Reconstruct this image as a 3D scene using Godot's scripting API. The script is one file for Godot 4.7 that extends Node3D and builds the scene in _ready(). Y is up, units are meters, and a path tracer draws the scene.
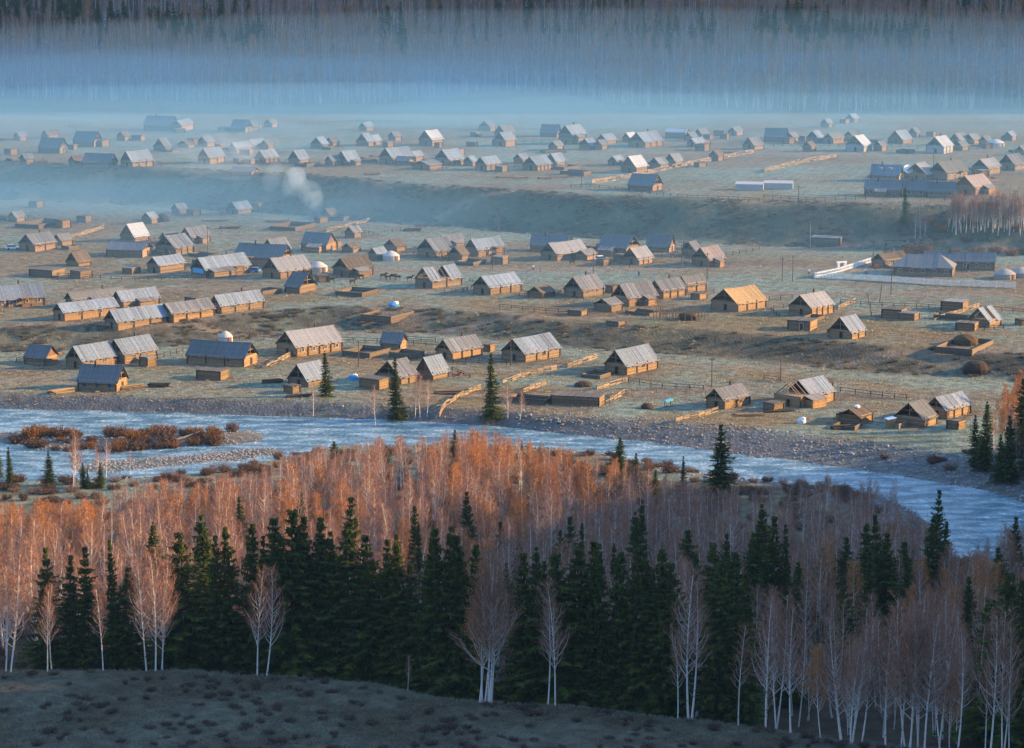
extends Node3D
# A log-house village in a frosty valley at first sun: river and autumn wood in front, misty birch hillside behind.
# Places are metres: x to the right, y up, z towards the viewer's hill (the village lies at z -560 ... -1180).

const BANK_TOE = [Vector2(-199.5,666.3),Vector2(-138.1,666.3),Vector2(-111.3,667.8),Vector2(-87.4,673.8),Vector2(-64.0,689.3),Vector2(-46.8,698.9),Vector2(-23.6,695.7),Vector2(-8.1,687.7),Vector2(11.9,673.8),Vector2(36.3,664.8),Vector2(59.8,653.2),Vector2(86.5,636.5),Vector2(104.4,631.2),Vector2(130.3,620.7),Vector2(178.2,611.7)]
const TERRACE_TOE = [Vector2(-291.5,983.3),Vector2(-182.0,973.6),Vector2(-125.9,951.7),Vector2(-71.9,927.8),Vector2(-36.8,899.5),Vector2(-3.9,880.7),Vector2(27.8,862.6),Vector2(58.5,850.2),Vector2(88.9,842.9),Vector2(118.4,833.3),Vector2(176.6,819.4),Vector2(232.8,805.9)]
const HILL_FOOT = [Vector2(-434.2,1312.3),Vector2(-242.6,1305.9),Vector2(-169.1,1287.0),Vector2(-120.1,1262.8),Vector2(-56.2,1268.8),Vector2(-39.4,1325.2),Vector2(-5.9,1352.0),Vector2(23.4,1345.2),Vector2(44.9,1262.8),Vector2(85.0,1245.1),Vector2(127.8,1222.4),Vector2(231.4,1245.1),Vector2(407.0,1262.8)]
const KNOLL_RIM = [Vector2(-96.0,358.3),Vector2(-69.1,358.3),Vector2(-44.8,358.8),Vector2(-35.2,356.4),Vector2(-27.0,355.5),Vector2(-18.9,352.6),Vector2(-10.7,346.2),Vector2(-4.2,344.0),Vector2(6.2,342.7),Vector2(17.6,337.9),Vector2(30.0,333.6),Vector2(41.9,327.4),Vector2(53.6,323.4),Vector2(82.0,314.5)]
const RIVER_OUTLINE = [Vector2(-210.4,610.4),Vector2(-123.7,605.5),Vector2(-114.7,605.5),Vector2(-87.3,601.9),Vector2(-57.9,597.2),Vector2(-24.5,591.3),Vector2(-2.6,584.5),Vector2(10.3,576.7),Vector2(27.0,568.1),Vector2(39.0,559.7),Vector2(50.8,551.5),Vector2(67.9,540.6),Vector2(80.4,530.2),Vector2(90.6,520.1),Vector2(95.2,513.9),Vector2(99.5,501.0),Vector2(118.0,455.0),Vector2(128.0,425.0),Vector2(150.0,380.0),Vector2(190.0,330.0),Vector2(150.0,322.0),Vector2(112.0,368.0),Vector2(98.0,410.0),Vector2(82.5,466.6),Vector2(77.0,465.2),Vector2(76.8,474.8),Vector2(75.9,492.8),Vector2(73.2,507.0),Vector2(70.7,516.5),Vector2(65.6,521.9),Vector2(56.3,525.6),Vector2(44.9,530.2),Vector2(37.4,535.8),Vector2(18.0,551.5),Vector2(-10.8,558.6),Vector2(-23.1,555.6),Vector2(-37.6,556.6),Vector2(-52.4,538.7),Vector2(-61.4,529.3),Vector2(-81.9,521.9),Vector2(-110.7,520.1),Vector2(-182.1,525.6)]
const ISLAND_SPINE = [Vector2(-104.4,572.4),Vector2(-94.9,566.0),Vector2(-82.3,566.0),Vector2(-72.0,568.1),Vector2(-59.4,572.4)]
const GRAVEL_SPINE = [Vector2(-83.8,540.6),Vector2(-71.4,546.5),Vector2(-60.7,550.5),Vector2(-51.6,556.6)]
const SIDE_HILL_CREST = [Vector2(150.0,90.0),Vector2(330.0,118.0),Vector2(358.0,115.0),Vector2(385.0,102.0),Vector2(420.0,95.0),Vector2(460.0,84.0),Vector2(500.0,74.0),Vector2(530.0,58.0),Vector2(550.0,40.0),Vector2(590.0,8.0),Vector2(620.0,0.0)]
const HOUSES = [
	[-132.8,3.5,-720.4,28,16.4,7.1,2.45,3.03,"p",1,"long grey-roofed log house cut by the picture edge, with boarded porch openings","log houses of the lower village","WD"],
	[-109.6,3.5,-699.8,42,16.3,4.4,2.55,1.8,"p",1,"grey plank roof log house in front of the blue-grey roofed one, row of four","log houses of the lower village","3"],
	[-110.3,3.5,-721.6,42,16.4,3.2,2.51,1.5,"b",1,"log house with only its blue-grey roof showing behind a paler roof","log houses of the lower village",""],
	[-99.3,3.5,-719.0,42,11.6,4.5,2.37,2.2,"p",1,"grey roofed log cabin directly behind the longest three-bay barn","log houses of the lower village",""],
	[-95.4,2.83,-690.0,42,15.0,5.2,2.36,2.46,"p",1,"three-bay log barn with pale roof standing lowest of the crowded row","log houses of the lower village","3"],
	[-83.5,3.37,-699.1,45,13.4,5.2,2.37,2.17,"s",1,"log barn with dark streaky plank roof between two pale-roofed barns","log houses of the lower village","3"],
	[-71.9,3.5,-711.6,45,14.2,4.1,2.48,2.25,"p",1,"log barn with near-white plank roof at the end of the crowded row","log houses of the lower village","3"],
	[-113.0,0.0,-650.5,160,5.4,5.7,2.0,2.4,"b",-1,"small blue-roofed hut with a sunlit plank end, alone on the river flat","log houses along the river flat","c"],
	[-100.4,0.0,-647.2,48,10.1,5.5,2.42,2.82,"p",1,"low log cabin whose wide pale roof hides its dark gable, above the windowed house","log houses along the river flat",""],
	[-91.8,0.0,-655.3,50,10.4,5.8,2.63,2.92,"p",1,"tall two-bay log cabin with pale ridge board and open dark gable","log houses along the river flat","2"],
	[-93.3,0.0,-616.7,166,9.2,6.2,2.3,3.2,"b",-1,"blue-roofed house with three blue windows nearest the river bank","log houses along the river flat","W"],
	[-69.6,0.0,-650.7,160,14.9,7.1,2.36,3.0,"b",-1,"long blue-roofed log barn with a yellow sunlit gable end","log houses along the river flat","3"],
	[-69.6,0.0,-629.9,158,6.1,3.9,1.9,1.77,"f",-1,"flat log shed with poles on top in front of long blue barn","low flat log sheds",""],
	[-145.0,3.5,-835.2,52,8.8,6.4,2.39,2.68,"s",1,"dark grey roofed cabin beside a smaller twin, left of the haystack field","log houses of the lower village","2"],
	[-139.0,3.5,-845.9,52,4.6,3.4,2.0,1.54,"b",1,"smaller blue-grey cabin huddled against a larger dark cabin","log houses of the lower village",""],
	[-126.8,3.5,-798.9,52,5.1,4.5,1.6,2.47,"w",1,"tiny cabin with a lopsided lifted plank roof","log houses of the lower village",""],
	[-118.3,3.5,-857.2,50,5.9,6.0,2.0,3.4,"m",1,"steep cabin with bright white roof and red-brown boarded gable","log houses of the lower village","c"],
	[-115.1,3.5,-820.9,166,11.3,7.8,2.4,1.8,"b",-1,"long low dull-roofed shed in front of the white-roofed cabin","log houses of the lower village",""],
	[-102.1,3.5,-827.0,50,7.5,8.2,2.46,3.2,"s",1,"dark-roofed two-bay cabin with sunlit end bays behind a grey gabled barn","log houses of the lower village","3"],
	[-99.6,3.5,-786.2,48,9.6,4.9,2.6,2.01,"p",1,"square grey barn with large pale roof and shaded log walls","log houses of the lower village",""],
	[-98.8,3.5,-852.5,50,7.7,4.8,2.41,2.53,"s",1,"dark-roofed cabin with two yellow bays behind its twin","log houses of the lower village","2"],
	[-106.5,3.5,-850.8,50,4.9,3.2,2.0,1.53,"b",1,"little hut squeezed between two dark-roofed cabins","log houses of the lower village",""],
	[-92.5,3.5,-929.7,48,6.4,4.6,2.0,2.11,"p",1,"lone grey-roofed cabin at the head of the timber yard","log houses of the lower village",""],
	[-83.2,3.5,-780.2,46,16.4,6.2,2.5,2.99,"p",1,"long farmhouse with wooden porch and bright blue sheet in its gable","log houses of the lower village","WDB"],
	[-132.4,3.5,-776.6,156,7.5,6.5,2.0,3.2,"f",-1,"flat log shed with two bays on the bare slope above the barns","low flat log sheds",""],
	[-122.0,3.5,-772.5,50,4.6,3.7,2.1,1.97,"f",1,"small dark cube shed beside a two-bay flat shed","low flat log sheds",""],
	[-141.5,3.5,-905.6,60,3.6,3.2,2.0,1.5,"f",1,"tiny cube hut alone on the frosty meadow","low flat log sheds",""],
	[-72.9,3.5,-800.2,162,14.5,9,3.0,3.2,"b",-1,"big barn with a wide blue roof behind the porch farmhouse","log houses of the lower village",""],
	[-71.2,3.5,-825.6,48,6.5,4.8,2.0,2.7,"s",1,"striped roof peeping over the wide blue barn","log houses of the lower village",""],
	[-63.9,3.5,-775.6,44,11.5,7.2,2.57,3.2,"t",1,"tan-roofed log house with four bays beside white yurt","log houses of the lower village","4"],
	[-58.9,3.5,-832.2,160,8.0,7.2,2.64,3.03,"b",-1,"dim blue-roofed cabin with a glowing yellow gable end behind the yurt","log houses of the lower village","c"],
	[-48.8,3.5,-829.5,60,4.3,3.4,1.6,1.2,"w",1,"low rounded dark shed on the meadow by two yurts","log houses of the lower village",""],
	[-45.3,3.5,-778.2,46,9.1,6.4,2.58,2.74,"w",1,"brown-roofed log house with dark roof battens beside the horse herd","log houses of the lower village","3"],
	[-39.8,3.5,-812.5,50,4.1,3.2,2.0,1.56,"p",1,"small pale cabin touching a white yurt","log houses of the lower village",""],
	[-35.6,3.5,-832.9,52,4.4,4.4,1.8,1.79,"w",1,"shed of brown boards behind the small yurt","log houses of the lower village",""],
	[-22.8,3.5,-818.8,44,7.4,7.6,2.55,3.2,"s",1,"double grey-roofed house with sunlit orange bays","log houses of the lower village","3"],
	[-18.6,3.5,-838.4,44,7.8,3.2,2.52,1.78,"s",1,"rear wing of a double grey-roofed house","log houses of the lower village","2"],
	[-15.8,3.5,-811.9,55,3.6,4.4,2.0,2.02,"w",1,"steep little brown hut in front of the double house","log houses of the lower village",""],
	[-8.1,3.5,-823.1,44,10.9,5.1,2.56,2.61,"p",1,"pale-roofed house with red door and sunlit porch posts","log houses of the lower village","D3"],
	[-3.5,3.5,-803.3,60,3.6,3.4,2.0,1.74,"f",1,"stack-like flat shed of yellow logs before the pale-roofed house","low flat log sheds",""],
	[-86.6,3.5,-938.2,60,6.2,3.2,2.6,1.54,"f",1,"yellow-ended flat shed next to the lone timber yard cabin","low flat log sheds",""],
	[-57.9,3.5,-745.9,148,4.7,7.4,2.0,3.2,"b",-1,"dark blue cabin with open black gable facing the herd","log houses of the lower village",""],
	[-20.3,3.5,-756.3,44,11.2,6.3,2.63,3.08,"p",1,"ruined house with the middle of its roof missing","log houses of the lower village","2X"],
	[-3.9,3.5,-744.0,44,11.8,6.1,2.55,2.52,"p",1,"pale-roofed barn beside the ruined house, with bright frost on roof","log houses of the lower village","3"],
	[-49.7,0.0,-667.1,42,14.1,7.5,2.6,3.2,"t",1,"long sunlit log house with many windows and a two-tone roof","log houses along the river flat","W4"],
	[-46.7,0.0,-621.5,52,7.0,5.6,2.0,3.2,"p",1,"open-gabled cabin half hidden by the round spruce","log houses along the river flat",""],
	[-31.3,0.0,-617.3,55,4.0,5.1,2.2,2.81,"f",1,"flat log shed beside the cabin behind a spruce","low flat log sheds",""],
	[-26.5,0.0,-625.8,50,5.7,7.0,2.0,3.16,"s",1,"striped-roof cabin partly behind a spruce, joined to a flat shed","log houses along the river flat","2"],
	[-18.5,0.0,-630.3,52,5.7,4.6,2.0,3.2,"p",1,"steep pale-roofed cabin with orange board gable and sunlit wall","log houses along the river flat","c"],
	[-29.3,0.0,-672.1,160,5.0,4.0,2.0,2.1,"b",-1,"small blue-roofed hut with yellow end above the log pens","log houses along the river flat","c"],
	[-12.8,0.0,-659.9,46,10.2,5.1,2.36,2.47,"s",1,"three-bay log cabin with dark gable on grass above the pens","log houses along the river flat","3"],
	[4.7,0.0,-658.3,48,12.8,7.1,2.4,2.97,"p",1,"log cabin with white plank roof, small dark window and open gable","log houses along the river flat","3V"],
	[28.3,0.0,-640.6,50,12.1,6.0,2.37,3.2,"p",1,"three-bay log cabin with striped pale roof and one square window","log houses along the river flat","3V"],
	[47.6,0.0,-595.0,48,9.1,4.6,2.39,2.06,"s",1,"dark grey roofed log cabin near the rubble bank","log houses along the river flat","2"],
	[14.5,0.0,-597.6,164,10.9,4.5,1.9,2.48,"f",-1,"long low flat-roofed byre by the river fences","low flat log sheds",""],
	[8.0,3.5,-735.4,50,5.1,4.3,1.8,1.3,"w",1,"squat turf-coloured shed standing alone on the meadow","log houses of the lower village",""],
	[19.6,3.5,-738.2,48,8.7,6.1,2.48,3.03,"s",1,"grey-roofed log cabin with plank-strewn side, beside turf shed","log houses of the lower village",""],
	[25.3,3.5,-711.6,50,4.8,5.0,2.0,1.3,"b",1,"small flat-pitched hut at the end of the long row","log houses of the lower village",""],
	[32.6,3.5,-722.7,42,10.5,5.8,2.6,3.2,"s",1,"lowest log house of the long joined row","log houses of the lower village","3"],
	[42.0,3.5,-736.4,42,8.7,5.1,2.43,2.42,"s",1,"middle log house of the long joined row","log houses of the lower village","3"],
	[49.4,3.5,-747.6,42,7.5,3.4,2.46,1.91,"b",1,"topmost log house of the long joined row","log houses of the lower village","2"],
	[17.1,3.5,-703.8,60,3.6,3.4,1.2,1.95,"f",1,"tiny wood stack shed on the edge of the bank","low flat log sheds",""],
	[26.4,3.05,-688.1,55,3.6,3.2,1.3,1.5,"f",1,"tiny box hut on the brink of the bank","low flat log sheds",""],
	[59.7,3.5,-715.6,44,11.2,8.8,2.4,3.2,"g",1,"log house with a new golden plank roof","log houses of the lower village","3"],
	[12.0,3.5,-831.3,168,11.6,5.6,2.42,2.71,"b",-1,"hazy blue roof behind the tan-roofed long house","log houses of the lower village",""],
	[15.6,3.5,-814.3,44,12.6,6.1,2.53,2.71,"t",1,"tan-roofed long house beside the parked white car","log houses of the lower village","2"],
	[22.1,3.5,-812.7,55,5.4,3.7,1.8,1.2,"b",1,"lean-to hut against the tan-roofed long house","log houses of the lower village",""],
	[32.2,3.5,-823.9,152,8.9,8.6,2.8,3.2,"b",-1,"broad blue-roofed house with red-brown shaded wall","log houses of the lower village",""],
	[37.1,3.5,-803.9,50,6.9,5.7,2.0,2.88,"t",1,"tan-roofed cabin with sunlit bays before the broad blue roof","log houses of the lower village","3"],
	[45.2,3.5,-831.3,160,7.0,5.6,2.0,3.2,"b",-1,"dark blue hut with yellow end wall behind tan cabin","log houses of the lower village","c"],
	[54.1,3.5,-820.6,55,3.6,4.5,2.0,2.34,"s",1,"steep grey cabin with a lean-to, touching the rose-roofed house","log houses of the lower village",""],
	[57.6,3.5,-799.3,50,7.5,6.1,2.5,3.11,"r",1,"rose-brown roofed log house with four sunlit bays","log houses of the lower village","4"],
	[77.9,3.5,-706.6,48,9.8,6.6,2.55,2.71,"t",1,"log house with tan plank roof and five sunlit bays alone on pasture","log houses of the lower village","4"],
	[72.8,3.5,-680.9,156,5.7,5.6,2.3,3.15,"f",-1,"flat-roofed log box with dark doorway below the tan-roofed house","low flat log sheds","D"],
	[82.6,3.5,-668.6,50,6.3,6.2,2.0,3.2,"p",1,"two-bay log cabin with pale roof on the brink of the dark bank","log houses of the lower village","2"],
	[98.4,3.5,-699.9,156,5.1,5.0,2.2,2.76,"f",-1,"dark flat log shed on the pasture","low flat log sheds",""],
	[101.7,3.5,-695.8,60,3.6,3.7,1.7,1.99,"f",1,"pale-topped small shed leaning on a dark shed","low flat log sheds",""],
	[115.9,3.5,-712.1,154,5.7,5.1,2.4,2.42,"f",-1,"flat-topped log store with bright lid below the white fence","low flat log sheds",""],
	[119.3,3.5,-686.1,50,5.8,5.8,2.0,2.75,"p",1,"half-roofed cabin with sunlit broken log wall","log houses of the lower village","X"],
	[113.8,3.5,-679.4,156,4.6,3.6,1.8,1.5,"f",-1,"low flat shed before the half-roofed cabin","low flat log sheds",""],
	[64.8,0.0,-598.6,46,12.2,6.8,2.54,2.8,"p",1,"large cabin with open loft whose roof covers only its rear","log houses along the river flat","3O"],
	[73.5,0.0,-577.0,52,5.1,4.8,1.8,1.3,"w",1,"low dark hut with a white bundle on its mossy roof","log houses along the river flat",""],
	[85.9,0.0,-574.2,52,5.5,6.7,2.0,2.95,"b",1,"grey-blue cabin joined to the taller cabin by the rubble bank","log houses along the river flat",""],
	[94.4,0.0,-584.4,48,9.6,4.8,2.4,2.2,"p",1,"tall pale-roofed three-bay cabin behind its lower neighbour","log houses along the river flat","3"],
	[110.6,3.5,-797.5,42,10.2,4.4,2.37,1.76,"w",1,"brown-roofed hall inside the white fence","log houses of the lower village","WD"],
	[118.1,3.5,-780.6,166,16.4,9,2.6,3.2,"h",-1,"house with blue-grey hipped roof inside the white fence","log houses of the lower village","W"],
	[129.9,3.5,-791.4,170,19.7,5.5,2.8,2.22,"b",-1,"long blue-roofed barrack with white doors behind the hipped roof","log houses of the lower village","WD"],
	[97.5,3.56,-845.2,164,9.0,5.1,2.4,2.61,"f",-1,"long pale lumber rack at the foot of the terrace","low flat log sheds",""],
	[120.6,14.0,-889.7,166,11.3,5.8,2.6,2.57,"b",-1,"blue-roofed lodge with pink wall at the terrace brink","log houses on the upper terrace","W"],
	[131.0,14.0,-889.2,168,7.4,5.9,2.45,2.76,"b",-1,"middle dark blue lodge at the terrace brink behind a spruce","log houses on the upper terrace","W"],
	[138.6,14.0,-885.0,168,8.6,4.7,2.39,2.61,"b",-1,"third dark blue lodge with lit windows at the terrace brink","log houses on the upper terrace","W"],
	[127.8,14.0,-936.1,162,9.5,6.1,2.65,2.97,"p",-1,"pale lodge with two small dormers behind the blue roofs","log houses on the upper terrace","W"],
	[139.9,14.0,-941.0,58,7.0,8.2,2.5,3.2,"t",1,"pale tan roof beside the white dish","log houses on the upper terrace",""],
	[150.1,14.0,-942.8,46,12.5,7.2,2.9,3.2,"b",1,"wide grey-blue guesthouse with white porch posts","log houses on the upper terrace","WD"],
	[150.8,14.0,-895.5,48,10.1,7.4,3.0,3.2,"r",1,"rose-roofed lodge with brown gable above the birch stand","log houses on the upper terrace","Wc"],
	[166.3,14.0,-961.2,48,8.2,6.0,2.8,2.41,"t",1,"guesthouse with pale roof and tall white windows","log houses on the upper terrace","W"],
	[177.4,14.0,-973.2,48,7.4,6.2,2.64,3.05,"s",1,"grey guesthouse at the picture edge on the terrace","log houses on the upper terrace","W"],
	[192.0,14.0,-1029.8,50,5.9,3.2,2.0,1.5,"s",1,"small brown house at the edge above the guesthouses","log houses on the upper terrace",""],
	[-148.2,13.37,-986.7,166,10.3,6.8,2.51,2.74,"b",-1,"hazy blue-roofed house at the brink above the bare slope","log houses on the upper terrace",""],
	[-134.6,14.0,-986.1,48,9.8,5.6,2.51,3.2,"p",1,"hazy grey house with three yellow bays next to a blue roof","log houses on the upper terrace","3"],
	[-109.2,14.0,-998.6,50,7.6,5.5,2.61,2.9,"p",1,"hazy cabin with pale roof and brown gable, alone near the brink","log houses on the upper terrace","2"],
	[-135.6,14.0,-1135.2,75,13.7,3.2,3.0,1.5,"p",1,"hazy tall hut with pale board front by the mist","log houses on the upper terrace","c"],
	[-111.1,14.0,-1129.0,162,6.2,6.7,2.0,2.89,"b",-1,"hazy blue-roofed hut with bright yellow wall below misty wood","log houses on the upper terrace",""],
	[-107.5,14.0,-1135.0,52,4.4,4.0,2.0,2.14,"s",1,"hazy dark hut beside a blue-roofed hut","log houses on the upper terrace",""],
	[-104.1,14.0,-1040.7,52,4.7,3.4,2.0,1.69,"p",1,"lowest of three pale roofs in a close row","log houses on the upper terrace",""],
	[-101.3,14.0,-1045.0,52,3.6,3.2,2.0,1.73,"p",1,"middle of three pale roofs in a close row","log houses on the upper terrace",""],
	[-98.3,14.0,-1056.0,50,6.7,3.6,2.0,1.63,"p",1,"largest of three pale roofs in a close row","log houses on the upper terrace",""],
	[-173.4,14.0,-1038.0,162,8.5,6.2,2.42,3.2,"b",-1,"faint blue house dissolving in mist among fences","log houses on the upper terrace",""],
	[-164.2,14.0,-1062.9,162,8.7,6.3,2.65,3.2,"b",-1,"faint blue house dissolving in mist above its neighbour","log houses on the upper terrace",""],
	[-144.9,14.0,-1136.4,166,11.5,8.6,2.59,3.2,"b",-1,"faint long roof beside the tall pale hut","log houses on the upper terrace",""],
	[-133.0,14.0,-1045.7,60,3.6,5.0,2.0,2.67,"s",1,"hazy hut with a slanting pale beam on top","log houses on the upper terrace","B2"],
	[-118.3,14.0,-1064.8,55,4.6,4.2,2.0,1.85,"s",1,"hazy dark cabin above the lone brown-gabled one","log houses on the upper terrace",""],
	[-125.4,14.0,-1058.4,60,4.3,4.5,1.5,1.3,"w",1,"hazy low dark mound-like shed","log houses on the upper terrace",""],
	[-93.9,13.03,-963.0,162,7.9,6.3,1.7,1.4,"b",-1,"smoke-dimmed long shed at the terrace brink","log houses on the upper terrace",""],
	[-100.8,14.0,-1151.9,60,4.5,3.4,1.8,1.5,"s",1,"hazy small shed below the misty wood","log houses on the upper terrace",""],
	[-73.8,14.0,-1055.8,55,3.6,5.1,2.0,2.3,"p",1,"bright steep roof with dark gable next to a small shed","log houses on the upper terrace",""],
	[-69.5,14.0,-1064.0,55,3.9,3.2,2.0,1.5,"w",1,"small shed with yellow wall joined to a bright steep roof","log houses on the upper terrace",""],
	[-56.9,14.0,-1066.7,55,3.6,5.3,2.0,2.77,"p",1,"front one of two bright steep huts side by side","log houses on the upper terrace",""],
	[-53.5,14.0,-1071.3,55,3.6,3.2,2.0,1.83,"p",1,"rear one of two bright steep huts side by side","log houses on the upper terrace",""],
	[-31.4,14.0,-1068.3,50,6.4,6.2,3.0,2.96,"m",1,"white-roofed tall cabin standing clear of the others","log houses on the upper terrace",""],
	[-77.3,14.0,-996.5,52,4.9,5.0,2.0,2.85,"p",1,"cabin with pale roof just above the chimney smoke","log houses on the upper terrace",""],
	[-59.1,14.0,-991.6,50,6.4,5.4,2.0,3.1,"p",1,"cabin with pale roof and two yellow bays above dark slope","log houses on the upper terrace","2"],
	[-42.0,14.0,-1000.0,46,10.6,6.4,2.6,2.98,"p",1,"broad pale roof with a wing behind it on the terrace","log houses on the upper terrace",""],
	[-35.2,14.0,-1007.8,50,4.3,3.2,2.0,1.5,"p",1,"yellow-walled wing behind a broad pale roof","log houses on the upper terrace",""],
	[-38.9,14.0,-991.5,160,4.9,4.8,1.8,1.2,"b",-1,"blue lean-to before the broad pale roof","log houses on the upper terrace",""],
	[-30.1,14.0,-976.2,55,7.5,7.1,1.9,1.3,"b",1,"low blue-roofed hut with yellow end at the brink","log houses on the upper terrace",""],
	[-22.4,14.0,-991.7,48,7.8,6.8,2.54,3.2,"p",1,"grey roof with three yellow bays next to low blue hut","log houses on the upper terrace","3"],
	[-8.4,14.0,-973.7,50,7.7,4.5,2.6,2.16,"p",1,"cabin with bright yellow bays at the edge of the timber heaps","log houses on the upper terrace","3"],
	[-2.6,14.0,-1065.7,50,6.1,5.1,2.8,2.65,"p",1,"pale-roofed house with a faint house behind it","log houses on the upper terrace",""],
	[-2.7,14.0,-1104.4,50,6.3,5.3,2.0,2.89,"b",1,"faint roof rising behind a pale-roofed house","log houses on the upper terrace",""],
	[-10.1,14.0,-1135.1,60,4.4,4.8,2.0,2.0,"b",1,"faint blue shed near the misty meadow","log houses on the upper terrace",""],
	[-89.5,14.0,-1002.7,52,6.8,4.7,2.0,2.43,"p",1,"smoke-veiled house with yellow bays","log houses on the upper terrace","3"],
	[15.5,14.0,-1106.1,162,6.6,5.3,2.0,2.97,"b",-1,"faint blue roof beside the two-storey house","log houses on the upper terrace",""],
	[23.7,14.0,-1074.5,48,8.1,6.8,4.2,3.2,"p",1,"two-storey pale-roofed house on the terrace","log houses on the upper terrace",""],
	[29.3,14.0,-1051.3,52,4.4,4.7,2.0,2.27,"p",1,"small bright-roofed cabin in front of the two-storey house","log houses on the upper terrace",""],
	[37.0,14.0,-1073.1,50,6.1,4.6,2.0,2.01,"p",1,"pale cabin with yellow wall beyond the two-storey house","log houses on the upper terrace",""],
	[46.5,14.0,-1083.0,55,4.9,3.2,2.0,1.73,"m",1,"white shed roof behind a long hazy house","log houses on the upper terrace",""],
	[51.9,14.0,-1064.1,48,11.0,7.6,2.45,3.2,"p",1,"long hazy house with a yellow side wall","log houses on the upper terrace","3"],
	[66.2,14.0,-1100.1,162,7.8,6.6,2.64,1.2,"m",-1,"flat white roof in the far village haze","log houses on the upper terrace",""],
	[71.4,14.0,-1062.2,50,6.7,3.3,2.0,1.57,"p",1,"hazy cabin near the top of the long pale fence","log houses on the upper terrace",""],
	[76.0,14.0,-1100.4,50,4.4,3.2,2.0,1.83,"s",1,"faint cabin behind the hazy cabin by the long fence","log houses on the upper terrace",""],
	[92.5,14.0,-1052.1,50,6.3,4.8,2.0,2.55,"s",1,"brown gabled house at the top of the long pale fence","log houses on the upper terrace","c"],
	[3.5,14.0,-996.6,52,3.9,3.6,2.0,1.56,"p",1,"narrow cabin with bright steep roof among timber heaps","log houses on the upper terrace",""],
	[9.1,14.0,-973.5,50,8.1,6.0,2.39,2.55,"p",1,"pale house with four yellow bays above the timber heaps","log houses on the upper terrace","4"],
	[15.8,14.0,-988.0,50,5.0,4.5,2.0,2.54,"p",1,"grey cabin tucked behind the four-bay pale house","log houses on the upper terrace",""],
	[43.1,14.0,-964.2,50,6.6,6.1,2.7,3.2,"m",1,"white-roofed house with dark brown gable beside long fence","log houses on the upper terrace","c"],
	[52.4,14.0,-978.9,50,4.8,4.5,2.0,1.91,"s",1,"grey cabin just behind the white-roofed brown gable","log houses on the upper terrace",""],
	[58.6,14.0,-989.7,50,4.8,4.2,2.0,2.29,"s",1,"farther grey cabin of a pair behind the brown gable","log houses on the upper terrace",""],
	[44.0,14.0,-906.0,154,8.5,7.8,2.2,3.2,"b",-1,"blue-roofed barn alone below the long fence","log houses on the upper terrace",""],
	[119.4,14.0,-1081.2,50,3.9,5.6,2.0,2.59,"p",1,"hazy pale roof by the far road","log houses on the upper terrace",""],
	[126.2,14.0,-1076.8,50,8.0,3.9,2.51,1.64,"b",1,"hazy blue-grey cabin by the far road","log houses on the upper terrace",""],
	[104.2,14.0,-1083.9,162,8.1,5.2,2.35,2.97,"b",-1,"faint long cabin by the far road","log houses on the upper terrace",""],
	[131.8,14.0,-1044.5,56,6.5,7.0,2.8,3.2,"m",1,"white-walled house with bright roof along the far road","log houses on the upper terrace","w"],
	[152.2,14.0,-1077.1,50,6.9,6.2,2.0,3.07,"p",1,"large hazy gabled house near two white-walled ones","log houses on the upper terrace","c"],
	[161.5,14.0,-1104.4,60,3.6,3.2,2.0,1.82,"s",1,"faint brown shed behind the large hazy gabled house","log houses on the upper terrace",""],
	[161.7,14.0,-1038.0,54,8.1,6.7,3.0,3.2,"m",1,"white-walled house with white posts along the far road","log houses on the upper terrace","w3"],
	[174.6,14.0,-1073.1,50,6.5,4.3,2.0,2.34,"s",1,"first of two hazy gabled cabins past the white-walled house","log houses on the upper terrace",""],
	[180.2,14.0,-1075.9,50,5.4,4.3,2.0,1.87,"s",1,"second of two hazy gabled cabins past the white-walled house","log houses on the upper terrace",""],
	[145.6,14.0,-1176.1,52,4.6,3.4,2.0,1.53,"p",1,"lone far gabled roof high on the misty meadow","log houses on the upper terrace",""],
	[131.8,14.0,-1151.1,52,3.6,3.2,2.0,1.5,"p",1,"tiny pale hut high on the misty meadow","log houses on the upper terrace",""],
	[-187.7,14.0,-1029.9,48,3.6,3.2,2.1,1.5,"f",1,"small far log hut standing among the hazy upper houses","small far log huts",""],
	[-176.4,13.68,-998.9,48,3.6,3.2,2.1,1.5,"s",1,"small far log hut standing among the hazy upper houses","small far log huts",""],
	[-170.8,14.0,-1037.6,48,3.6,3.2,2.2,1.5,"b",1,"small far log hut standing among the hazy upper houses","small far log huts",""],
	[-157.4,13.76,-991.9,48,3.6,3.2,2.0,1.5,"w",1,"small far log hut standing among the hazy upper houses","small far log huts",""],
	[-184.2,14.0,-1097.8,55,6.2,3.2,2.0,1.5,"w",1,"small far log hut standing among the hazy upper houses","small far log huts",""],
	[-158.6,14.0,-1063.0,62,4.9,3.2,2.4,1.5,"f",1,"small far log hut standing among the hazy upper houses","small far log huts",""],
	[-153.7,14.0,-1088.0,62,3.6,3.2,2.2,1.5,"w",1,"small far log hut standing among the hazy upper houses","small far log huts",""],
	[-194.4,14.0,-1087.8,48,3.6,3.2,2.0,1.5,"s",1,"small far log hut standing among the hazy upper houses","small far log huts",""],
	[-93.4,14.0,-1049.7,55,3.6,3.2,2.3,1.5,"b",1,"small far log hut standing among the hazy upper houses","small far log huts",""],
	[-64.3,14.0,-988.8,48,4.3,3.2,2.1,1.5,"s",1,"small far log hut standing among the hazy upper houses","small far log huts",""],
	[-59.9,14.0,-1134.4,55,5.0,3.2,2.0,1.5,"p",1,"small far log hut standing among the hazy upper houses","small far log huts",""],
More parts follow.
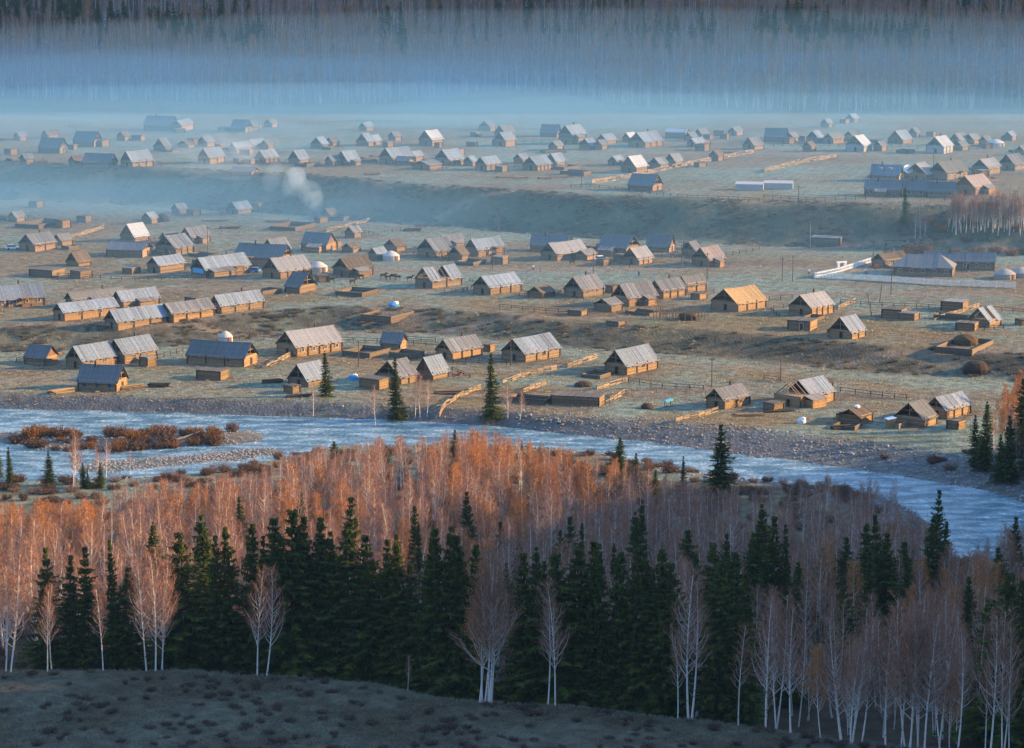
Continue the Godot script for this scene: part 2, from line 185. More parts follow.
	[-46.2,14.0,-1087.8,48,3.6,3.2,2.1,1.5,"s",1,"small far log hut standing among the hazy upper houses","small far log huts",""],
	[-20.9,14.0,-1027.3,62,6.4,3.2,2.1,1.5,"f",1,"small far log hut standing among the hazy upper houses","small far log huts",""],
	[-14.9,14.0,-988.5,62,3.8,3.2,1.9,1.5,"p",1,"small far log hut standing among the hazy upper houses","small far log huts",""],
	[11.1,14.0,-986.2,62,6.9,3.2,2.0,1.5,"s",1,"small far log hut standing among the hazy upper houses","small far log huts",""],
	[16.9,14.0,-1046.8,62,5.7,3.2,2.1,1.5,"b",1,"small far log hut standing among the hazy upper houses","small far log huts",""],
	[34.1,14.0,-1049.9,48,3.6,3.2,2.3,1.5,"s",1,"small far log hut standing among the hazy upper houses","small far log huts",""],
	[37.7,14.0,-989.5,62,6.1,3.2,2.0,1.5,"p",1,"small far log hut standing among the hazy upper houses","small far log huts",""],
	[70.9,14.0,-1088.2,55,4.1,3.2,1.9,1.5,"s",1,"small far log hut standing among the hazy upper houses","small far log huts",""],
	[72.6,14.0,-1046.3,62,4.9,3.2,2.4,1.5,"f",1,"small far log hut standing among the hazy upper houses","small far log huts",""],
	[75.0,14.0,-1006.8,55,3.8,3.2,2.4,1.5,"w",1,"small far log hut standing among the hazy upper houses","small far log huts",""],
	[90.5,14.0,-1112.0,62,6.9,3.2,2.0,1.5,"s",1,"small far log hut standing among the hazy upper houses","small far log huts",""],
	[102.7,14.0,-1088.5,55,4.8,3.2,2.0,1.5,"p",1,"small far log hut standing among the hazy upper houses","small far log huts",""],
	[110.4,14.0,-1084.2,62,5.0,3.2,2.1,1.5,"s",1,"small far log hut standing among the hazy upper houses","small far log huts",""],
	[112.8,14.0,-1042.0,55,3.6,3.2,2.4,1.5,"w",1,"small far log hut standing among the hazy upper houses","small far log huts",""],
	[134.5,14.0,-1088.1,48,4.1,3.2,2.4,1.5,"s",1,"small far log hut standing among the hazy upper houses","small far log huts",""],
	[140.2,14.0,-1045.3,48,3.6,3.2,2.3,1.5,"s",1,"small far log hut standing among the hazy upper houses","small far log huts",""],
	[171.2,14.0,-1046.3,48,4.5,3.2,2.1,1.5,"b",1,"small far log hut standing among the hazy upper houses","small far log huts",""],
	[183.8,14.0,-1066.5,48,3.6,3.2,2.3,1.5,"s",1,"small far log hut standing among the hazy upper houses","small far log huts",""],
	[197.3,14.0,-1089.1,62,5.9,3.2,2.1,1.5,"p",1,"small far log hut standing among the hazy upper houses","small far log huts",""],
	[-164.2,3.5,-907.3,55,4.0,3.2,1.9,1.5,"s",1,"small log hut on the frosty meadow below the terrace slope","small log huts on the middle meadow",""],
	[-146.3,3.5,-891.0,48,3.6,3.2,2.3,1.5,"f",1,"small log hut on the frosty meadow below the terrace slope","small log huts on the middle meadow",""],
	[-112.9,3.5,-929.9,48,3.6,3.2,1.9,1.5,"s",1,"small log hut on the frosty meadow below the terrace slope","small log huts on the middle meadow",""],
	[-119.3,3.5,-901.6,62,3.6,3.2,2.3,1.5,"p",1,"small log hut on the frosty meadow below the terrace slope","small log huts on the middle meadow",""],
	[-60.9,3.5,-915.6,48,3.6,3.2,1.9,1.5,"w",1,"small log hut on the frosty meadow below the terrace slope","small log huts on the middle meadow",""],
	[-50.1,3.5,-864.7,55,3.9,3.2,2.1,1.5,"s",1,"small log hut on the frosty meadow below the terrace slope","small log huts on the middle meadow",""],
	[-164.6,3.5,-947.7,55,3.6,3.2,2.1,1.5,"f",1,"small log hut on the frosty meadow below the terrace slope","small log huts on the middle meadow",""],
	[-35.6,0.0,-663.0,60,9.2,7.7,1.3,3.2,"q",1,"log pen below the small blue-roofed hut","log pens",""],
	[-25.6,0.0,-659.1,60,5.2,6.5,1.4,3.2,"q",1,"square log pen under the blue hut","log pens",""],
	[-31.0,2.01,-711.1,60,16.8,9,1.3,3.2,"q",1,"tumbledown log pen on the slope","log pens",""],
	[4.2,0.0,-599.8,62,4.2,9,1.2,3.2,"q",1,"low log pen beside the long byre","log pens",""],
	[108.8,3.46,-652.3,62,16.0,9,1.1,3.2,"q",1,"long log pen below the haystack","log pens",""],
	[-71.1,3.5,-887.8,66,14.0,9,1.3,3.2,"q",1,"log pen in the timber yard nearest the barns","log pens",""],
	[-55.4,3.5,-918.6,64,21.1,9,1.4,3.2,"q",1,"log pen in the timber yard by the smoke","log pens",""],
	[-153.9,3.5,-894.6,64,15.9,9,1.4,3.2,"q",1,"log pen on the meadow behind the twin dark cabins","log pens",""],
	[-42.1,3.5,-740.6,62,8.8,8.2,1.2,3.2,"q",1,"ruined pen below the horse herd","log pens",""],
	[113.0,3.5,-696.0,60,3.6,9,1.2,3.2,"q",1,"pen joined to the flat-topped log store","log pens",""],
	[22.2,14.0,-954.7,60,5.3,9,1.6,3.2,"q",1,"pen of yellow logs on the upper terrace","log pens",""],
]
const CLUTTER = [
	[-139.2,3.45,-708.1,155,2.4,2.4,2.1,1.5,"f",1,"low yard shed near the long grey-roofed log house cut by the picture","small yard sheds",""],
	[-106.8,3.45,-734.7,45,3.0,2.2,1.55,1.5,"f",1,"low yard shed near the log house with only its blue-grey roof showing","small yard sheds",""],
	[-84.4,3.45,-720.7,140,3.9,1.9,2.0,1.5,"f",1,"low yard shed near the grey roofed log cabin  behind the longest","small yard sheds",""],
	[-91.5,3.45,-707.9,45,7.1,5.8,0.98,1.5,"q",1,"rough log pen near the three-bay log barn with pale roof standing lowest","small yard pens",""],
	[-94.1,3.45,-701.2,140,2.9,2.8,1.85,1.5,"f",1,"low yard shed near the log barn with dark streaky plank roof","small yard sheds",""],
	[-112.2,-0.05,-662.5,140,4.0,3.3,0.86,1.5,"q",1,"rough log pen near the small blue-roofed hut with a sunlit plank end","small yard pens",""],
	[-87.0,-0.05,-647.3,140,2.7,2.4,2.08,1.5,"f",1,"low yard shed near the tall two-bay log cabin with pale ridge board","small yard sheds",""],
	[-94.6,-0.05,-628.1,140,3.4,2.9,1.87,1.5,"f",1,"low yard shed near the blue-roofed house with three blue windows nearest","small yard sheds",""],
	[-135.1,3.45,-836.2,45,4.1,3.4,1.13,1.5,"q",1,"rough log pen near the smaller blue-grey cabin huddled against a larger","small yard pens",""],
	[-92.5,3.45,-819.2,140,8.4,4.6,0.9,1.5,"q",1,"rough log pen near the dark-roofed two-bay cabin with sunlit end bays","small yard pens",""],
	[-109.1,3.45,-781.6,60,3.9,2.8,1.69,1.5,"f",1,"low yard shed near the square grey barn with large pale roof","small yard sheds",""],
	[-91.2,3.45,-797.5,155,3.5,2.3,1.74,1.5,"f",1,"low yard shed near the long farmhouse with wooden porch","small yard sheds",""],
	[-58.8,3.45,-792.6,45,5.8,5.3,0.91,1.5,"q",1,"rough log pen near the big barn with a wide blue roof","small yard pens",""],
	[-79.4,3.45,-833.6,155,3.3,2.8,1.57,1.5,"f",1,"low yard shed near the striped roof peeping over the wide blue barn","small yard sheds",""],
	[-53.3,3.45,-764.6,20,2.9,2.6,1.87,1.5,"f",1,"low yard shed near the tan-roofed log house with four bays","small yard sheds",""],
	[-54.1,3.45,-839.0,155,2.5,2.3,2.01,1.5,"f",1,"low yard shed near the dim blue-roofed cabin with a glowing yellow gable","small yard sheds",""],
	[-24.2,3.45,-830.1,20,3.8,2.9,2.04,1.5,"f",1,"low yard shed near the shed of brown boards behind the small yurt","small yard sheds",""],
	[-11.6,3.45,-834.1,45,3.7,2.4,1.61,1.5,"f",1,"low yard shed near the rear wing of a double grey-roofed house","small yard sheds",""],
	[-12.2,3.45,-801.8,60,7.1,6.0,1.12,1.5,"q",1,"rough log pen near the steep little brown hut in front","small yard pens",""],
	[-66.8,3.45,-741.6,50,7.2,3.8,1.27,1.5,"q",1,"rough log pen near the dark blue cabin with open black gable facing","small yard pens",""],
	[-49.6,-0.05,-610.9,45,2.4,2.5,1.67,1.5,"f",1,"low yard shed near the open-gabled cabin half hidden by the round spruce","small yard sheds",""],
	[-6.6,-0.05,-668.5,155,3.8,2.6,1.71,1.5,"f",1,"low yard shed near the log cabin with white plank roof","small yard sheds",""],
	[20.0,-0.05,-633.0,60,6.8,4.8,0.81,1.5,"q",1,"rough log pen near the three-bay log cabin with striped pale roof","small yard pens",""],
	[57.2,-0.05,-590.0,45,3.5,2.5,1.71,1.5,"f",1,"low yard shed near the dark grey roofed log cabin near the rubble","small yard sheds",""],
	[27.5,3.45,-743.4,45,2.8,2.2,2.03,1.5,"f",1,"low yard shed near the grey-roofed log cabin with plank-strewn side beside turf","small yard sheds",""],
	[34.0,3.45,-705.2,140,7.6,4.8,0.85,1.5,"q",1,"rough log pen near the small flat-pitched hut at the end","small yard pens",""],
	[30.6,3.45,-733.0,60,2.6,2.2,1.53,1.5,"f",1,"low yard shed near the lowest log house of the long joined row","small yard sheds",""],
	[50.3,3.45,-731.4,50,3.6,2.4,1.57,1.5,"f",1,"low yard shed near the middle log house of the long joined row","small yard sheds",""],
	[47.9,3.45,-760.3,20,2.4,2.0,1.8,1.5,"f",1,"low yard shed near the topmost log house of the long joined row","small yard sheds",""],
	[26.4,3.45,-835.5,50,6.4,5.2,1.25,1.5,"q",1,"rough log pen near the hazy blue roof behind the tan-roofed long house","small yard pens",""],
	[32.2,3.45,-808.7,50,2.3,2.8,1.94,1.5,"f",1,"low yard shed near the broad blue-roofed house with red-brown shaded wall","small yard sheds",""],
	[26.7,3.45,-798.7,45,2.7,2.2,1.89,1.5,"f",1,"low yard shed near the tan-roofed cabin with sunlit bays","small yard sheds",""],
	[54.4,3.45,-837.8,60,4.0,1.8,1.78,1.5,"f",1,"low yard shed near the dark blue hut with yellow end wall","small yard sheds",""],
	[59.6,3.45,-816.3,45,2.7,2.2,2.08,1.5,"f",1,"low yard shed near the steep grey cabin with a lean-to touching","small yard sheds",""],
	[77.4,3.45,-696.6,60,5.1,3.8,0.89,1.5,"q",1,"rough log pen near the log house with tan plank roof and five","small yard pens",""],
	[129.6,3.45,-686.9,20,3.6,2.6,1.52,1.5,"f",1,"low yard shed near the half-roofed cabin with sunlit broken log wall","small yard sheds",""],
	[70.8,-0.05,-613.4,50,2.6,2.5,1.83,1.5,"f",1,"low yard shed near the large cabin with open loft whose roof covers","small yard sheds",""],
	[70.9,-0.05,-570.2,155,4.6,5.0,0.88,1.5,"q",1,"rough log pen near the low dark hut with a white bundle","small yard pens",""],
	[93.7,-0.05,-569.5,140,2.7,2.7,1.73,1.5,"f",1,"low yard shed near the grey-blue cabin joined to the taller cabin","small yard sheds",""],
	[135.0,3.45,-807.0,50,3.3,2.7,1.6,1.5,"f",1,"low yard shed near the long blue-roofed barrack with white doors","small yard sheds",""],
	[140.1,13.95,-896.0,60,6.1,5.4,1.0,1.5,"q",1,"rough log pen near the middle dark blue lodge at the terrace brink","small yard pens",""],
	[126.7,13.95,-948.0,60,8.3,4.2,0.98,1.5,"q",1,"rough log pen near the pale lodge with two small dormers","small yard pens",""],
	[133.6,13.95,-954.0,45,5.5,4.6,1.3,1.5,"q",1,"rough log pen near the pale tan roof beside the white dish","small yard pens",""],
	[163.0,13.95,-934.1,45,6.2,3.2,0.94,1.5,"q",1,"rough log pen near the wide grey-blue guesthouse with white porch posts","small yard pens",""],
	[163.3,13.95,-951.4,20,2.9,3.0,2.04,1.5,"f",1,"low yard shed near the guesthouse with pale roof and tall white windows","small yard sheds",""],
	[165.0,13.95,-971.3,20,5.9,5.3,0.83,1.5,"q",1,"rough log pen near the grey guesthouse at the picture edge","small yard pens",""],
	[192.7,13.95,-1039.4,20,7.4,5.6,0.88,1.5,"q",1,"rough log pen near the small brown house at the edge","small yard pens",""],
	[-95.0,13.95,-995.5,60,3.0,2.5,1.55,1.5,"f",1,"low yard shed near the hazy cabin with pale roof and brown gable","small yard sheds",""],
	[-135.5,13.95,-1121.8,20,3.9,2.2,1.74,1.5,"f",1,"low yard shed near the hazy tall hut with pale board front","small yard sheds",""],
	[-118.3,13.95,-1129.8,140,3.6,2.5,1.61,1.5,"f",1,"low yard shed near the hazy blue-roofed hut with bright yellow wall","small yard sheds",""],
	[-106.0,13.95,-1143.7,50,4.0,2.0,1.75,1.5,"f",1,"low yard shed near the hazy dark hut beside a blue-roofed hut","small yard sheds",""],
	[-99.5,13.95,-1029.7,155,3.9,2.8,1.86,1.5,"f",1,"low yard shed near the lowest of three pale roofs in a close","small yard sheds",""],
	[-106.1,13.95,-1050.7,155,4.3,5.5,1.18,1.5,"q",1,"rough log pen near the middle of three pale roofs in a close","small yard pens",""],
	[-111.8,13.95,-1053.6,140,2.3,2.2,1.66,1.5,"f",1,"low yard shed near the largest of three pale roofs in a close","small yard sheds",""],
	[-159.0,13.95,-1073.4,20,2.9,3.0,1.73,1.5,"f",1,"low yard shed near the faint blue house dissolving in mist","small yard sheds",""],
	[-128.8,13.95,-1040.7,140,4.6,3.8,0.96,1.5,"q",1,"rough log pen near the hazy hut with a slanting pale beam","small yard pens",""],
	[-124.4,13.95,-1074.0,50,3.1,2.6,2.0,1.5,"f",1,"low yard shed near the hazy dark cabin above the lone brown-gabled","small yard sheds",""],
	[-68.5,13.95,-1051.2,45,6.2,4.3,1.06,1.5,"q",1,"rough log pen near the small shed with yellow wall joined","small yard pens",""],
	[-47.6,13.95,-1060.3,45,3.3,2.1,2.08,1.5,"f",1,"low yard shed near the rear one of two bright steep huts side","small yard sheds",""],
	[-28.4,13.95,-1059.3,60,2.3,1.8,1.72,1.5,"f",1,"low yard shed near the white-roofed tall cabin standing clear of the others","small yard sheds",""],
	[-53.5,13.95,-1001.3,20,7.8,3.1,0.99,1.5,"q",1,"rough log pen near the cabin with pale roof and two yellow bays","small yard pens",""],
	[-53.2,13.95,-1010.6,45,6.7,4.1,1.23,1.5,"q",1,"rough log pen near the broad pale roof with a wing behind it","small yard pens",""],
	[-28.5,13.95,-998.4,140,6.4,5.7,1.29,1.5,"q",1,"rough log pen near the grey roof with three yellow bays","small yard pens",""],
	[-3.6,13.95,-967.2,50,3.2,2.6,1.79,1.5,"f",1,"low yard shed near the cabin with bright yellow bays at the edge","small yard sheds",""],
	[-15.4,13.95,-1062.5,155,3.3,2.2,1.76,1.5,"f",1,"low yard shed near the pale-roofed house with a faint house behind it","small yard sheds",""],
	[-14.4,13.95,-1106.5,50,3.3,2.5,1.76,1.5,"f",1,"low yard shed near the faint roof rising behind a pale-roofed house","small yard sheds",""],
	[-1.2,13.95,-1141.2,140,2.8,2.1,1.6,1.5,"f",1,"low yard shed near the faint blue shed near the misty meadow","small yard sheds",""],
	[-98.7,13.95,-995.7,45,3.3,2.4,1.79,1.5,"f",1,"low yard shed near the smoke-veiled house with yellow bays","small yard sheds",""],
	[33.2,13.95,-1064.6,140,2.7,2.8,1.73,1.5,"f",1,"low yard shed near the two-storey pale-roofed house on the terrace","small yard sheds",""],
	[53.1,13.95,-1074.3,60,2.2,3.0,1.51,1.5,"f",1,"low yard shed near the white shed roof behind a long hazy house","small yard sheds",""],
	[55.7,13.95,-1076.3,60,4.0,2.2,1.81,1.5,"f",1,"low yard shed near the long hazy house with a yellow side wall","small yard sheds",""],
	[75.3,13.95,-1068.9,45,3.0,2.1,1.97,1.5,"f",1,"low yard shed near the hazy cabin near the top","small yard sheds",""],
	[84.8,13.95,-1095.7,60,2.6,2.5,1.93,1.5,"f",1,"low yard shed near the faint cabin behind the hazy cabin","small yard sheds",""],
	[10.0,13.95,-1007.4,60,6.6,4.8,1.27,1.5,"q",1,"rough log pen near the narrow cabin with bright steep roof among timber","small yard pens",""],
	[43.2,13.95,-972.0,60,2.4,2.6,2.08,1.5,"f",1,"low yard shed near the white-roofed house with dark brown gable","small yard sheds",""],
	[67.5,13.95,-982.7,45,4.1,1.8,1.62,1.5,"f",1,"low yard shed near the farther grey cabin of a pair","small yard sheds",""],
	[115.3,13.95,-1089.6,140,3.3,2.2,1.73,1.5,"f",1,"low yard shed near the hazy pale roof by the far road","small yard sheds",""],
	[95.9,13.95,-1088.8,50,5.1,3.4,1.11,1.5,"q",1,"rough log pen near the faint long cabin by the far road","small yard pens",""],
	[168.7,13.95,-1106.0,60,3.6,2.4,1.86,1.5,"f",1,"low yard shed near the faint brown shed behind the large hazy gabled","small yard sheds",""],
	[179.0,13.95,-1083.0,20,4.4,3.0,0.95,1.5,"q",1,"rough log pen near the second of two hazy gabled cabins","small yard pens",""],
	[141.4,13.95,-1169.4,140,2.6,2.8,1.69,1.5,"f",1,"low yard shed near the lone far gabled roof high on the misty","small yard sheds",""],
	[-182.5,13.95,-1007.7,45,4.9,3.4,0.93,1.5,"q",1,"rough log pen near the small far log hut standing among the hazy","small yard pens",""],
	[-167.6,13.95,-1049.3,60,2.6,2.1,1.89,1.5,"f",1,"low yard shed near the small far log hut standing among the hazy","small yard sheds",""],
	[-170.5,13.95,-1099.5,60,8.1,4.2,1.01,1.5,"q",1,"rough log pen near the small far log hut standing among the hazy","small yard pens",""],
	[-148.2,13.95,-1090.6,155,4.1,2.9,1.86,1.5,"f",1,"low yard shed near the small far log hut standing among the hazy","small yard sheds",""],
	[-204.5,13.95,-1086.0,50,8.6,4.4,0.83,1.5,"q",1,"rough log pen near the small far log hut standing among the hazy","small yard pens",""],
	[-74.2,13.95,-985.8,50,4.6,5.6,1.18,1.5,"q",1,"rough log pen near the small far log hut standing among the hazy","small yard pens",""],
	[19.3,13.95,-977.5,50,8.7,5.0,1.03,1.5,"q",1,"rough log pen near the small far log hut standing among the hazy","small yard pens",""],
	[15.6,13.95,-1037.4,20,8.3,5.4,1.09,1.5,"q",1,"rough log pen near the small far log hut standing among the hazy","small yard pens",""],
	[46.3,13.95,-980.6,20,3.9,2.1,1.9,1.5,"f",1,"low yard shed near the small far log hut standing among the hazy","small yard sheds",""],
	[78.0,13.95,-1092.7,140,3.0,2.1,1.94,1.5,"f",1,"low yard shed near the small far log hut standing among the hazy","small yard sheds",""],
	[83.3,13.95,-1109.9,155,3.1,2.2,2.08,1.5,"f",1,"low yard shed near the small far log hut standing among the hazy","small yard sheds",""],
	[108.5,13.95,-1075.3,50,3.9,2.1,2.1,1.5,"f",1,"low yard shed near the small far log hut standing among the hazy","small yard sheds",""],
	[142.3,13.95,-1080.4,60,5.9,5.6,0.87,1.5,"q",1,"rough log pen near the small far log hut standing among the hazy","small yard pens",""],
	[148.4,13.95,-1036.3,60,5.9,4.8,1.24,1.5,"q",1,"rough log pen near the small far log hut standing among the hazy","small yard pens",""],
	[163.8,13.95,-1054.0,155,4.0,3.4,0.83,1.5,"q",1,"rough log pen near the small far log hut standing among the hazy","small yard pens",""],
	[182.4,13.95,-1054.6,20,2.8,2.4,1.97,1.5,"f",1,"low yard shed near the small far log hut standing among the hazy","small yard sheds",""],
	[-170.7,3.45,-913.7,140,8.9,4.4,0.84,1.5,"q",1,"rough log pen near the small log hut on the frosty meadow","small yard pens",""],
	[-107.6,3.45,-925.7,45,3.4,2.4,1.83,1.5,"f",1,"low yard shed near the small log hut on the frosty meadow","small yard sheds",""],
	[-119.7,3.45,-911.7,45,3.8,2.4,1.59,1.5,"f",1,"low yard shed near the small log hut on the frosty meadow","small yard sheds",""],
	[-62.9,3.45,-903.7,50,4.1,1.9,1.75,1.5,"f",1,"low yard shed near the small log hut on the frosty meadow","small yard sheds",""],
]
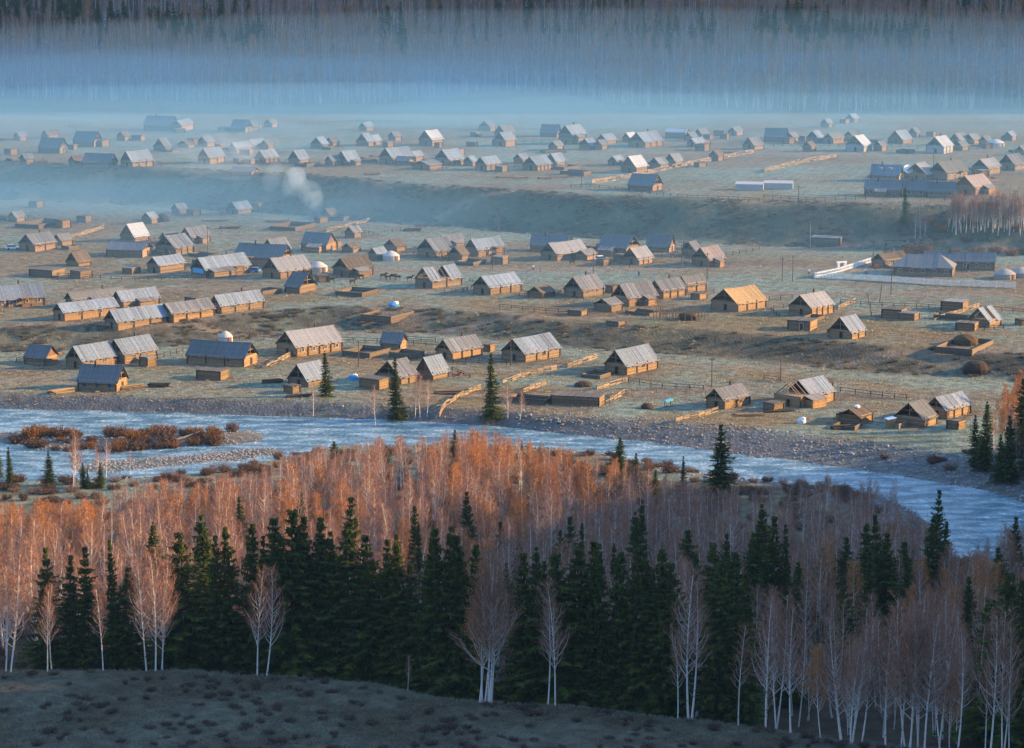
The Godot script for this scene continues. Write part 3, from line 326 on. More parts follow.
const FENCES = [
	[[[-58.3,-643.1],[-52.9,-663.0]],"sunlit board fence against the many-windowed house","b",1.2],
	[[[-15.9,-589.7],[-11.7,-605.0],[-7.0,-616.1]],"sunlit board fence slanting to the water beside spruce","b",1.2],
	[[[-2.2,-621.0],[4.3,-634.4],[10.7,-641.3]],"board fence below the white-plank cabin","b",1.2],
	[[[13.1,-643.1],[20.8,-657.4]],"short board fence behind the square-window cabin","b",1.2],
	[[[2.5,-611.3],[8.0,-621.0]],"short board fence by the log pen","b",1.2],
	[[[19.2,-613.8],[26.9,-625.6]],"board fence below the square-window cabin","b",1.2],
	[[[20.6,-596.4],[25.6,-609.7]],"board fence at the end of the long byre","b",1.2],
	[[[26.8,-624.3],[34.3,-617.1],[43.4,-613.8]],"post and rail fence past the square-window cabin","r",1.2],
	[[[34.8,-575.3],[40.0,-581.0],[44.9,-588.3]],"low fence running to the dark grey cabin","b",1.2],
	[[[81.4,-568.3],[87.5,-576.7]],"low fence in front of the grey-blue cabin","b",1.2],
	[[[85.3,-712.1],[91.7,-725.6]],"board fence at the tan-roofed house on pasture","b",1.2],
	[[[107.7,-693.6],[116.9,-706.4],[123.5,-717.9]],"sunlit fence behind the flat-topped store","b",1.2],
	[[[68.8,-727.9],[75.3,-731.6]],"rail fence beyond the golden roof","r",1.2],
	[[[87.3,-723.3],[94.7,-717.9],[106.3,-715.2],[112.5,-712.1]],"long rail fence across the pasture","r",1.2],
	[[[122.5,-712.1],[132.9,-705.5]],"rail fence at the picture edge on pasture","r",1.2],
	[[[74.2,-611.3],[80.4,-606.5],[87.8,-601.9]],"rail fence between the open-loft cabin and joined cabins","r",1.2],
	[[[58.4,-627.6],[61.6,-624.3]],"short rail fence on the river pasture","r",1.2],
	[[[-66.4,-688.1],[-59.0,-684.1]],"rail fence behind the many-windowed house","r",1.2],
	[[[-42.9,-682.1],[-33.8,-680.2],[-18.4,-674.3]],"rail fence above the log pens","r",1.2],
	[[[-14.1,-648.4],[-8.0,-650.2],[-1.3,-648.4]],"rail fence right of the three-bay cabin on grass","r",1.2],
	[[[-26.4,-684.1],[-19.2,-680.2]],"short rail fence by the blue hut","r",1.2],
	[[[-85.7,-655.6],[-80.9,-666.7]],"rail fence beside the tall two-bay cabin","r",1.2],
	[[[-71.2,-682.1],[-64.0,-690.0]],"rail fence behind the long blue barn","r",1.2],
	[[[-128.9,-774.4],[-109.8,-766.6],[-91.5,-769.2]],"rail fence along the village lane","r",1.2],
	[[[41.8,-812.5],[56.0,-821.1]],"rail fence beside the rose-brown house","r",1.2],
	[[[64.2,-818.2],[75.4,-833.0]],"rail fence running off past the rose-brown house","r",1.2],
	[[[-3.2,-714.3],[8.8,-707.7],[15.3,-705.5]],"rail fence on the bank brink","r",1.2],
	[[[-139.0,-861.3],[-132.4,-887.6]],"pale fence on the frosty meadow","b",1.2],
	[[[-111.9,-941.5],[-97.2,-934.0]],"timber yard fence by the lone cabin","r",1.2],
	[[[-59.7,-877.5],[-45.0,-911.8]],"sunlit fence of the timber yard","b",1.2],
	[[[-38.5,-877.5],[-28.2,-887.6]],"short fence on the frosty meadow","r",1.2],
	[[[26.8,-923.5],[41.4,-945.9],[59.3,-981.0],[75.9,-1009.1],[91.2,-1035.8]],"long pale board fence climbing the upper terrace","b",1.6],
	[[[19.7,-913.1],[32.2,-909.2],[53.4,-882.5],[78.6,-871.6]],"rail fence along the terrace brink","r",1.2],
	[[[88.5,-963.1],[104.2,-994.9],[120.4,-1018.8]],"pale board fence beyond the white tents","b",1.6],
	[[[81.2,-882.5],[96.4,-871.6],[113.3,-877.4]],"dark rail fence on the terrace brink","r",1.2],
	[[[97.5,-1062.8],[129.5,-1059.6],[159.1,-1054.4],[183.9,-1062.8]],"pale fence beside the far road","r",1.2],
	[[[-90.0,-1157.9],[-66.1,-1170.7],[-42.2,-1168.1]],"faint fence across the misty meadow","r",1.2],
	[[[1.3,-1075.8],[18.3,-1081.2]],"faint pale fence among far houses","r",1.2],
	[[[-184.2,-997.4],[-166.4,-990.2],[-154.9,-987.2]],"faint fence on the far brink","r",1.2],
	[[[-184.6,-1145.4],[-159.9,-1127.2]],"faint fence near the misty wood","r",1.2],
	[[[85.6,-771.8],[94.3,-783.3],[101.9,-797.4],[105.7,-804.0]],"white painted picket fence running back from the gate","w",1.6],
	[[[85.6,-771.8],[100.9,-766.6],[119.4,-756.6],[138.9,-751.6]],"white painted picket fence before the hipped house","w",1.7],
	[[[-93.4,-710.6],[-98.0,-708.1],[-107.4,-713.9]],"thin rail fence round the yard of the grey roofed log cabin directly behind the longest","r",1.0],
	[[[-119.2,-651.7],[-116.6,-656.8],[-111.1,-657.7]],"thin rail fence round the yard of the small blue-roofed hut with a sunlit plank end","r",1.0],
	[[[-145.3,-841.5],[-145.9,-848.6],[-144.3,-851.9]],"thin rail fence round the yard of the smaller blue-grey cabin huddled against a larger","r",1.0],
	[[[-112.3,-857.7],[-113.0,-853.6],[-118.3,-850.0],[-122.3,-851.8]],"thin rail fence round the yard of the steep cabin with bright white roof and red-brown","r",1.0],
	[[[-100.8,-818.9],[-105.6,-819.9],[-108.5,-823.9],[-108.1,-831.1]],"thin rail fence round the yard of the dark-roofed two-bay cabin with sunlit end bays","r",1.0],
	[[[-100.1,-845.5],[-105.7,-841.5],[-111.5,-843.7]],"thin rail fence round the yard of the little hut squeezed between two dark-roofed cabins","r",1.0],
	[[[-77.6,-817.8],[-80.2,-823.8],[-77.0,-834.1],[-69.4,-836.3]],"thin rail fence round the yard of the striped roof peeping over the wide blue barn","r",1.0],
	[[[-36.5,-823.6],[-40.6,-825.7],[-43.0,-829.9]],"thin rail fence round the yard of the shed of brown boards behind the small yurt","r",1.0],
	[[[-18.8,-812.1],[-24.7,-810.9],[-27.6,-812.9],[-29.7,-819.0]],"thin rail fence round the yard of the double grey-roofed house with sunlit orange bays","r",1.0],
	[[[-27.9,-837.4],[-25.6,-845.7],[-22.7,-848.4],[-12.2,-846.5]],"thin rail fence round the yard of the rear wing of a double grey-roofed house","r",1.0],
	[[[-18.6,-807.2],[-20.5,-810.3],[-19.0,-816.2],[-19.5,-815.7]],"thin rail fence round the yard of the steep little brown hut in front","r",1.0],
	[[[-12.0,-764.9],[-9.3,-756.2],[-12.2,-747.5],[-18.5,-743.3]],"thin rail fence round the yard of the ruined house with the middle of its roof","r",1.0],
	[[[-13.5,-744.2],[-11.2,-751.4],[-3.7,-755.5]],"thin rail fence round the yard of the pale-roofed barn beside the ruined house","r",1.0],
	[[[-18.8,-640.7],[-14.1,-639.3],[-9.8,-629.5],[-9.8,-629.9]],"thin rail fence round the yard of the steep pale-roofed cabin with orange board gable","r",1.0],
	[[[1.9,-737.3],[5.1,-742.1],[6.2,-742.6],[13.0,-739.9]],"thin rail fence round the yard of the squat turf-coloured shed standing alone on the meadow","r",1.0],
	[[[19.2,-728.7],[15.3,-730.2],[11.7,-736.7],[14.2,-745.3]],"thin rail fence round the yard of the grey-roofed log cabin with plank-strewn side beside turf","r",1.0],
	[[[55.0,-741.8],[50.1,-738.8],[43.9,-741.7]],"thin rail fence round the yard of the topmost log house of the long joined row","r",1.0],
	[[[6.5,-841.4],[12.4,-843.4],[19.2,-839.7]],"thin rail fence round the yard of the hazy blue roof behind the tan-roofed long house","r",1.0],
	[[[34.2,-793.4],[28.8,-799.2],[27.9,-803.1],[31.9,-813.0]],"thin rail fence round the yard of the tan-roofed cabin with sunlit bays","r",1.0],
	[[[38.0,-833.6],[41.4,-839.0],[43.0,-839.9]],"thin rail fence round the yard of the dark blue hut with yellow end wall","r",1.0],
	[[[48.4,-820.3],[50.1,-825.5],[52.0,-827.0],[56.0,-827.1]],"thin rail fence round the yard of the steep grey cabin with a lean-to touching","r",1.0],
	[[[50.6,-802.3],[54.0,-807.1],[61.4,-807.0],[61.5,-806.9]],"thin rail fence round the yard of the rose-brown roofed log house with four sunlit bays","r",1.0],
	[[[68.9,-699.8],[67.6,-709.9],[68.5,-712.6],[74.4,-718.7]],"thin rail fence round the yard of the log house with tan plank roof and five","r",1.0],
	[[[123.1,-680.5],[118.2,-679.0],[116.4,-679.7],[113.5,-688.1]],"thin rail fence round the yard of the half-roofed cabin with sunlit broken log wall","r",1.0],
	[[[112.5,-792.3],[122.2,-793.1],[126.5,-789.5],[129.2,-782.8]],"thin rail fence round the yard of the house with blue-grey hipped roof inside","r",1.0],
	[[[117.9,-779.7],[114.5,-789.7],[115.5,-798.0],[134.4,-809.2]],"thin rail fence round the yard of the long blue-roofed barrack with white doors","r",1.0],
	[[[123.4,-883.6],[122.3,-891.8],[127.5,-899.1]],"thin rail fence round the yard of the middle dark blue lodge at the terrace brink","r",1.0],
	[[[145.8,-890.5],[147.1,-883.8],[146.0,-879.7],[138.1,-874.7]],"thin rail fence round the yard of the third dark blue lodge with lit windows","r",1.0],
	[[[133.4,-943.2],[135.8,-938.1],[135.1,-931.8],[126.1,-926.6]],"thin rail fence round the yard of the pale lodge with two small dormers","r",1.0],
	[[[144.1,-949.6],[147.3,-945.5],[148.1,-939.7],[145.9,-934.1]],"thin rail fence round the yard of the pale tan roof beside the white dish","r",1.0],
	[[[155.7,-930.7],[148.8,-929.1],[140.3,-935.6]],"thin rail fence round the yard of the wide grey-blue guesthouse with white porch posts","r",1.0],
	[[[-128.2,-994.3],[-125.3,-987.5],[-125.5,-983.5]],"thin rail fence round the yard of the hazy grey house with three yellow bays","r",1.0],
	[[[-84.7,-999.3],[-80.5,-1005.0],[-74.4,-1005.1]],"thin rail fence round the yard of the cabin with pale roof just above the chimney","r",1.0],
	[[[-58.0,-982.4],[-63.3,-983.8],[-66.8,-990.9]],"thin rail fence round the yard of the cabin with pale roof and two yellow bays","r",1.0],
	[[[-22.7,-977.6],[-23.2,-972.6],[-28.8,-967.3]],"thin rail fence round the yard of the low blue-roofed hut with yellow end","r",1.0],
	[[[-10.0,-984.3],[-2.6,-981.9],[-1.1,-980.0]],"thin rail fence round the yard of the cabin with bright yellow bays at the edge","r",1.0],
	[[[0.9,-979.2],[7.1,-984.6],[11.2,-984.6],[17.3,-979.1]],"thin rail fence round the yard of the pale house with four yellow bays","r",1.0],
	[[[18.1,-981.4],[13.5,-981.4],[10.3,-985.4],[10.1,-989.7]],"thin rail fence round the yard of the grey cabin tucked behind the four-bay pale house","r",1.0],
	[[[53.7,-985.5],[56.2,-983.8],[57.7,-981.1],[57.9,-977.4]],"thin rail fence round the yard of the grey cabin just behind the white-roofed brown gable","r",1.0],
	[[[53.0,-992.7],[55.5,-996.0],[57.9,-997.0],[62.6,-995.3]],"thin rail fence round the yard of the farther grey cabin of a pair","r",1.0],
	[[[51.8,-902.0],[49.1,-897.9],[44.9,-895.9],[39.9,-897.1]],"thin rail fence round the yard of the blue-roofed barn alone below the long fence","r",1.0],
	[[[-171.9,-1005.2],[-169.7,-1001.1],[-171.7,-992.8]],"thin rail fence round the yard of the small far log hut standing among the hazy","r",1.0],
	[[[-68.3,-982.9],[-70.7,-988.0],[-69.5,-993.2]],"thin rail fence round the yard of the small far log hut standing among the hazy","r",1.0],
	[[[-169.9,-912.3],[-165.9,-915.5],[-161.9,-915.2],[-159.4,-913.4]],"thin rail fence round the yard of the small log hut on the frosty meadow","r",1.0],
	[[[-54.2,-872.7],[-48.5,-873.9],[-45.7,-872.4],[-42.4,-865.9]],"thin rail fence round the yard of the small log hut on the frosty meadow","r",1.0],
]
const THINGS = [
	["yurt",-55.8,-785.8,0,5.2,"large white felt yurt beside the tan-roofed house","white yurts"],
	["yurt",-35.9,-810.0,0,5.0,"white felt yurt beside a small pale cabin","white yurts"],
	["yurt",139.4,-770.7,0,6.0,"greyish felt yurt at the end of the white fence","white yurts"],
	["yurt",144.5,-773.8,0,6.2,"bright white yurt at the picture edge behind the greyish yurt","white yurts"],
	["yurt",187.1,-1062.8,0,6.5,"far white yurt beyond the guesthouses","white yurts"],
	["yurt",-71.9,-681.3,0,3.6,"small white tent roof behind the long blue barn","white yurts"],
	["tent",78.8,-907.6,-8,9.0,"first of two white box tents on the upper terrace","white box tents"],
	["tent",88.6,-910.8,-8,9.5,"second of two white box tents, farther along the terrace","white box tents"],
	["dish",135.7,-940.0,20,1.7,"white satellite dish beside the pale tan roof",""],
	["gate",95.2,-787.6,20,3.0,"white painted gateway in the picket fence",""],
	["car",26.6,-808.9,25,4.2,"white car parked by the broad blue-roofed house","cars"],
	["car",-74.4,-783.7,160,4.2,"blue car parked behind the porch farmhouse","cars"],
	["car",-152.6,-834.6,10,4.2,"pale car parked left of the dark twin cabins","cars"],
	["haystack",109.8,-657.0,0,6.0,"brown haystack above the long log pen","haystacks"],
	["haystack",-115.9,-907.0,0,4.6,"dark haystack on the far meadow","haystacks"],
	["haystack",29.6,-592.1,0,2.6,"dark brushwood heap on the river flat","haystacks"],
	["haystack",108.8,-635.3,0,6.0,"dark manure heap at the foot of the bank","haystacks"],
	["haystack",16.4,-619.4,0,4.0,"flat dark manure heap below the square-window cabin","haystacks"],
	["trough",34.4,-594.2,30,2.0,"blue-topped trough stand on the river flat",""],
	["tarp",-31.3,-718.8,10,3.0,"blue and white tarpaulin bundle on the slope",""],
	["tarp",-36.9,-628.3,10,2.4,"blue and white dome cover beside the red cart",""],
	["tarp",61.7,-575.3,0,2.0,"pale blue box on the river pasture",""],
	["hut",79.9,-570.2,20,1.8,"small white privy with yellow side by low fence",""],
	["frame",42.8,-696.1,12,12.0,"bare timber frame of poles before the golden roof",""],
	["logpile",-55.1,-623.6,10,5.0,"log pile beside the open-gabled cabin","log piles"],
	["logpile",-86.8,-616.1,25,6.0,"pale log pile at the end of the windowed house","log piles"],
	["logpile",-80.7,-618.4,-10,5.0,"dark log pile by the river below the long barn","log piles"],
	["logpile",-14.4,-609.7,5,7.0,"frosted log pile between cabin and slanting fence","log piles"],
	["logpile",-47.9,-606.5,25,6.5,"flat plank pile near the round spruce","log piles"],
	["logpile",51.5,-583.9,5,7.0,"pale plank pile beside the dark grey cabin","log piles"],
	["logpile",58.2,-588.3,10,7.0,"plank pile in front of the open-loft cabin","log piles"],
	["logpile",69.6,-568.3,5,5.0,"dark log pile before the low hut","log piles"],
	["logpile",-101.6,-611.3,40,7.0,"long sunlit log heap at the river bank","log piles"],
	["logpile",-49.6,-715.7,5,4.0,"small plank pile on the slope below the dark cabin","log piles"],
	["logpile",-61.3,-704.4,5,7.0,"row of firewood on the slope","log piles"],
	["logpile",-98.4,-908.4,5,9.0,"sunlit planks below the lone yard cabin","log piles"],
	["logpile",-91.6,-887.6,5,7.0,"yellow log stack in the timber yard","log piles"],
	["logpile",-63.5,-922.3,8,9.0,"bright planks at the smoking yard","log piles"],
	["logpile",-69.4,-897.9,8,9.0,"second plank pile in the timber yard","log piles"],
	["logpile",-77.5,-904.9,8,8.0,"dark log pile in the timber yard","log piles"],
	["logpile",-58.1,-918.3,8,8.0,"log heap at the end of the smoking yard","log piles"],
	["logpile",-32.1,-880.9,8,6.0,"dim log heap on the frosty meadow","log piles"],
	["logpile",-2.4,-945.9,12,6.0,"first heap of timber on the terrace brink","log piles"],
	["logpile",2.9,-941.7,12,5.0,"second heap of timber on the terrace brink","log piles"],
	["logpile",11.1,-941.7,12,5.0,"third heap of timber on the terrace brink","log piles"],
	["logpile",16.9,-945.9,12,5.0,"fourth heap of timber on the terrace brink","log piles"],
	["logpile",81.7,-1035.8,10,8.0,"yellow timber heap by the top of the long fence","log piles"],
	["logpile",-184.7,-1098.0,20,7.0,"far yellow timber heap below the misty wood","log piles"],
	["logpile",-199.4,-1092.4,20,7.0,"far timber heap beside the faint fence","log piles"],
	["logpile",-162.9,-988.0,5,6.0,"yellow firewood at the far brink","log piles"],
	["logpile",-48.8,-954.4,10,6.0,"yellow firewood above the dark slope","log piles"],
	["driftlog",-68.0,-566.4,25,5.0,"pale bare log lying on the brush island",""],
	["horse",-50.5,-762.6,170,1.0,"dark horse grazing apart from the herd","horses"],
	["horse",-44.4,-759.1,20,1.0,"dark horse walking between house and herd","horses"],
	["horse",-42.6,-769.2,160,1.0,"dark horse beside the brown-roofed house","horses"],
	["horse",-36.4,-770.7,10,1.0,"dark horse bunched in the herd","horses"],
	["horse",-34.8,-767.7,25,1.0,"dark horse bunched in the herd","horses"],
	["horse",-33.7,-769.2,-10,1.0,"dark horse bunched in the herd","horses"],
	["horse",-32.2,-767.7,170,1.0,"dark horse bunched in the herd","horses"],
	["horse",-28.7,-765.6,10,1.0,"dark horse beside the ruined house","horses"],
	["horse",17.7,-799.9,10,1.0,"dark horse below the tan-roofed long house","horses"],
	["horse",-12.8,-628.3,10,1.0,"reddish-brown calf-like horse on the river flat","horses"],
	["person",-35.7,-771.8,0,1.0,"person in dark red jacket standing among the horses","people"],
	["person",-32.9,-771.8,90,1.0,"person in pale jacket standing among the horses","people"],
	["person",6.1,-787.9,0,1.0,"person in white jacket on the village lane","people"],
	["person",8.1,-781.5,90,1.0,"person in dark clothes on the village lane","people"],
	["person",36.1,-774.7,0,1.0,"person in blue jacket on the village lane","people"],
	["person",84.9,-779.1,0,1.0,"person in black on the pasture outside the white gate","people"],
	["person",101.2,-780.1,0,1.0,"person in dark clothes inside the white fence","people"],
	["person",105.0,-788.6,0,1.0,"person in red jacket by the brown-roofed hall","people"],
	["person",105.9,-789.7,40,1.0,"person in maroon jacket by the brown-roofed hall","people"],
	["person",-88.0,-654.1,0,1.0,"person in black by the tall two-bay cabin","people"],
	["pole",62.1,-625.6,0,8.0,"utility pole on the brink pasture","utility poles"],
	["pole",72.6,-663.3,0,5.0,"short post below the flat log box","utility poles"],
	["pole",103.0,-739.6,0,7.0,"utility pole in front of the white fence","utility poles"],
	["pole",105.0,-793.0,0,8.0,"utility pole at the brown-roofed hall","utility poles"],
	["pole",75.8,-764.1,0,7.0,"utility pole on the bare lane","utility poles"],
	["pole",78.7,-764.1,0,7.5,"second utility pole on the bare lane","utility poles"],
	["pole",92.8,-701.2,12,6.0,"leaning pole on the pasture","utility poles"],
	["pole",97.7,-723.3,-6,6.0,"pole on the pasture by the white fence","utility poles"],
	["pole",54.9,-766.6,0,8.0,"utility pole by the joined row","utility poles"],
	["pole",23.1,-774.4,0,7.0,"utility pole on the village lane","utility poles"],
	["pole",45.6,-617.7,0,7.0,"utility pole above the dark grey cabin","utility poles"],
	["pole",-0.3,-646.6,0,6.0,"pole beside the white-plank cabin","utility poles"],
	["pole",49.3,-793.0,0,7.0,"utility pole before the rose-brown house","utility poles"],
	["pole",-36.5,-644.8,0,6.5,"utility pole between cabins on the river flat","utility poles"],
	["pole",-5.6,-790.3,0,7.0,"utility pole beside the frosted barn","utility poles"],
	["pole",-92.2,-827.4,0,8.0,"utility pole behind the porch farmhouse","utility poles"],
	["pole",-4.4,-877.5,0,8.0,"utility pole on the frosty meadow","utility poles"],
	["pole",91.5,-838.2,0,8.0,"pale utility pole beside the lumber rack","utility poles"],
	["pole",90.2,-861.8,0,8.0,"utility pole on the terrace slope","utility poles"],
	["pole",151.4,-985.6,0,9.0,"tall mast behind the guesthouses","utility poles"],
	["pole",101.1,-907.6,15,7.0,"leaning pale pole beyond the white tents","utility poles"],
	["pole",23.3,-917.1,0,6.0,"post on the terrace brink fence","utility poles"],
]
const SPRUCES = [
	[-65.1,-373.4,20,1.22],[-62.0,-373.5,19,0.94],[-59.2,-373.5,20,1.07],[-55.7,-373.6,21,0.94],[-53.7,-373.6,17,1.4],[-46.6,-373.8,22,1.49],[-44.1,-384.7,24,1.57],[-41.3,-372.9,22,1.0],[-39.2,-372.3,23,1.43],[-36.3,-371.7,24,1.39],[-34.7,-371.3,22,0.99],[-32.1,-371.0,25,1.56],
	[-30.4,-370.9,26,1.63],[-28.7,-370.7,25,1.05],[-26.9,-370.4,25,1.62],[-25.1,-369.8,23,1.19],[-24.5,-406.3,22,1.26],[-23.1,-369.1,24,1.64],[-20.6,-368.3,23,1.52],[-17.4,-366.6,23,1.01],[-19.3,-367.8,21,1.22],[-15.3,-365.0,24,1.28],[-15.2,-417.9,18,1.15],[-11.6,-362.2,25,1.04],
	[-9.7,-361.0,26,1.13],[-8.1,-360.4,26,1.44],[-6.5,-359.8,25,0.9],[-4.8,-359.3,24,1.31],[-7.2,-437.6,16,1.22],[-13.9,-397.5,20,0.9],[-16.0,-365.6,21,1.14],[1.6,-358.2,23,1.36],[3.7,-386.0,19,1.28],[4.4,-357.9,22,0.93],[5.9,-357.7,23,1.64],[8.8,-356.4,24,1.49],
	[10.4,-355.7,25,1.63],[12.1,-355.0,25,0.97],[8.9,-413.9,17,1.09],[10.8,-414.7,16,0.92],[13.9,-354.1,24,1.48],[15.6,-353.4,25,1.09],[19.9,-416.8,19,0.98],[18.8,-413.2,18,1.21],[17.9,-352.4,24,1.58],[19.5,-351.9,25,1.51],[21.0,-351.3,23,1.08],[25.8,-367.5,23,1.0],
	[28.2,-377.4,22,1.59],[27.4,-348.9,24,1.32],[31.0,-371.7,22,1.42],[30.3,-347.4,23,0.95],[31.5,-395.3,19,0.93],[38.4,-409.6,20,1.41],[39.2,-398.3,21,1.21],[40.9,-397.4,20,0.94],[35.4,-395.5,19,1.6],[47.5,-410.6,13,1.63],[52.5,-397.5,20,1.5],[55.0,-403.5,20,0.95],
	[56.3,-399.4,18,1.54],[68.0,-428.8,18,0.94],[64.4,-413.7,17,1.55],[67.3,-416.0,16,1.23],[79.6,-423.9,15,1.36],[75.2,-414.7,12,1.55],[65.8,-352.0,24,1.6],[63.4,-333.2,25,1.09],[-44.8,-391.2,20,0.98],[20.9,-521.0,8,1.53],[23.3,-505.6,8,1.27],[31.6,-498.3,9,1.15],
	[-11.0,-518.7,10,1.2],[-6.5,-517.2,10,1.1],[1.9,-522.3,7,1.23],[5.7,-515.4,6,1.33],[9.7,-512.8,6,1.33],[-33.9,-517.0,8,1.74],[-23.6,-512.2,8,1.31],[-53.6,-407.7,12,1.51],[-31.2,-503.0,8,1.21],[-13.5,-452.0,10,1.37],[-1.0,-389.1,16,0.9],[14.7,-393.0,18,1.08],
	[18.5,-352.2,22,0.9],[27.4,-413.5,15,1.72],[24.7,-442.8,12,1.55],[7.6,-422.0,13,1.22],[51.3,-413.0,14,1.48],[60.1,-409.7,14,1.9],[-1.9,-427.7,13,1.15],[-35.9,-454.7,12,1.8],[-57.1,-423.2,14,1.44],[-45.1,-446.0,13,1.5],[42.3,-393.0,15,1.81],[47.3,-380.0,16,1.19],
	[57.7,-393.2,15,1.51],[65.8,-384.4,15,1.68],[64.2,-362.2,17,1.64],[38.6,-370.1,15,1.36],[13.8,-476.2,9,1.81],[26.0,-489.7,8,1.69],[52.1,-389.3,16,1.37],[42.7,-374.8,8,1.42],[-13.9,-363.9,20,1.15],[38.4,-495.9,15.5,1.38],[-41.7,-606.8,10.5,1.38],[-25.4,-591.4,14.5,1.38],
	[-4.6,-586.9,15.0,1.38],[93.3,-530.9,14.0,1.38],[92.1,-535.5,10,1.38],[96.4,-522.8,13.5,1.38],[95.3,-525.6,9,1.38],[121.8,-847.7,11.5,1.38],[-96.0,-514.1,7.5,1.38],[-102.0,-532.9,9,1.38],[-88.0,-512.3,7.0,1.38],[-81.3,-510.5,5.0,1.38],[-78.2,-510.5,5.0,1.38],[-80.4,-509.6,4.0,1.38],
	[102.5,-541.4,16,1.38],[102.0,-527.7,18,1.38],[106.2,-536.5,18,1.38],[101.3,-515.6,15,1.38],
]
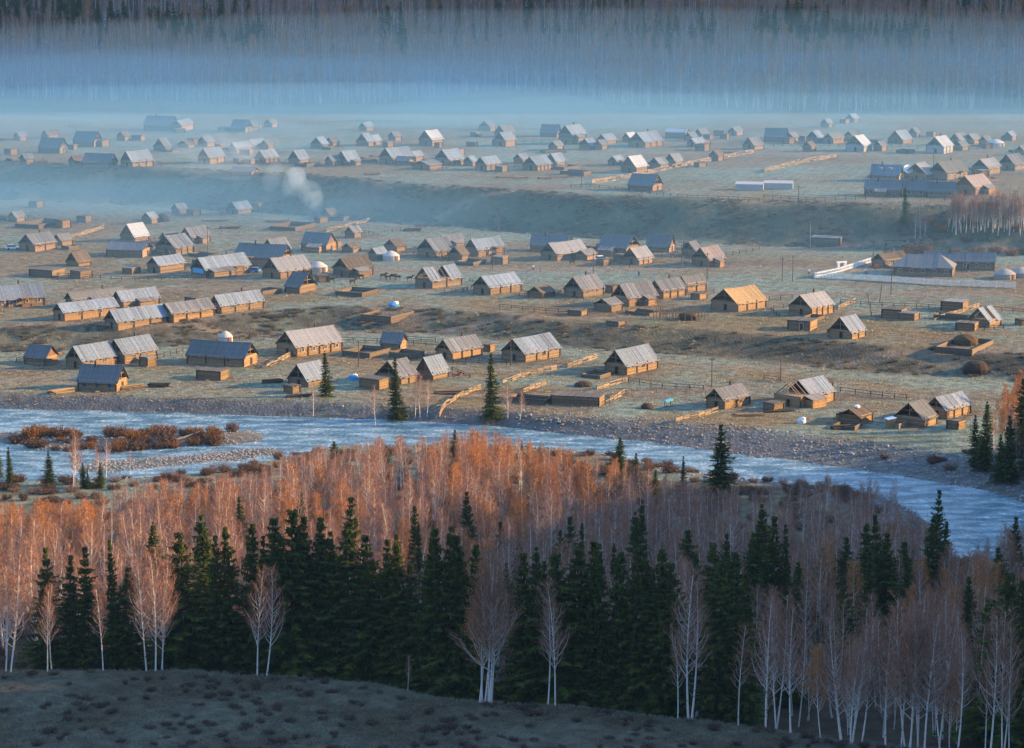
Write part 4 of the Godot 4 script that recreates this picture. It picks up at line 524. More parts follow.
const BIRCHES = [
	[-68.5,-359.6,14.8,"b"],[-67.9,-359.9,16.9,"b"],[-62.9,-359.8,11.4,"b"],[-62.8,-362.5,12.1,"t"],[-55.5,-360.7,11.4,"t"],[-49.6,-360.4,15.7,"b"],[-48.3,-360.1,16.0,"b"],[-47.8,-363.2,15.3,"b"],[-34.6,-360.7,14.8,"b"],[-33.2,-359.7,14.9,"b"],[-3.5,-346.0,20.7,"b"],[-2.7,-345.8,21.3,"b"],
	[-4.2,-346.2,18.3,"o"],[4.7,-345.7,13.9,"t"],[5.6,-344.4,16.5,"b"],[-13.8,-351.3,5.0,"t"],[21.2,-338.5,10.8,"t"],[22.7,-340.8,20.1,"b"],[23.1,-340.7,18.2,"t"],[28.8,-336.9,13.3,"t"],[32.0,-334.0,17.6,"b"],[33.6,-336.1,18.3,"b"],[35.0,-332.5,16.3,"b"],[40.9,-329.5,15.2,"b"],
	[42.1,-327.5,14.7,"b"],[43.5,-328.6,15.1,"b"],[46.3,-327.9,15.7,"b"],[48.6,-327.2,18.6,"m"],[49.1,-325.7,18.8,"b"],[50.1,-326.6,17.9,"b"],[50.6,-324.3,17.3,"b"],[52.6,-324.7,17.0,"b"],[54.5,-323.3,15.8,"t"],[57.9,-323.4,11.1,"t"],[60.4,-321.0,11.2,"t"],[58.2,-321.7,17.9,"b"],
	[59.8,-322.3,18.0,"b"],[38.5,-330.1,11.4,"o"],[53.9,-325.6,10.6,"o"],[-43.8,-594.7,7.6,"t"],[-29.5,-586.1,9.9,"t"],[-21.2,-590.9,10.2,"t"],[-20.1,-591.0,9.3,"b"],[-18.6,-590.7,8.2,"b"],[-0.9,-586.2,7.3,"b"],[1.7,-584.4,6.6,"b"],[-83.3,-511.4,11.0,"b"],[-80.2,-531.4,8.0,"b"],
	[-82.0,-532.6,6.6,"b"],[-75.7,-533.3,5.6,"t"],[123.9,-839.8,10.0,"b"],[125.5,-840.4,10.3,"b"],[127.1,-841.0,8.1,"b"],[134.3,-842.2,10.0,"b"],[136.3,-842.7,10.0,"m"],[137.6,-841.5,11.3,"b"],[139.2,-842.1,9.7,"b"],[140.9,-840.9,11.6,"b"],[142.5,-841.4,10.0,"m"],[144.2,-840.2,10.9,"b"],
	[146.4,-840.6,10.6,"b"],[148.3,-839.4,11.5,"b"],[150.2,-839.9,10.3,"m"],[151.9,-838.7,11.8,"b"],[153.5,-839.2,10.0,"b"],[154.9,-838.1,11.5,"b"],[156.7,-838.2,11.5,"b"],[135.4,-841.1,11.3,"b"],[136.5,-840.1,12.5,"b"],[138.0,-840.2,11.9,"b"],[139.5,-839.9,11.5,"t"],[141.6,-839.5,10.3,"b"],
	[143.0,-838.8,11.8,"b"],[145.2,-839.2,11.8,"b"],[147.3,-838.3,13.4,"m"],[148.8,-836.7,13.7,"b"],[150.9,-838.0,11.8,"b"],[152.2,-836.5,12.1,"b"],[153.8,-837.5,12.4,"b"],[155.5,-836.3,13.7,"b"],[157.3,-836.3,12.7,"b"],[105.6,-580.7,7.2,"o"],[102.4,-556.7,9.4,"o"],[109.6,-587.6,7.1,"o"],
	[103.1,-572.9,5.4,"o"],[106.1,-572.9,10.1,"o"],[106.4,-567.4,12.4,"o"],[102.7,-562.0,9.1,"o"],[105.3,-556.7,13.0,"o"],[108.9,-567.4,12.8,"o"],[100.1,-541.4,9.2,"m"],[99.4,-528.6,10.0,"b"],[99.8,-522.3,9.9,"b"],[98.6,-544.4,9.6,"o"],[97.7,-546.4,7.2,"m"],[102.5,-550.5,10.6,"o"],
	[57.6,-353.8,12.3,"b"],[59.1,-351.7,9.2,"b"],[75.4,-351.6,9.2,"m"],[34.4,-357.2,8.4,"b"],[45.4,-355.8,12.4,"b"],[49.8,-354.4,10.2,"b"],[56.6,-355.4,13.1,"b"],[58.8,-354.9,11.2,"b"],[66.0,-356.1,8.4,"b"],[17.6,-361.3,12.0,"b"],[38.9,-359.3,14.3,"b"],[45.7,-359.0,12.6,"m"],
	[51.7,-358.2,10.9,"b"],[60.5,-359.0,12.9,"b"],[63.2,-358.8,14.3,"b"],[69.0,-359.5,14.6,"b"],[70.4,-358.1,10.9,"b"],[74.4,-360.0,14.7,"m"],[-2.0,-364.7,12.7,"b"],[7.2,-363.4,9.4,"b"],[8.1,-364.0,12.4,"b"],[20.6,-365.6,14.9,"b"],[25.1,-362.3,14.8,"b"],[27.6,-362.4,9.7,"m"],
	[34.9,-362.5,10.4,"b"],[38.6,-364.2,13.4,"b"],[40.6,-361.8,11.6,"m"],[43.8,-363.3,10.3,"b"],[47.1,-363.0,10.7,"b"],[52.7,-364.5,10.9,"b"],[58.6,-364.9,12.7,"b"],[61.3,-363.8,10.6,"b"],[67.6,-362.1,8.8,"b"],[71.7,-364.0,13.2,"b"],[77.0,-362.9,14.3,"b"],[79.2,-364.5,8.7,"b"],
	[-13.5,-369.4,9.5,"b"],[-8.7,-366.8,9.8,"b"],[-2.6,-367.6,13.9,"b"],[12.2,-367.5,15.9,"b"],[29.5,-365.9,10.5,"b"],[33.1,-367.5,8.8,"b"],[36.3,-369.4,12.7,"b"],[50.5,-368.2,12.4,"b"],[51.0,-365.7,13.2,"b"],[56.4,-369.1,13.6,"b"],[62.2,-367.1,14.7,"b"],[65.5,-369.1,9.2,"b"],
	[69.5,-367.3,14.5,"b"],[74.2,-366.5,11.0,"m"],[75.3,-367.5,10.1,"b"],[-0.0,-370.0,9.4,"b"],[0.5,-369.8,12.2,"b"],[7.5,-372.4,9.5,"b"],[19.3,-371.4,10.1,"b"],[37.0,-371.8,14.2,"b"],[49.5,-371.2,13.3,"b"],[55.8,-370.9,10.0,"b"],[61.1,-372.0,14.4,"b"],[63.0,-372.6,10.4,"b"],
	[66.9,-372.0,13.7,"m"],[72.6,-369.7,14.5,"b"],[75.7,-372.0,12.9,"b"],[79.2,-371.1,10.4,"b"],[-20.0,-376.1,11.4,"b"],[-17.4,-376.2,13.3,"b"],[3.4,-376.0,11.7,"b"],[4.9,-374.5,9.1,"b"],[10.2,-376.3,12.5,"b"],[13.5,-374.6,11.6,"b"],[22.3,-373.7,10.8,"b"],[26.8,-374.0,9.4,"b"],
	[33.1,-375.2,13.5,"b"],[37.1,-375.5,8.4,"b"],[46.3,-375.8,12.9,"b"],[50.3,-375.9,8.4,"b"],[54.3,-377.3,9.6,"b"],[62.6,-375.1,10.2,"b"],[69.3,-375.0,9.3,"b"],[74.1,-376.9,12.7,"m"],[75.1,-375.0,11.2,"b"],[79.7,-373.6,11.2,"b"],[-76.8,-379.1,9.5,"b"],[-55.7,-379.2,9.7,"b"],
	[-53.2,-380.0,12.2,"b"],[-39.5,-379.3,11.4,"m"],[-35.6,-379.6,12.2,"b"],[-9.8,-378.0,11.3,"b"],[-5.7,-380.7,14.9,"b"],[2.0,-378.6,9.8,"b"],[7.5,-378.8,14.5,"m"],[15.2,-381.2,9.9,"b"],[18.7,-380.2,12.2,"b"],[29.9,-379.1,13.3,"b"],[33.1,-378.5,8.5,"b"],[54.5,-377.5,11.5,"b"],
	[55.8,-379.4,8.6,"b"],[59.5,-381.2,13.4,"m"],[63.4,-379.1,8.5,"b"],[66.9,-378.1,14.6,"b"],[71.6,-378.3,8.7,"b"],[74.7,-381.2,13.0,"b"],[81.7,-380.6,9.9,"b"],[-66.5,-381.6,11.5,"b"],[-53.9,-383.9,14.0,"b"],[-48.5,-384.3,15.7,"b"],[-40.1,-382.7,13.3,"b"],[-36.2,-384.9,14.0,"b"],
	[-28.1,-382.1,12.4,"b"],[-24.3,-384.2,12.3,"b"],[-21.5,-383.5,11.3,"b"],[-15.6,-381.6,14.4,"b"],[-13.3,-384.3,15.0,"b"],[-11.0,-383.1,13.3,"m"],[-4.9,-385.0,14.6,"b"],[5.4,-384.3,12.7,"b"],[10.6,-383.7,14.0,"b"],[15.6,-383.2,12.5,"b"],[18.3,-383.4,9.3,"b"],[23.4,-382.5,12.5,"m"],
	[23.7,-382.0,15.5,"b"],[28.5,-382.4,14.7,"b"],[32.3,-383.9,13.0,"m"],[51.8,-382.4,12.3,"b"],[56.6,-381.7,11.7,"b"],[59.7,-381.8,13.3,"b"],[63.0,-383.0,13.2,"o"],[74.0,-381.4,14.0,"b"],[75.9,-381.3,10.0,"b"],[82.0,-384.0,13.5,"b"],[-82.0,-388.4,15.5,"b"],[-81.5,-386.2,13.6,"b"],
	[-68.6,-386.2,11.9,"b"],[-55.5,-388.1,13.3,"b"],[-50.1,-385.3,15.7,"m"],[-45.3,-386.8,11.0,"b"],[-40.8,-385.8,15.2,"b"],[-38.7,-386.9,10.5,"b"],[-20.2,-388.8,13.4,"b"],[-17.1,-388.2,14.0,"b"],[-14.7,-386.8,10.1,"b"],[-11.5,-387.8,11.3,"b"],[-6.7,-385.3,9.2,"b"],[-1.1,-386.5,12.1,"b"],
	[2.8,-388.7,13.9,"b"],[4.9,-389.0,10.3,"b"],[15.3,-387.5,14.0,"b"],[16.3,-388.4,11.0,"b"],[22.1,-388.0,11.3,"b"],[24.6,-386.4,15.8,"b"],[30.0,-387.0,12.9,"b"],[33.9,-386.2,8.8,"b"],[35.7,-387.4,12.1,"b"],[43.0,-387.6,13.8,"b"],[46.9,-387.1,11.0,"b"],[48.8,-386.6,12.0,"b"],
	[57.7,-387.3,12.1,"o"],[60.9,-385.6,9.1,"b"],[69.6,-388.1,10.8,"b"],[76.9,-387.9,10.0,"b"],[78.2,-387.5,13.4,"b"],[84.3,-389.0,9.8,"b"],[-75.6,-391.1,14.5,"b"],[-66.7,-392.3,9.1,"b"],[-61.8,-392.0,14.0,"m"],[-57.3,-390.5,15.6,"b"],[-53.6,-392.9,10.2,"b"],[-40.4,-389.8,10.5,"b"],
	[-37.2,-392.5,10.0,"b"],[-30.6,-390.3,11.5,"b"],[-23.9,-392.9,13.9,"b"],[-22.5,-390.7,10.2,"b"],[-18.4,-390.4,10.2,"b"],[-10.6,-389.6,9.8,"b"],[-5.9,-389.3,12.7,"b"],[-2.8,-392.1,10.9,"m"],[3.5,-392.7,15.5,"b"],[4.9,-392.7,12.3,"b"],[11.4,-390.9,12.8,"b"],[19.2,-391.8,12.0,"b"],
	[19.8,-390.1,11.9,"b"],[25.0,-391.3,9.0,"b"],[29.3,-392.5,13.8,"b"],[34.0,-391.4,14.7,"b"],[38.3,-390.8,11.5,"b"],[44.2,-391.6,11.4,"m"],[50.6,-392.9,14.4,"o"],[59.0,-390.0,9.1,"b"],[63.1,-392.0,9.5,"b"],[67.1,-391.5,9.1,"m"],[73.6,-391.6,13.0,"m"],[77.1,-390.1,11.0,"b"],
	[79.6,-390.6,14.2,"b"],[83.8,-392.2,12.3,"b"],[-85.3,-396.8,13.6,"b"],[-81.5,-395.7,14.5,"m"],[-75.1,-394.7,13.4,"b"],[-69.5,-396.7,14.0,"b"],[-62.5,-393.5,9.7,"b"],[-59.6,-394.6,12.2,"b"],[-57.4,-395.9,14.1,"b"],[-48.7,-394.2,12.3,"m"],[-35.4,-396.6,9.5,"b"],[-32.5,-394.4,12.3,"b"],
	[-28.9,-396.3,13.4,"m"],[-23.7,-393.9,14.6,"b"],[-21.7,-393.7,14.6,"b"],[-17.1,-393.8,15.3,"b"],[-5.6,-396.7,13.9,"o"],[-2.7,-395.6,13.3,"b"],[1.6,-395.6,11.6,"b"],[7.1,-394.5,14.8,"b"],[9.1,-393.6,11.3,"b"],[12.3,-396.4,16.0,"b"],[17.4,-393.9,15.0,"b"],[20.6,-394.1,12.5,"b"],
	[24.1,-393.8,11.8,"b"],[27.9,-393.5,11.1,"b"],[46.0,-395.7,10.5,"b"],[47.5,-394.4,8.5,"b"],[52.0,-394.2,11.1,"b"],[65.1,-394.9,10.6,"b"],[68.0,-393.1,14.4,"o"],[77.3,-394.9,13.1,"b"],[81.1,-393.5,13.6,"b"],[82.8,-393.5,13.1,"b"],[-81.9,-399.5,12.9,"b"],[-79.1,-400.2,13.4,"b"],
	[-76.2,-398.4,15.8,"m"],[-70.2,-397.4,14.7,"b"],[-67.5,-398.2,13.9,"b"],[-65.1,-399.8,12.9,"b"],[-60.0,-397.1,15.3,"b"],[-54.6,-399.8,11.1,"b"],[-51.6,-397.3,12.8,"b"],[-49.2,-398.7,11.0,"b"],[-38.8,-400.6,9.4,"b"],[-31.5,-398.5,9.8,"b"],[-29.4,-398.8,9.4,"b"],[-20.5,-400.1,10.2,"b"],
	[-17.8,-400.5,11.2,"b"],[-9.0,-400.5,13.3,"o"],[-6.9,-398.7,11.3,"o"],[-1.9,-399.2,13.8,"b"],[2.1,-400.0,12.5,"b"],[4.8,-399.5,10.9,"b"],[8.8,-398.4,12.4,"b"],[12.0,-398.3,15.7,"b"],[22.4,-398.8,11.8,"b"],[25.8,-397.9,13.8,"b"],[29.1,-399.6,11.4,"b"],[33.8,-397.6,12.4,"b"],
	[37.2,-396.9,9.1,"b"],[40.9,-399.8,13.5,"b"],[46.3,-400.0,14.5,"b"],[47.7,-397.4,9.2,"m"],[59.6,-399.2,8.5,"b"],[64.8,-398.9,11.8,"o"],[68.5,-400.0,13.6,"b"],[73.7,-398.1,8.5,"b"],[76.1,-397.0,12.4,"o"],[80.0,-399.8,13.6,"b"],[84.9,-399.6,10.4,"b"],[-84.7,-402.1,12.1,"b"],
	[-77.3,-404.3,10.9,"b"],[-71.8,-401.9,15.2,"m"],[-61.2,-402.3,9.4,"b"],[-56.8,-404.0,11.6,"b"],[-52.6,-401.4,14.0,"b"],[-48.9,-402.3,11.0,"b"],[-46.3,-403.3,9.3,"b"],[-41.4,-404.2,12.5,"b"],[-37.3,-401.3,11.0,"b"],[-32.7,-404.3,13.5,"b"],[-22.9,-404.3,15.1,"b"],[-18.8,-401.1,15.8,"b"],
	[-14.8,-401.9,10.5,"m"],[-10.7,-400.9,12.2,"m"],[-3.2,-403.8,15.0,"o"],[2.2,-401.3,14.0,"b"],[4.3,-403.8,11.0,"b"],[11.4,-401.9,14.1,"b"],[13.8,-401.7,12.4,"b"],[21.7,-403.5,11.3,"b"],[25.9,-401.5,12.6,"m"],[28.4,-403.8,10.3,"b"],[32.5,-401.0,11.1,"b"],[37.4,-401.6,9.0,"b"],
	[42.6,-402.0,9.6,"b"],[44.6,-404.0,13.0,"m"],[52.8,-401.0,13.7,"b"],[58.3,-404.0,12.4,"b"],[61.8,-401.9,11.9,"b"],[67.1,-404.6,12.2,"b"],[71.2,-404.0,12.2,"o"],[80.4,-401.5,12.7,"b"],[83.9,-401.5,9.1,"b"],[86.6,-403.0,14.1,"b"],[-82.7,-406.9,11.9,"b"],[-76.5,-405.6,10.3,"b"],
	[-70.6,-405.9,9.2,"b"],[-66.4,-406.5,9.6,"b"],[-63.8,-407.8,10.9,"b"],[-61.9,-406.1,14.2,"b"],[-55.4,-404.9,11.2,"b"],[-47.2,-407.8,11.9,"b"],[-43.9,-407.6,14.7,"b"],[-42.0,-407.5,14.3,"b"],[-36.8,-406.2,15.8,"b"],[-31.8,-406.6,15.1,"b"],[-27.6,-406.6,9.8,"b"],[-21.0,-406.6,13.3,"b"],
	[-16.2,-408.3,11.0,"b"],[-4.5,-407.9,11.0,"b"],[-1.3,-408.3,9.0,"o"],[5.7,-407.7,11.9,"b"],[8.5,-406.0,14.2,"b"],[14.4,-406.6,9.0,"b"],[19.6,-405.0,10.8,"b"],[22.7,-408.3,11.5,"b"],[26.5,-407.3,12.9,"b"],[42.6,-405.4,11.2,"b"],[44.1,-406.5,12.1,"b"],[47.7,-406.8,14.4,"o"],
	[51.4,-405.5,9.4,"b"],[62.4,-404.8,11.9,"o"],[68.9,-407.3,12.6,"m"],[71.3,-405.2,10.1,"o"],[76.6,-407.5,8.4,"o"],[81.0,-408.5,10.7,"b"],[84.3,-405.9,13.8,"b"],[86.8,-405.0,11.4,"b"],[-86.7,-409.2,13.1,"b"],[-83.3,-412.2,14.9,"b"],[-74.9,-408.9,14.6,"b"],[-71.5,-411.1,15.3,"b"],
	[-66.7,-411.4,13.1,"b"],[-64.0,-410.6,9.0,"b"],[-61.5,-411.2,11.7,"b"],[-56.6,-411.8,11.4,"b"],[-51.6,-411.7,14.5,"b"],[-49.6,-410.9,12.0,"b"],[-44.4,-408.9,10.2,"b"],[-41.8,-411.6,11.4,"b"],[-33.9,-409.9,15.4,"b"],[-27.6,-409.0,9.7,"b"],[-23.8,-410.3,13.0,"b"],[-16.0,-409.6,9.4,"o"],
	[-14.3,-410.6,14.3,"m"],[-9.3,-412.3,10.1,"m"],[-6.2,-410.8,12.9,"m"],[7.2,-408.6,13.6,"b"],[10.4,-409.7,9.5,"b"],[12.9,-411.0,12.5,"b"],[18.9,-409.2,10.9,"o"],[24.2,-408.7,15.6,"b"],[28.9,-411.5,11.7,"b"],[33.3,-409.5,10.3,"b"],[39.5,-412.4,12.2,"b"],[51.4,-410.6,12.5,"b"],
	[55.5,-412.0,12.8,"b"],[66.4,-409.6,13.4,"b"],[68.7,-410.0,9.6,"o"],[70.8,-408.7,10.9,"m"],[74.7,-409.3,10.2,"o"],[78.7,-409.3,9.8,"b"],[85.9,-410.2,12.0,"b"],[88.1,-412.3,13.3,"b"],[-85.7,-413.7,13.1,"b"],[-85.6,-413.7,12.3,"b"],[-79.9,-414.1,11.4,"b"],[-77.8,-415.0,11.2,"b"],
	[-73.5,-413.9,13.3,"b"],[-67.1,-414.1,9.6,"b"],[-58.2,-413.0,10.1,"b"],[-53.7,-413.1,9.5,"b"],[-47.0,-414.7,12.1,"b"],[-44.5,-413.6,13.8,"b"],[-38.7,-415.3,9.0,"b"],[-33.2,-414.5,11.3,"b"],[-29.9,-416.1,15.2,"b"],[-24.2,-414.5,13.5,"b"],[-18.9,-414.0,10.2,"m"],[-15.1,-413.8,11.9,"b"],
	[-8.1,-415.9,14.3,"b"],[-6.6,-415.7,10.7,"o"],[2.3,-413.5,10.4,"b"],[13.8,-413.7,13.3,"b"],[30.7,-415.2,10.0,"b"],[32.0,-412.9,12.3,"b"],[43.5,-413.1,8.5,"b"],[49.4,-415.2,8.2,"m"],[58.1,-415.6,10.5,"b"],[58.7,-414.6,9.3,"b"],[63.7,-416.1,9.8,"b"],[72.7,-415.0,8.8,"b"],
	[80.9,-416.2,10.7,"b"],[85.9,-416.1,10.8,"b"],[87.8,-414.5,8.7,"m"],[-87.1,-420.2,11.5,"b"],[-81.9,-417.3,9.5,"m"],[-80.2,-416.5,12.6,"b"],[-75.8,-417.1,12.9,"b"],[-72.1,-419.1,14.0,"b"],[-66.9,-419.0,9.4,"b"],[-51.4,-420.2,14.4,"b"],[-44.2,-416.5,13.6,"b"],[-39.5,-417.7,12.8,"b"],
	[-38.5,-420.0,11.6,"b"],[-33.2,-417.2,15.2,"b"],[-24.4,-418.8,14.4,"b"],[-23.2,-418.3,15.3,"b"],[-10.7,-418.2,14.6,"b"],[-7.2,-416.4,12.8,"o"],[-1.3,-416.5,13.9,"b"],[2.5,-417.3,15.0,"b"],[4.9,-420.2,12.4,"b"],[11.5,-418.5,15.1,"b"],[13.6,-417.6,15.4,"b"],[16.2,-419.7,13.8,"m"],
	[26.8,-416.7,14.4,"b"],[30.6,-420.2,9.4,"b"],[34.5,-416.7,9.5,"b"],[38.5,-416.9,14.2,"b"],[41.0,-418.0,12.0,"b"],[46.9,-419.0,10.8,"b"],[47.1,-419.8,12.7,"b"],[56.5,-417.0,8.5,"o"],[60.5,-419.1,12.4,"b"],[65.9,-419.9,12.6,"b"],[67.4,-419.4,8.7,"b"],[77.6,-420.0,10.6,"b"],
	[86.7,-416.6,12.8,"b"],[-82.4,-420.8,10.7,"b"],[-81.0,-423.1,14.4,"b"],[-76.1,-421.5,14.8,"b"],[-73.6,-423.2,10.7,"b"],[-66.5,-421.3,14.5,"b"],[-51.8,-421.3,12.5,"m"],[-43.9,-422.9,14.6,"b"],[-42.6,-421.8,11.0,"b"],[-35.4,-422.2,10.8,"b"],[-34.3,-422.0,10.9,"b"],[-31.0,-422.7,11.4,"m"],
	[-25.4,-423.7,15.0,"b"],[-20.3,-421.0,11.1,"b"],[-18.0,-423.4,13.9,"o"],[-12.3,-420.8,10.2,"o"],[-7.7,-421.6,12.6,"b"],[-6.0,-423.0,8.7,"o"],[-0.6,-423.8,13.3,"b"],[1.5,-423.0,10.0,"b"],[10.9,-423.0,14.7,"b"],[14.8,-423.8,9.2,"b"],[16.5,-423.8,9.2,"m"],[23.0,-423.1,9.6,"b"],
	[27.0,-423.0,10.1,"b"],[28.8,-422.9,12.8,"b"],[33.6,-423.6,10.7,"b"],[38.6,-424.0,13.2,"b"],[44.6,-422.9,8.5,"b"],[48.1,-420.6,8.7,"b"],[52.1,-422.4,10.3,"b"],[58.2,-422.2,13.9,"b"],[60.0,-421.5,9.0,"b"],[65.6,-422.6,13.8,"b"],[68.4,-423.2,8.9,"o"],[74.0,-420.5,9.1,"o"],
	[78.1,-420.5,13.9,"b"],[85.1,-424.0,11.2,"m"],[-87.6,-424.6,12.5,"b"],[-85.1,-426.9,13.8,"b"],[-81.6,-427.0,11.7,"b"],[-74.3,-427.7,12.6,"o"],[-70.8,-424.9,13.3,"b"],[-64.7,-424.8,13.0,"b"],[-59.6,-426.6,13.8,"b"],[-57.2,-426.5,13.9,"b"],[-52.0,-424.8,10.5,"b"],[-49.3,-425.4,11.1,"b"],
	[-39.2,-425.8,9.4,"b"],[-34.7,-426.5,11.3,"b"],[-30.9,-425.5,12.5,"b"],[-21.3,-427.6,12.5,"b"],[-16.4,-427.3,8.6,"b"],[-15.1,-427.3,11.8,"o"],[-9.9,-427.5,10.2,"b"],[-5.8,-427.3,9.0,"o"],[3.7,-426.2,14.4,"b"],[5.1,-426.5,11.1,"m"],[8.0,-426.7,12.0,"b"],[13.1,-425.4,11.4,"b"],
	[18.2,-427.9,13.4,"b"],[23.3,-425.3,8.8,"m"],[24.2,-427.4,9.2,"b"],[30.4,-428.0,13.8,"b"],[33.3,-424.9,9.9,"b"],[35.3,-426.0,15.2,"b"],[41.2,-424.3,10.8,"b"],[44.8,-426.7,10.2,"b"],[48.5,-427.5,12.7,"b"],[56.7,-424.2,10.3,"b"],[62.3,-426.1,8.9,"b"],[65.5,-425.7,11.3,"b"],
	[78.2,-427.8,9.8,"b"],[85.9,-427.0,11.0,"b"],[-86.3,-430.3,14.2,"b"],[-84.4,-428.2,12.7,"b"],[-80.4,-428.7,9.6,"b"],[-77.5,-430.4,9.1,"b"],[-67.8,-428.8,12.4,"m"],[-65.8,-429.4,10.1,"b"],[-58.1,-428.5,10.5,"b"],[-51.3,-431.5,11.1,"b"],[-47.7,-431.3,14.9,"b"],[-45.8,-430.8,14.4,"m"],
	[-39.8,-428.2,14.1,"b"],[-28.7,-428.4,14.1,"b"],[-16.3,-428.4,10.1,"b"],[-14.9,-430.6,13.0,"b"],[-9.9,-428.7,8.7,"o"],[-1.3,-431.3,9.8,"b"],[3.8,-428.7,11.4,"b"],[10.8,-430.9,10.4,"b"],[13.6,-429.8,10.7,"b"],[16.5,-428.7,15.1,"b"],[23.3,-428.7,15.1,"b"],[24.9,-431.0,11.6,"b"],
	[29.3,-429.7,8.7,"b"],[33.4,-429.0,12.7,"m"],[41.6,-430.9,12.2,"b"],[43.9,-431.4,12.3,"b"],[49.9,-430.9,9.2,"b"],[54.7,-430.9,13.4,"b"],[55.9,-429.2,13.2,"b"],[62.5,-430.8,8.7,"b"],[80.9,-428.3,11.8,"m"],[82.5,-430.0,13.3,"b"],[-84.9,-434.8,13.3,"o"],[-79.7,-434.3,12.3,"b"],
	[-76.8,-433.3,10.0,"b"],[-70.9,-435.5,9.5,"b"],[-68.9,-434.2,11.4,"b"],[-60.8,-432.4,13.6,"b"],[-54.6,-432.9,12.9,"b"],[-51.6,-432.9,12.4,"b"],[-47.7,-434.3,12.0,"m"],[-45.7,-433.0,10.6,"b"],[-40.8,-433.6,9.8,"b"],[-38.6,-435.8,10.7,"b"],[-26.3,-434.3,13.0,"b"],[-22.6,-434.0,12.7,"b"],
	[-16.5,-434.6,13.4,"b"],[-15.1,-432.5,13.2,"b"],[-9.8,-434.7,13.2,"b"],[-4.6,-434.7,11.2,"b"],[-0.2,-434.6,11.6,"b"],[3.4,-433.3,10.7,"b"],[9.1,-432.4,11.6,"b"],[13.7,-433.3,10.9,"b"],[18.0,-432.6,11.6,"b"],[20.2,-433.9,11.7,"b"],[25.2,-433.2,10.0,"b"],[33.0,-434.6,11.7,"b"],
	[38.3,-435.4,9.2,"b"],[41.1,-433.8,10.5,"b"],[45.5,-432.7,9.5,"b"],[52.0,-435.6,9.6,"m"],[55.1,-434.4,11.4,"b"],[60.9,-432.1,11.5,"b"],[65.7,-434.2,9.9,"b"],[67.9,-433.0,9.8,"b"],[72.3,-433.1,6.4,"b"],[75.5,-435.1,7.0,"b"],[81.0,-432.8,10.5,"m"],[-91.1,-436.5,11.8,"b"],
	[-86.5,-437.4,10.0,"b"],[-83.0,-439.3,9.3,"b"],[-77.9,-439.4,12.8,"o"],[-77.0,-436.5,9.2,"b"],[-70.9,-438.0,9.5,"b"],[-68.6,-436.9,13.4,"o"],[-63.3,-437.8,10.1,"b"],[-60.7,-436.3,13.1,"b"],[-56.0,-438.0,14.0,"b"],[-43.2,-436.7,10.7,"b"],[-41.3,-437.0,12.8,"b"],[-37.5,-437.4,13.5,"o"],
	[-34.7,-438.4,11.6,"b"],[-26.6,-438.7,10.5,"b"],[-22.3,-436.6,12.5,"b"],[-16.6,-438.2,8.5,"b"],[-2.4,-437.3,9.1,"b"],[2.6,-437.0,14.5,"o"],[10.6,-438.6,9.9,"b"],[13.2,-439.7,14.4,"b"],[17.2,-438.6,14.7,"b"],[22.2,-437.5,14.5,"b"],[25.8,-438.5,14.2,"b"],[32.4,-439.6,10.7,"b"],
	[37.6,-437.6,10.6,"b"],[40.5,-439.5,12.1,"b"],[43.3,-438.2,13.3,"b"],[57.4,-437.5,11.4,"b"],[61.0,-438.1,10.8,"b"],[63.4,-436.9,11.8,"m"],[72.1,-439.5,4.6,"b"],[81.8,-437.2,9.6,"b"],[83.4,-436.3,9.9,"b"],[-91.1,-442.7,11.2,"b"],[-84.7,-441.9,12.4,"o"],[-64.6,-440.2,10.8,"m"],
	[-58.5,-441.7,11.3,"b"],[-55.8,-440.6,11.2,"b"],[-47.4,-442.7,10.6,"b"],[-33.1,-440.3,9.8,"b"],[-29.1,-442.6,10.5,"b"],[-24.5,-441.0,9.2,"b"],[-20.1,-442.3,12.5,"b"],[-16.4,-441.7,8.7,"o"],[-14.9,-441.9,12.6,"b"],[-11.4,-442.6,12.2,"b"],[-4.2,-441.7,13.2,"o"],[-3.6,-441.8,13.1,"m"],
	[4.2,-442.7,14.4,"b"],[11.3,-439.8,12.8,"b"],[15.4,-440.9,12.3,"b"],[18.1,-441.2,8.9,"b"],[20.3,-442.7,11.4,"b"],[27.6,-443.0,10.2,"b"],[36.3,-440.2,13.5,"b"],[40.9,-441.1,10.9,"m"],[43.2,-442.7,9.6,"b"],[48.2,-440.8,7.9,"b"],[53.7,-442.4,12.4,"b"],[56.6,-443.1,10.0,"b"],
	[81.4,-439.9,8.4,"b"],[-89.7,-447.1,10.4,"b"],[-85.8,-446.0,10.8,"b"],[-83.2,-446.5,10.9,"o"],[-71.6,-446.1,10.6,"o"],[-69.6,-444.4,8.3,"b"],[-62.3,-445.5,12.1,"b"],[-58.9,-444.4,10.4,"m"],[-55.8,-445.0,13.0,"o"],[-52.9,-445.9,11.8,"b"],[-49.1,-447.4,13.5,"b"],[-36.6,-446.9,11.7,"o"],
	[-33.0,-445.5,8.5,"b"],[-29.8,-446.7,12.3,"o"],[-26.8,-447.1,13.8,"b"],[-18.3,-445.1,10.9,"b"],[-15.2,-444.4,12.7,"b"],[-6.7,-446.9,11.3,"b"],[-2.6,-446.0,11.9,"b"],[6.5,-445.3,13.8,"b"],[11.6,-445.8,12.2,"b"],[15.3,-444.1,10.5,"b"],[17.1,-445.9,12.0,"b"],[26.2,-446.6,11.2,"b"],
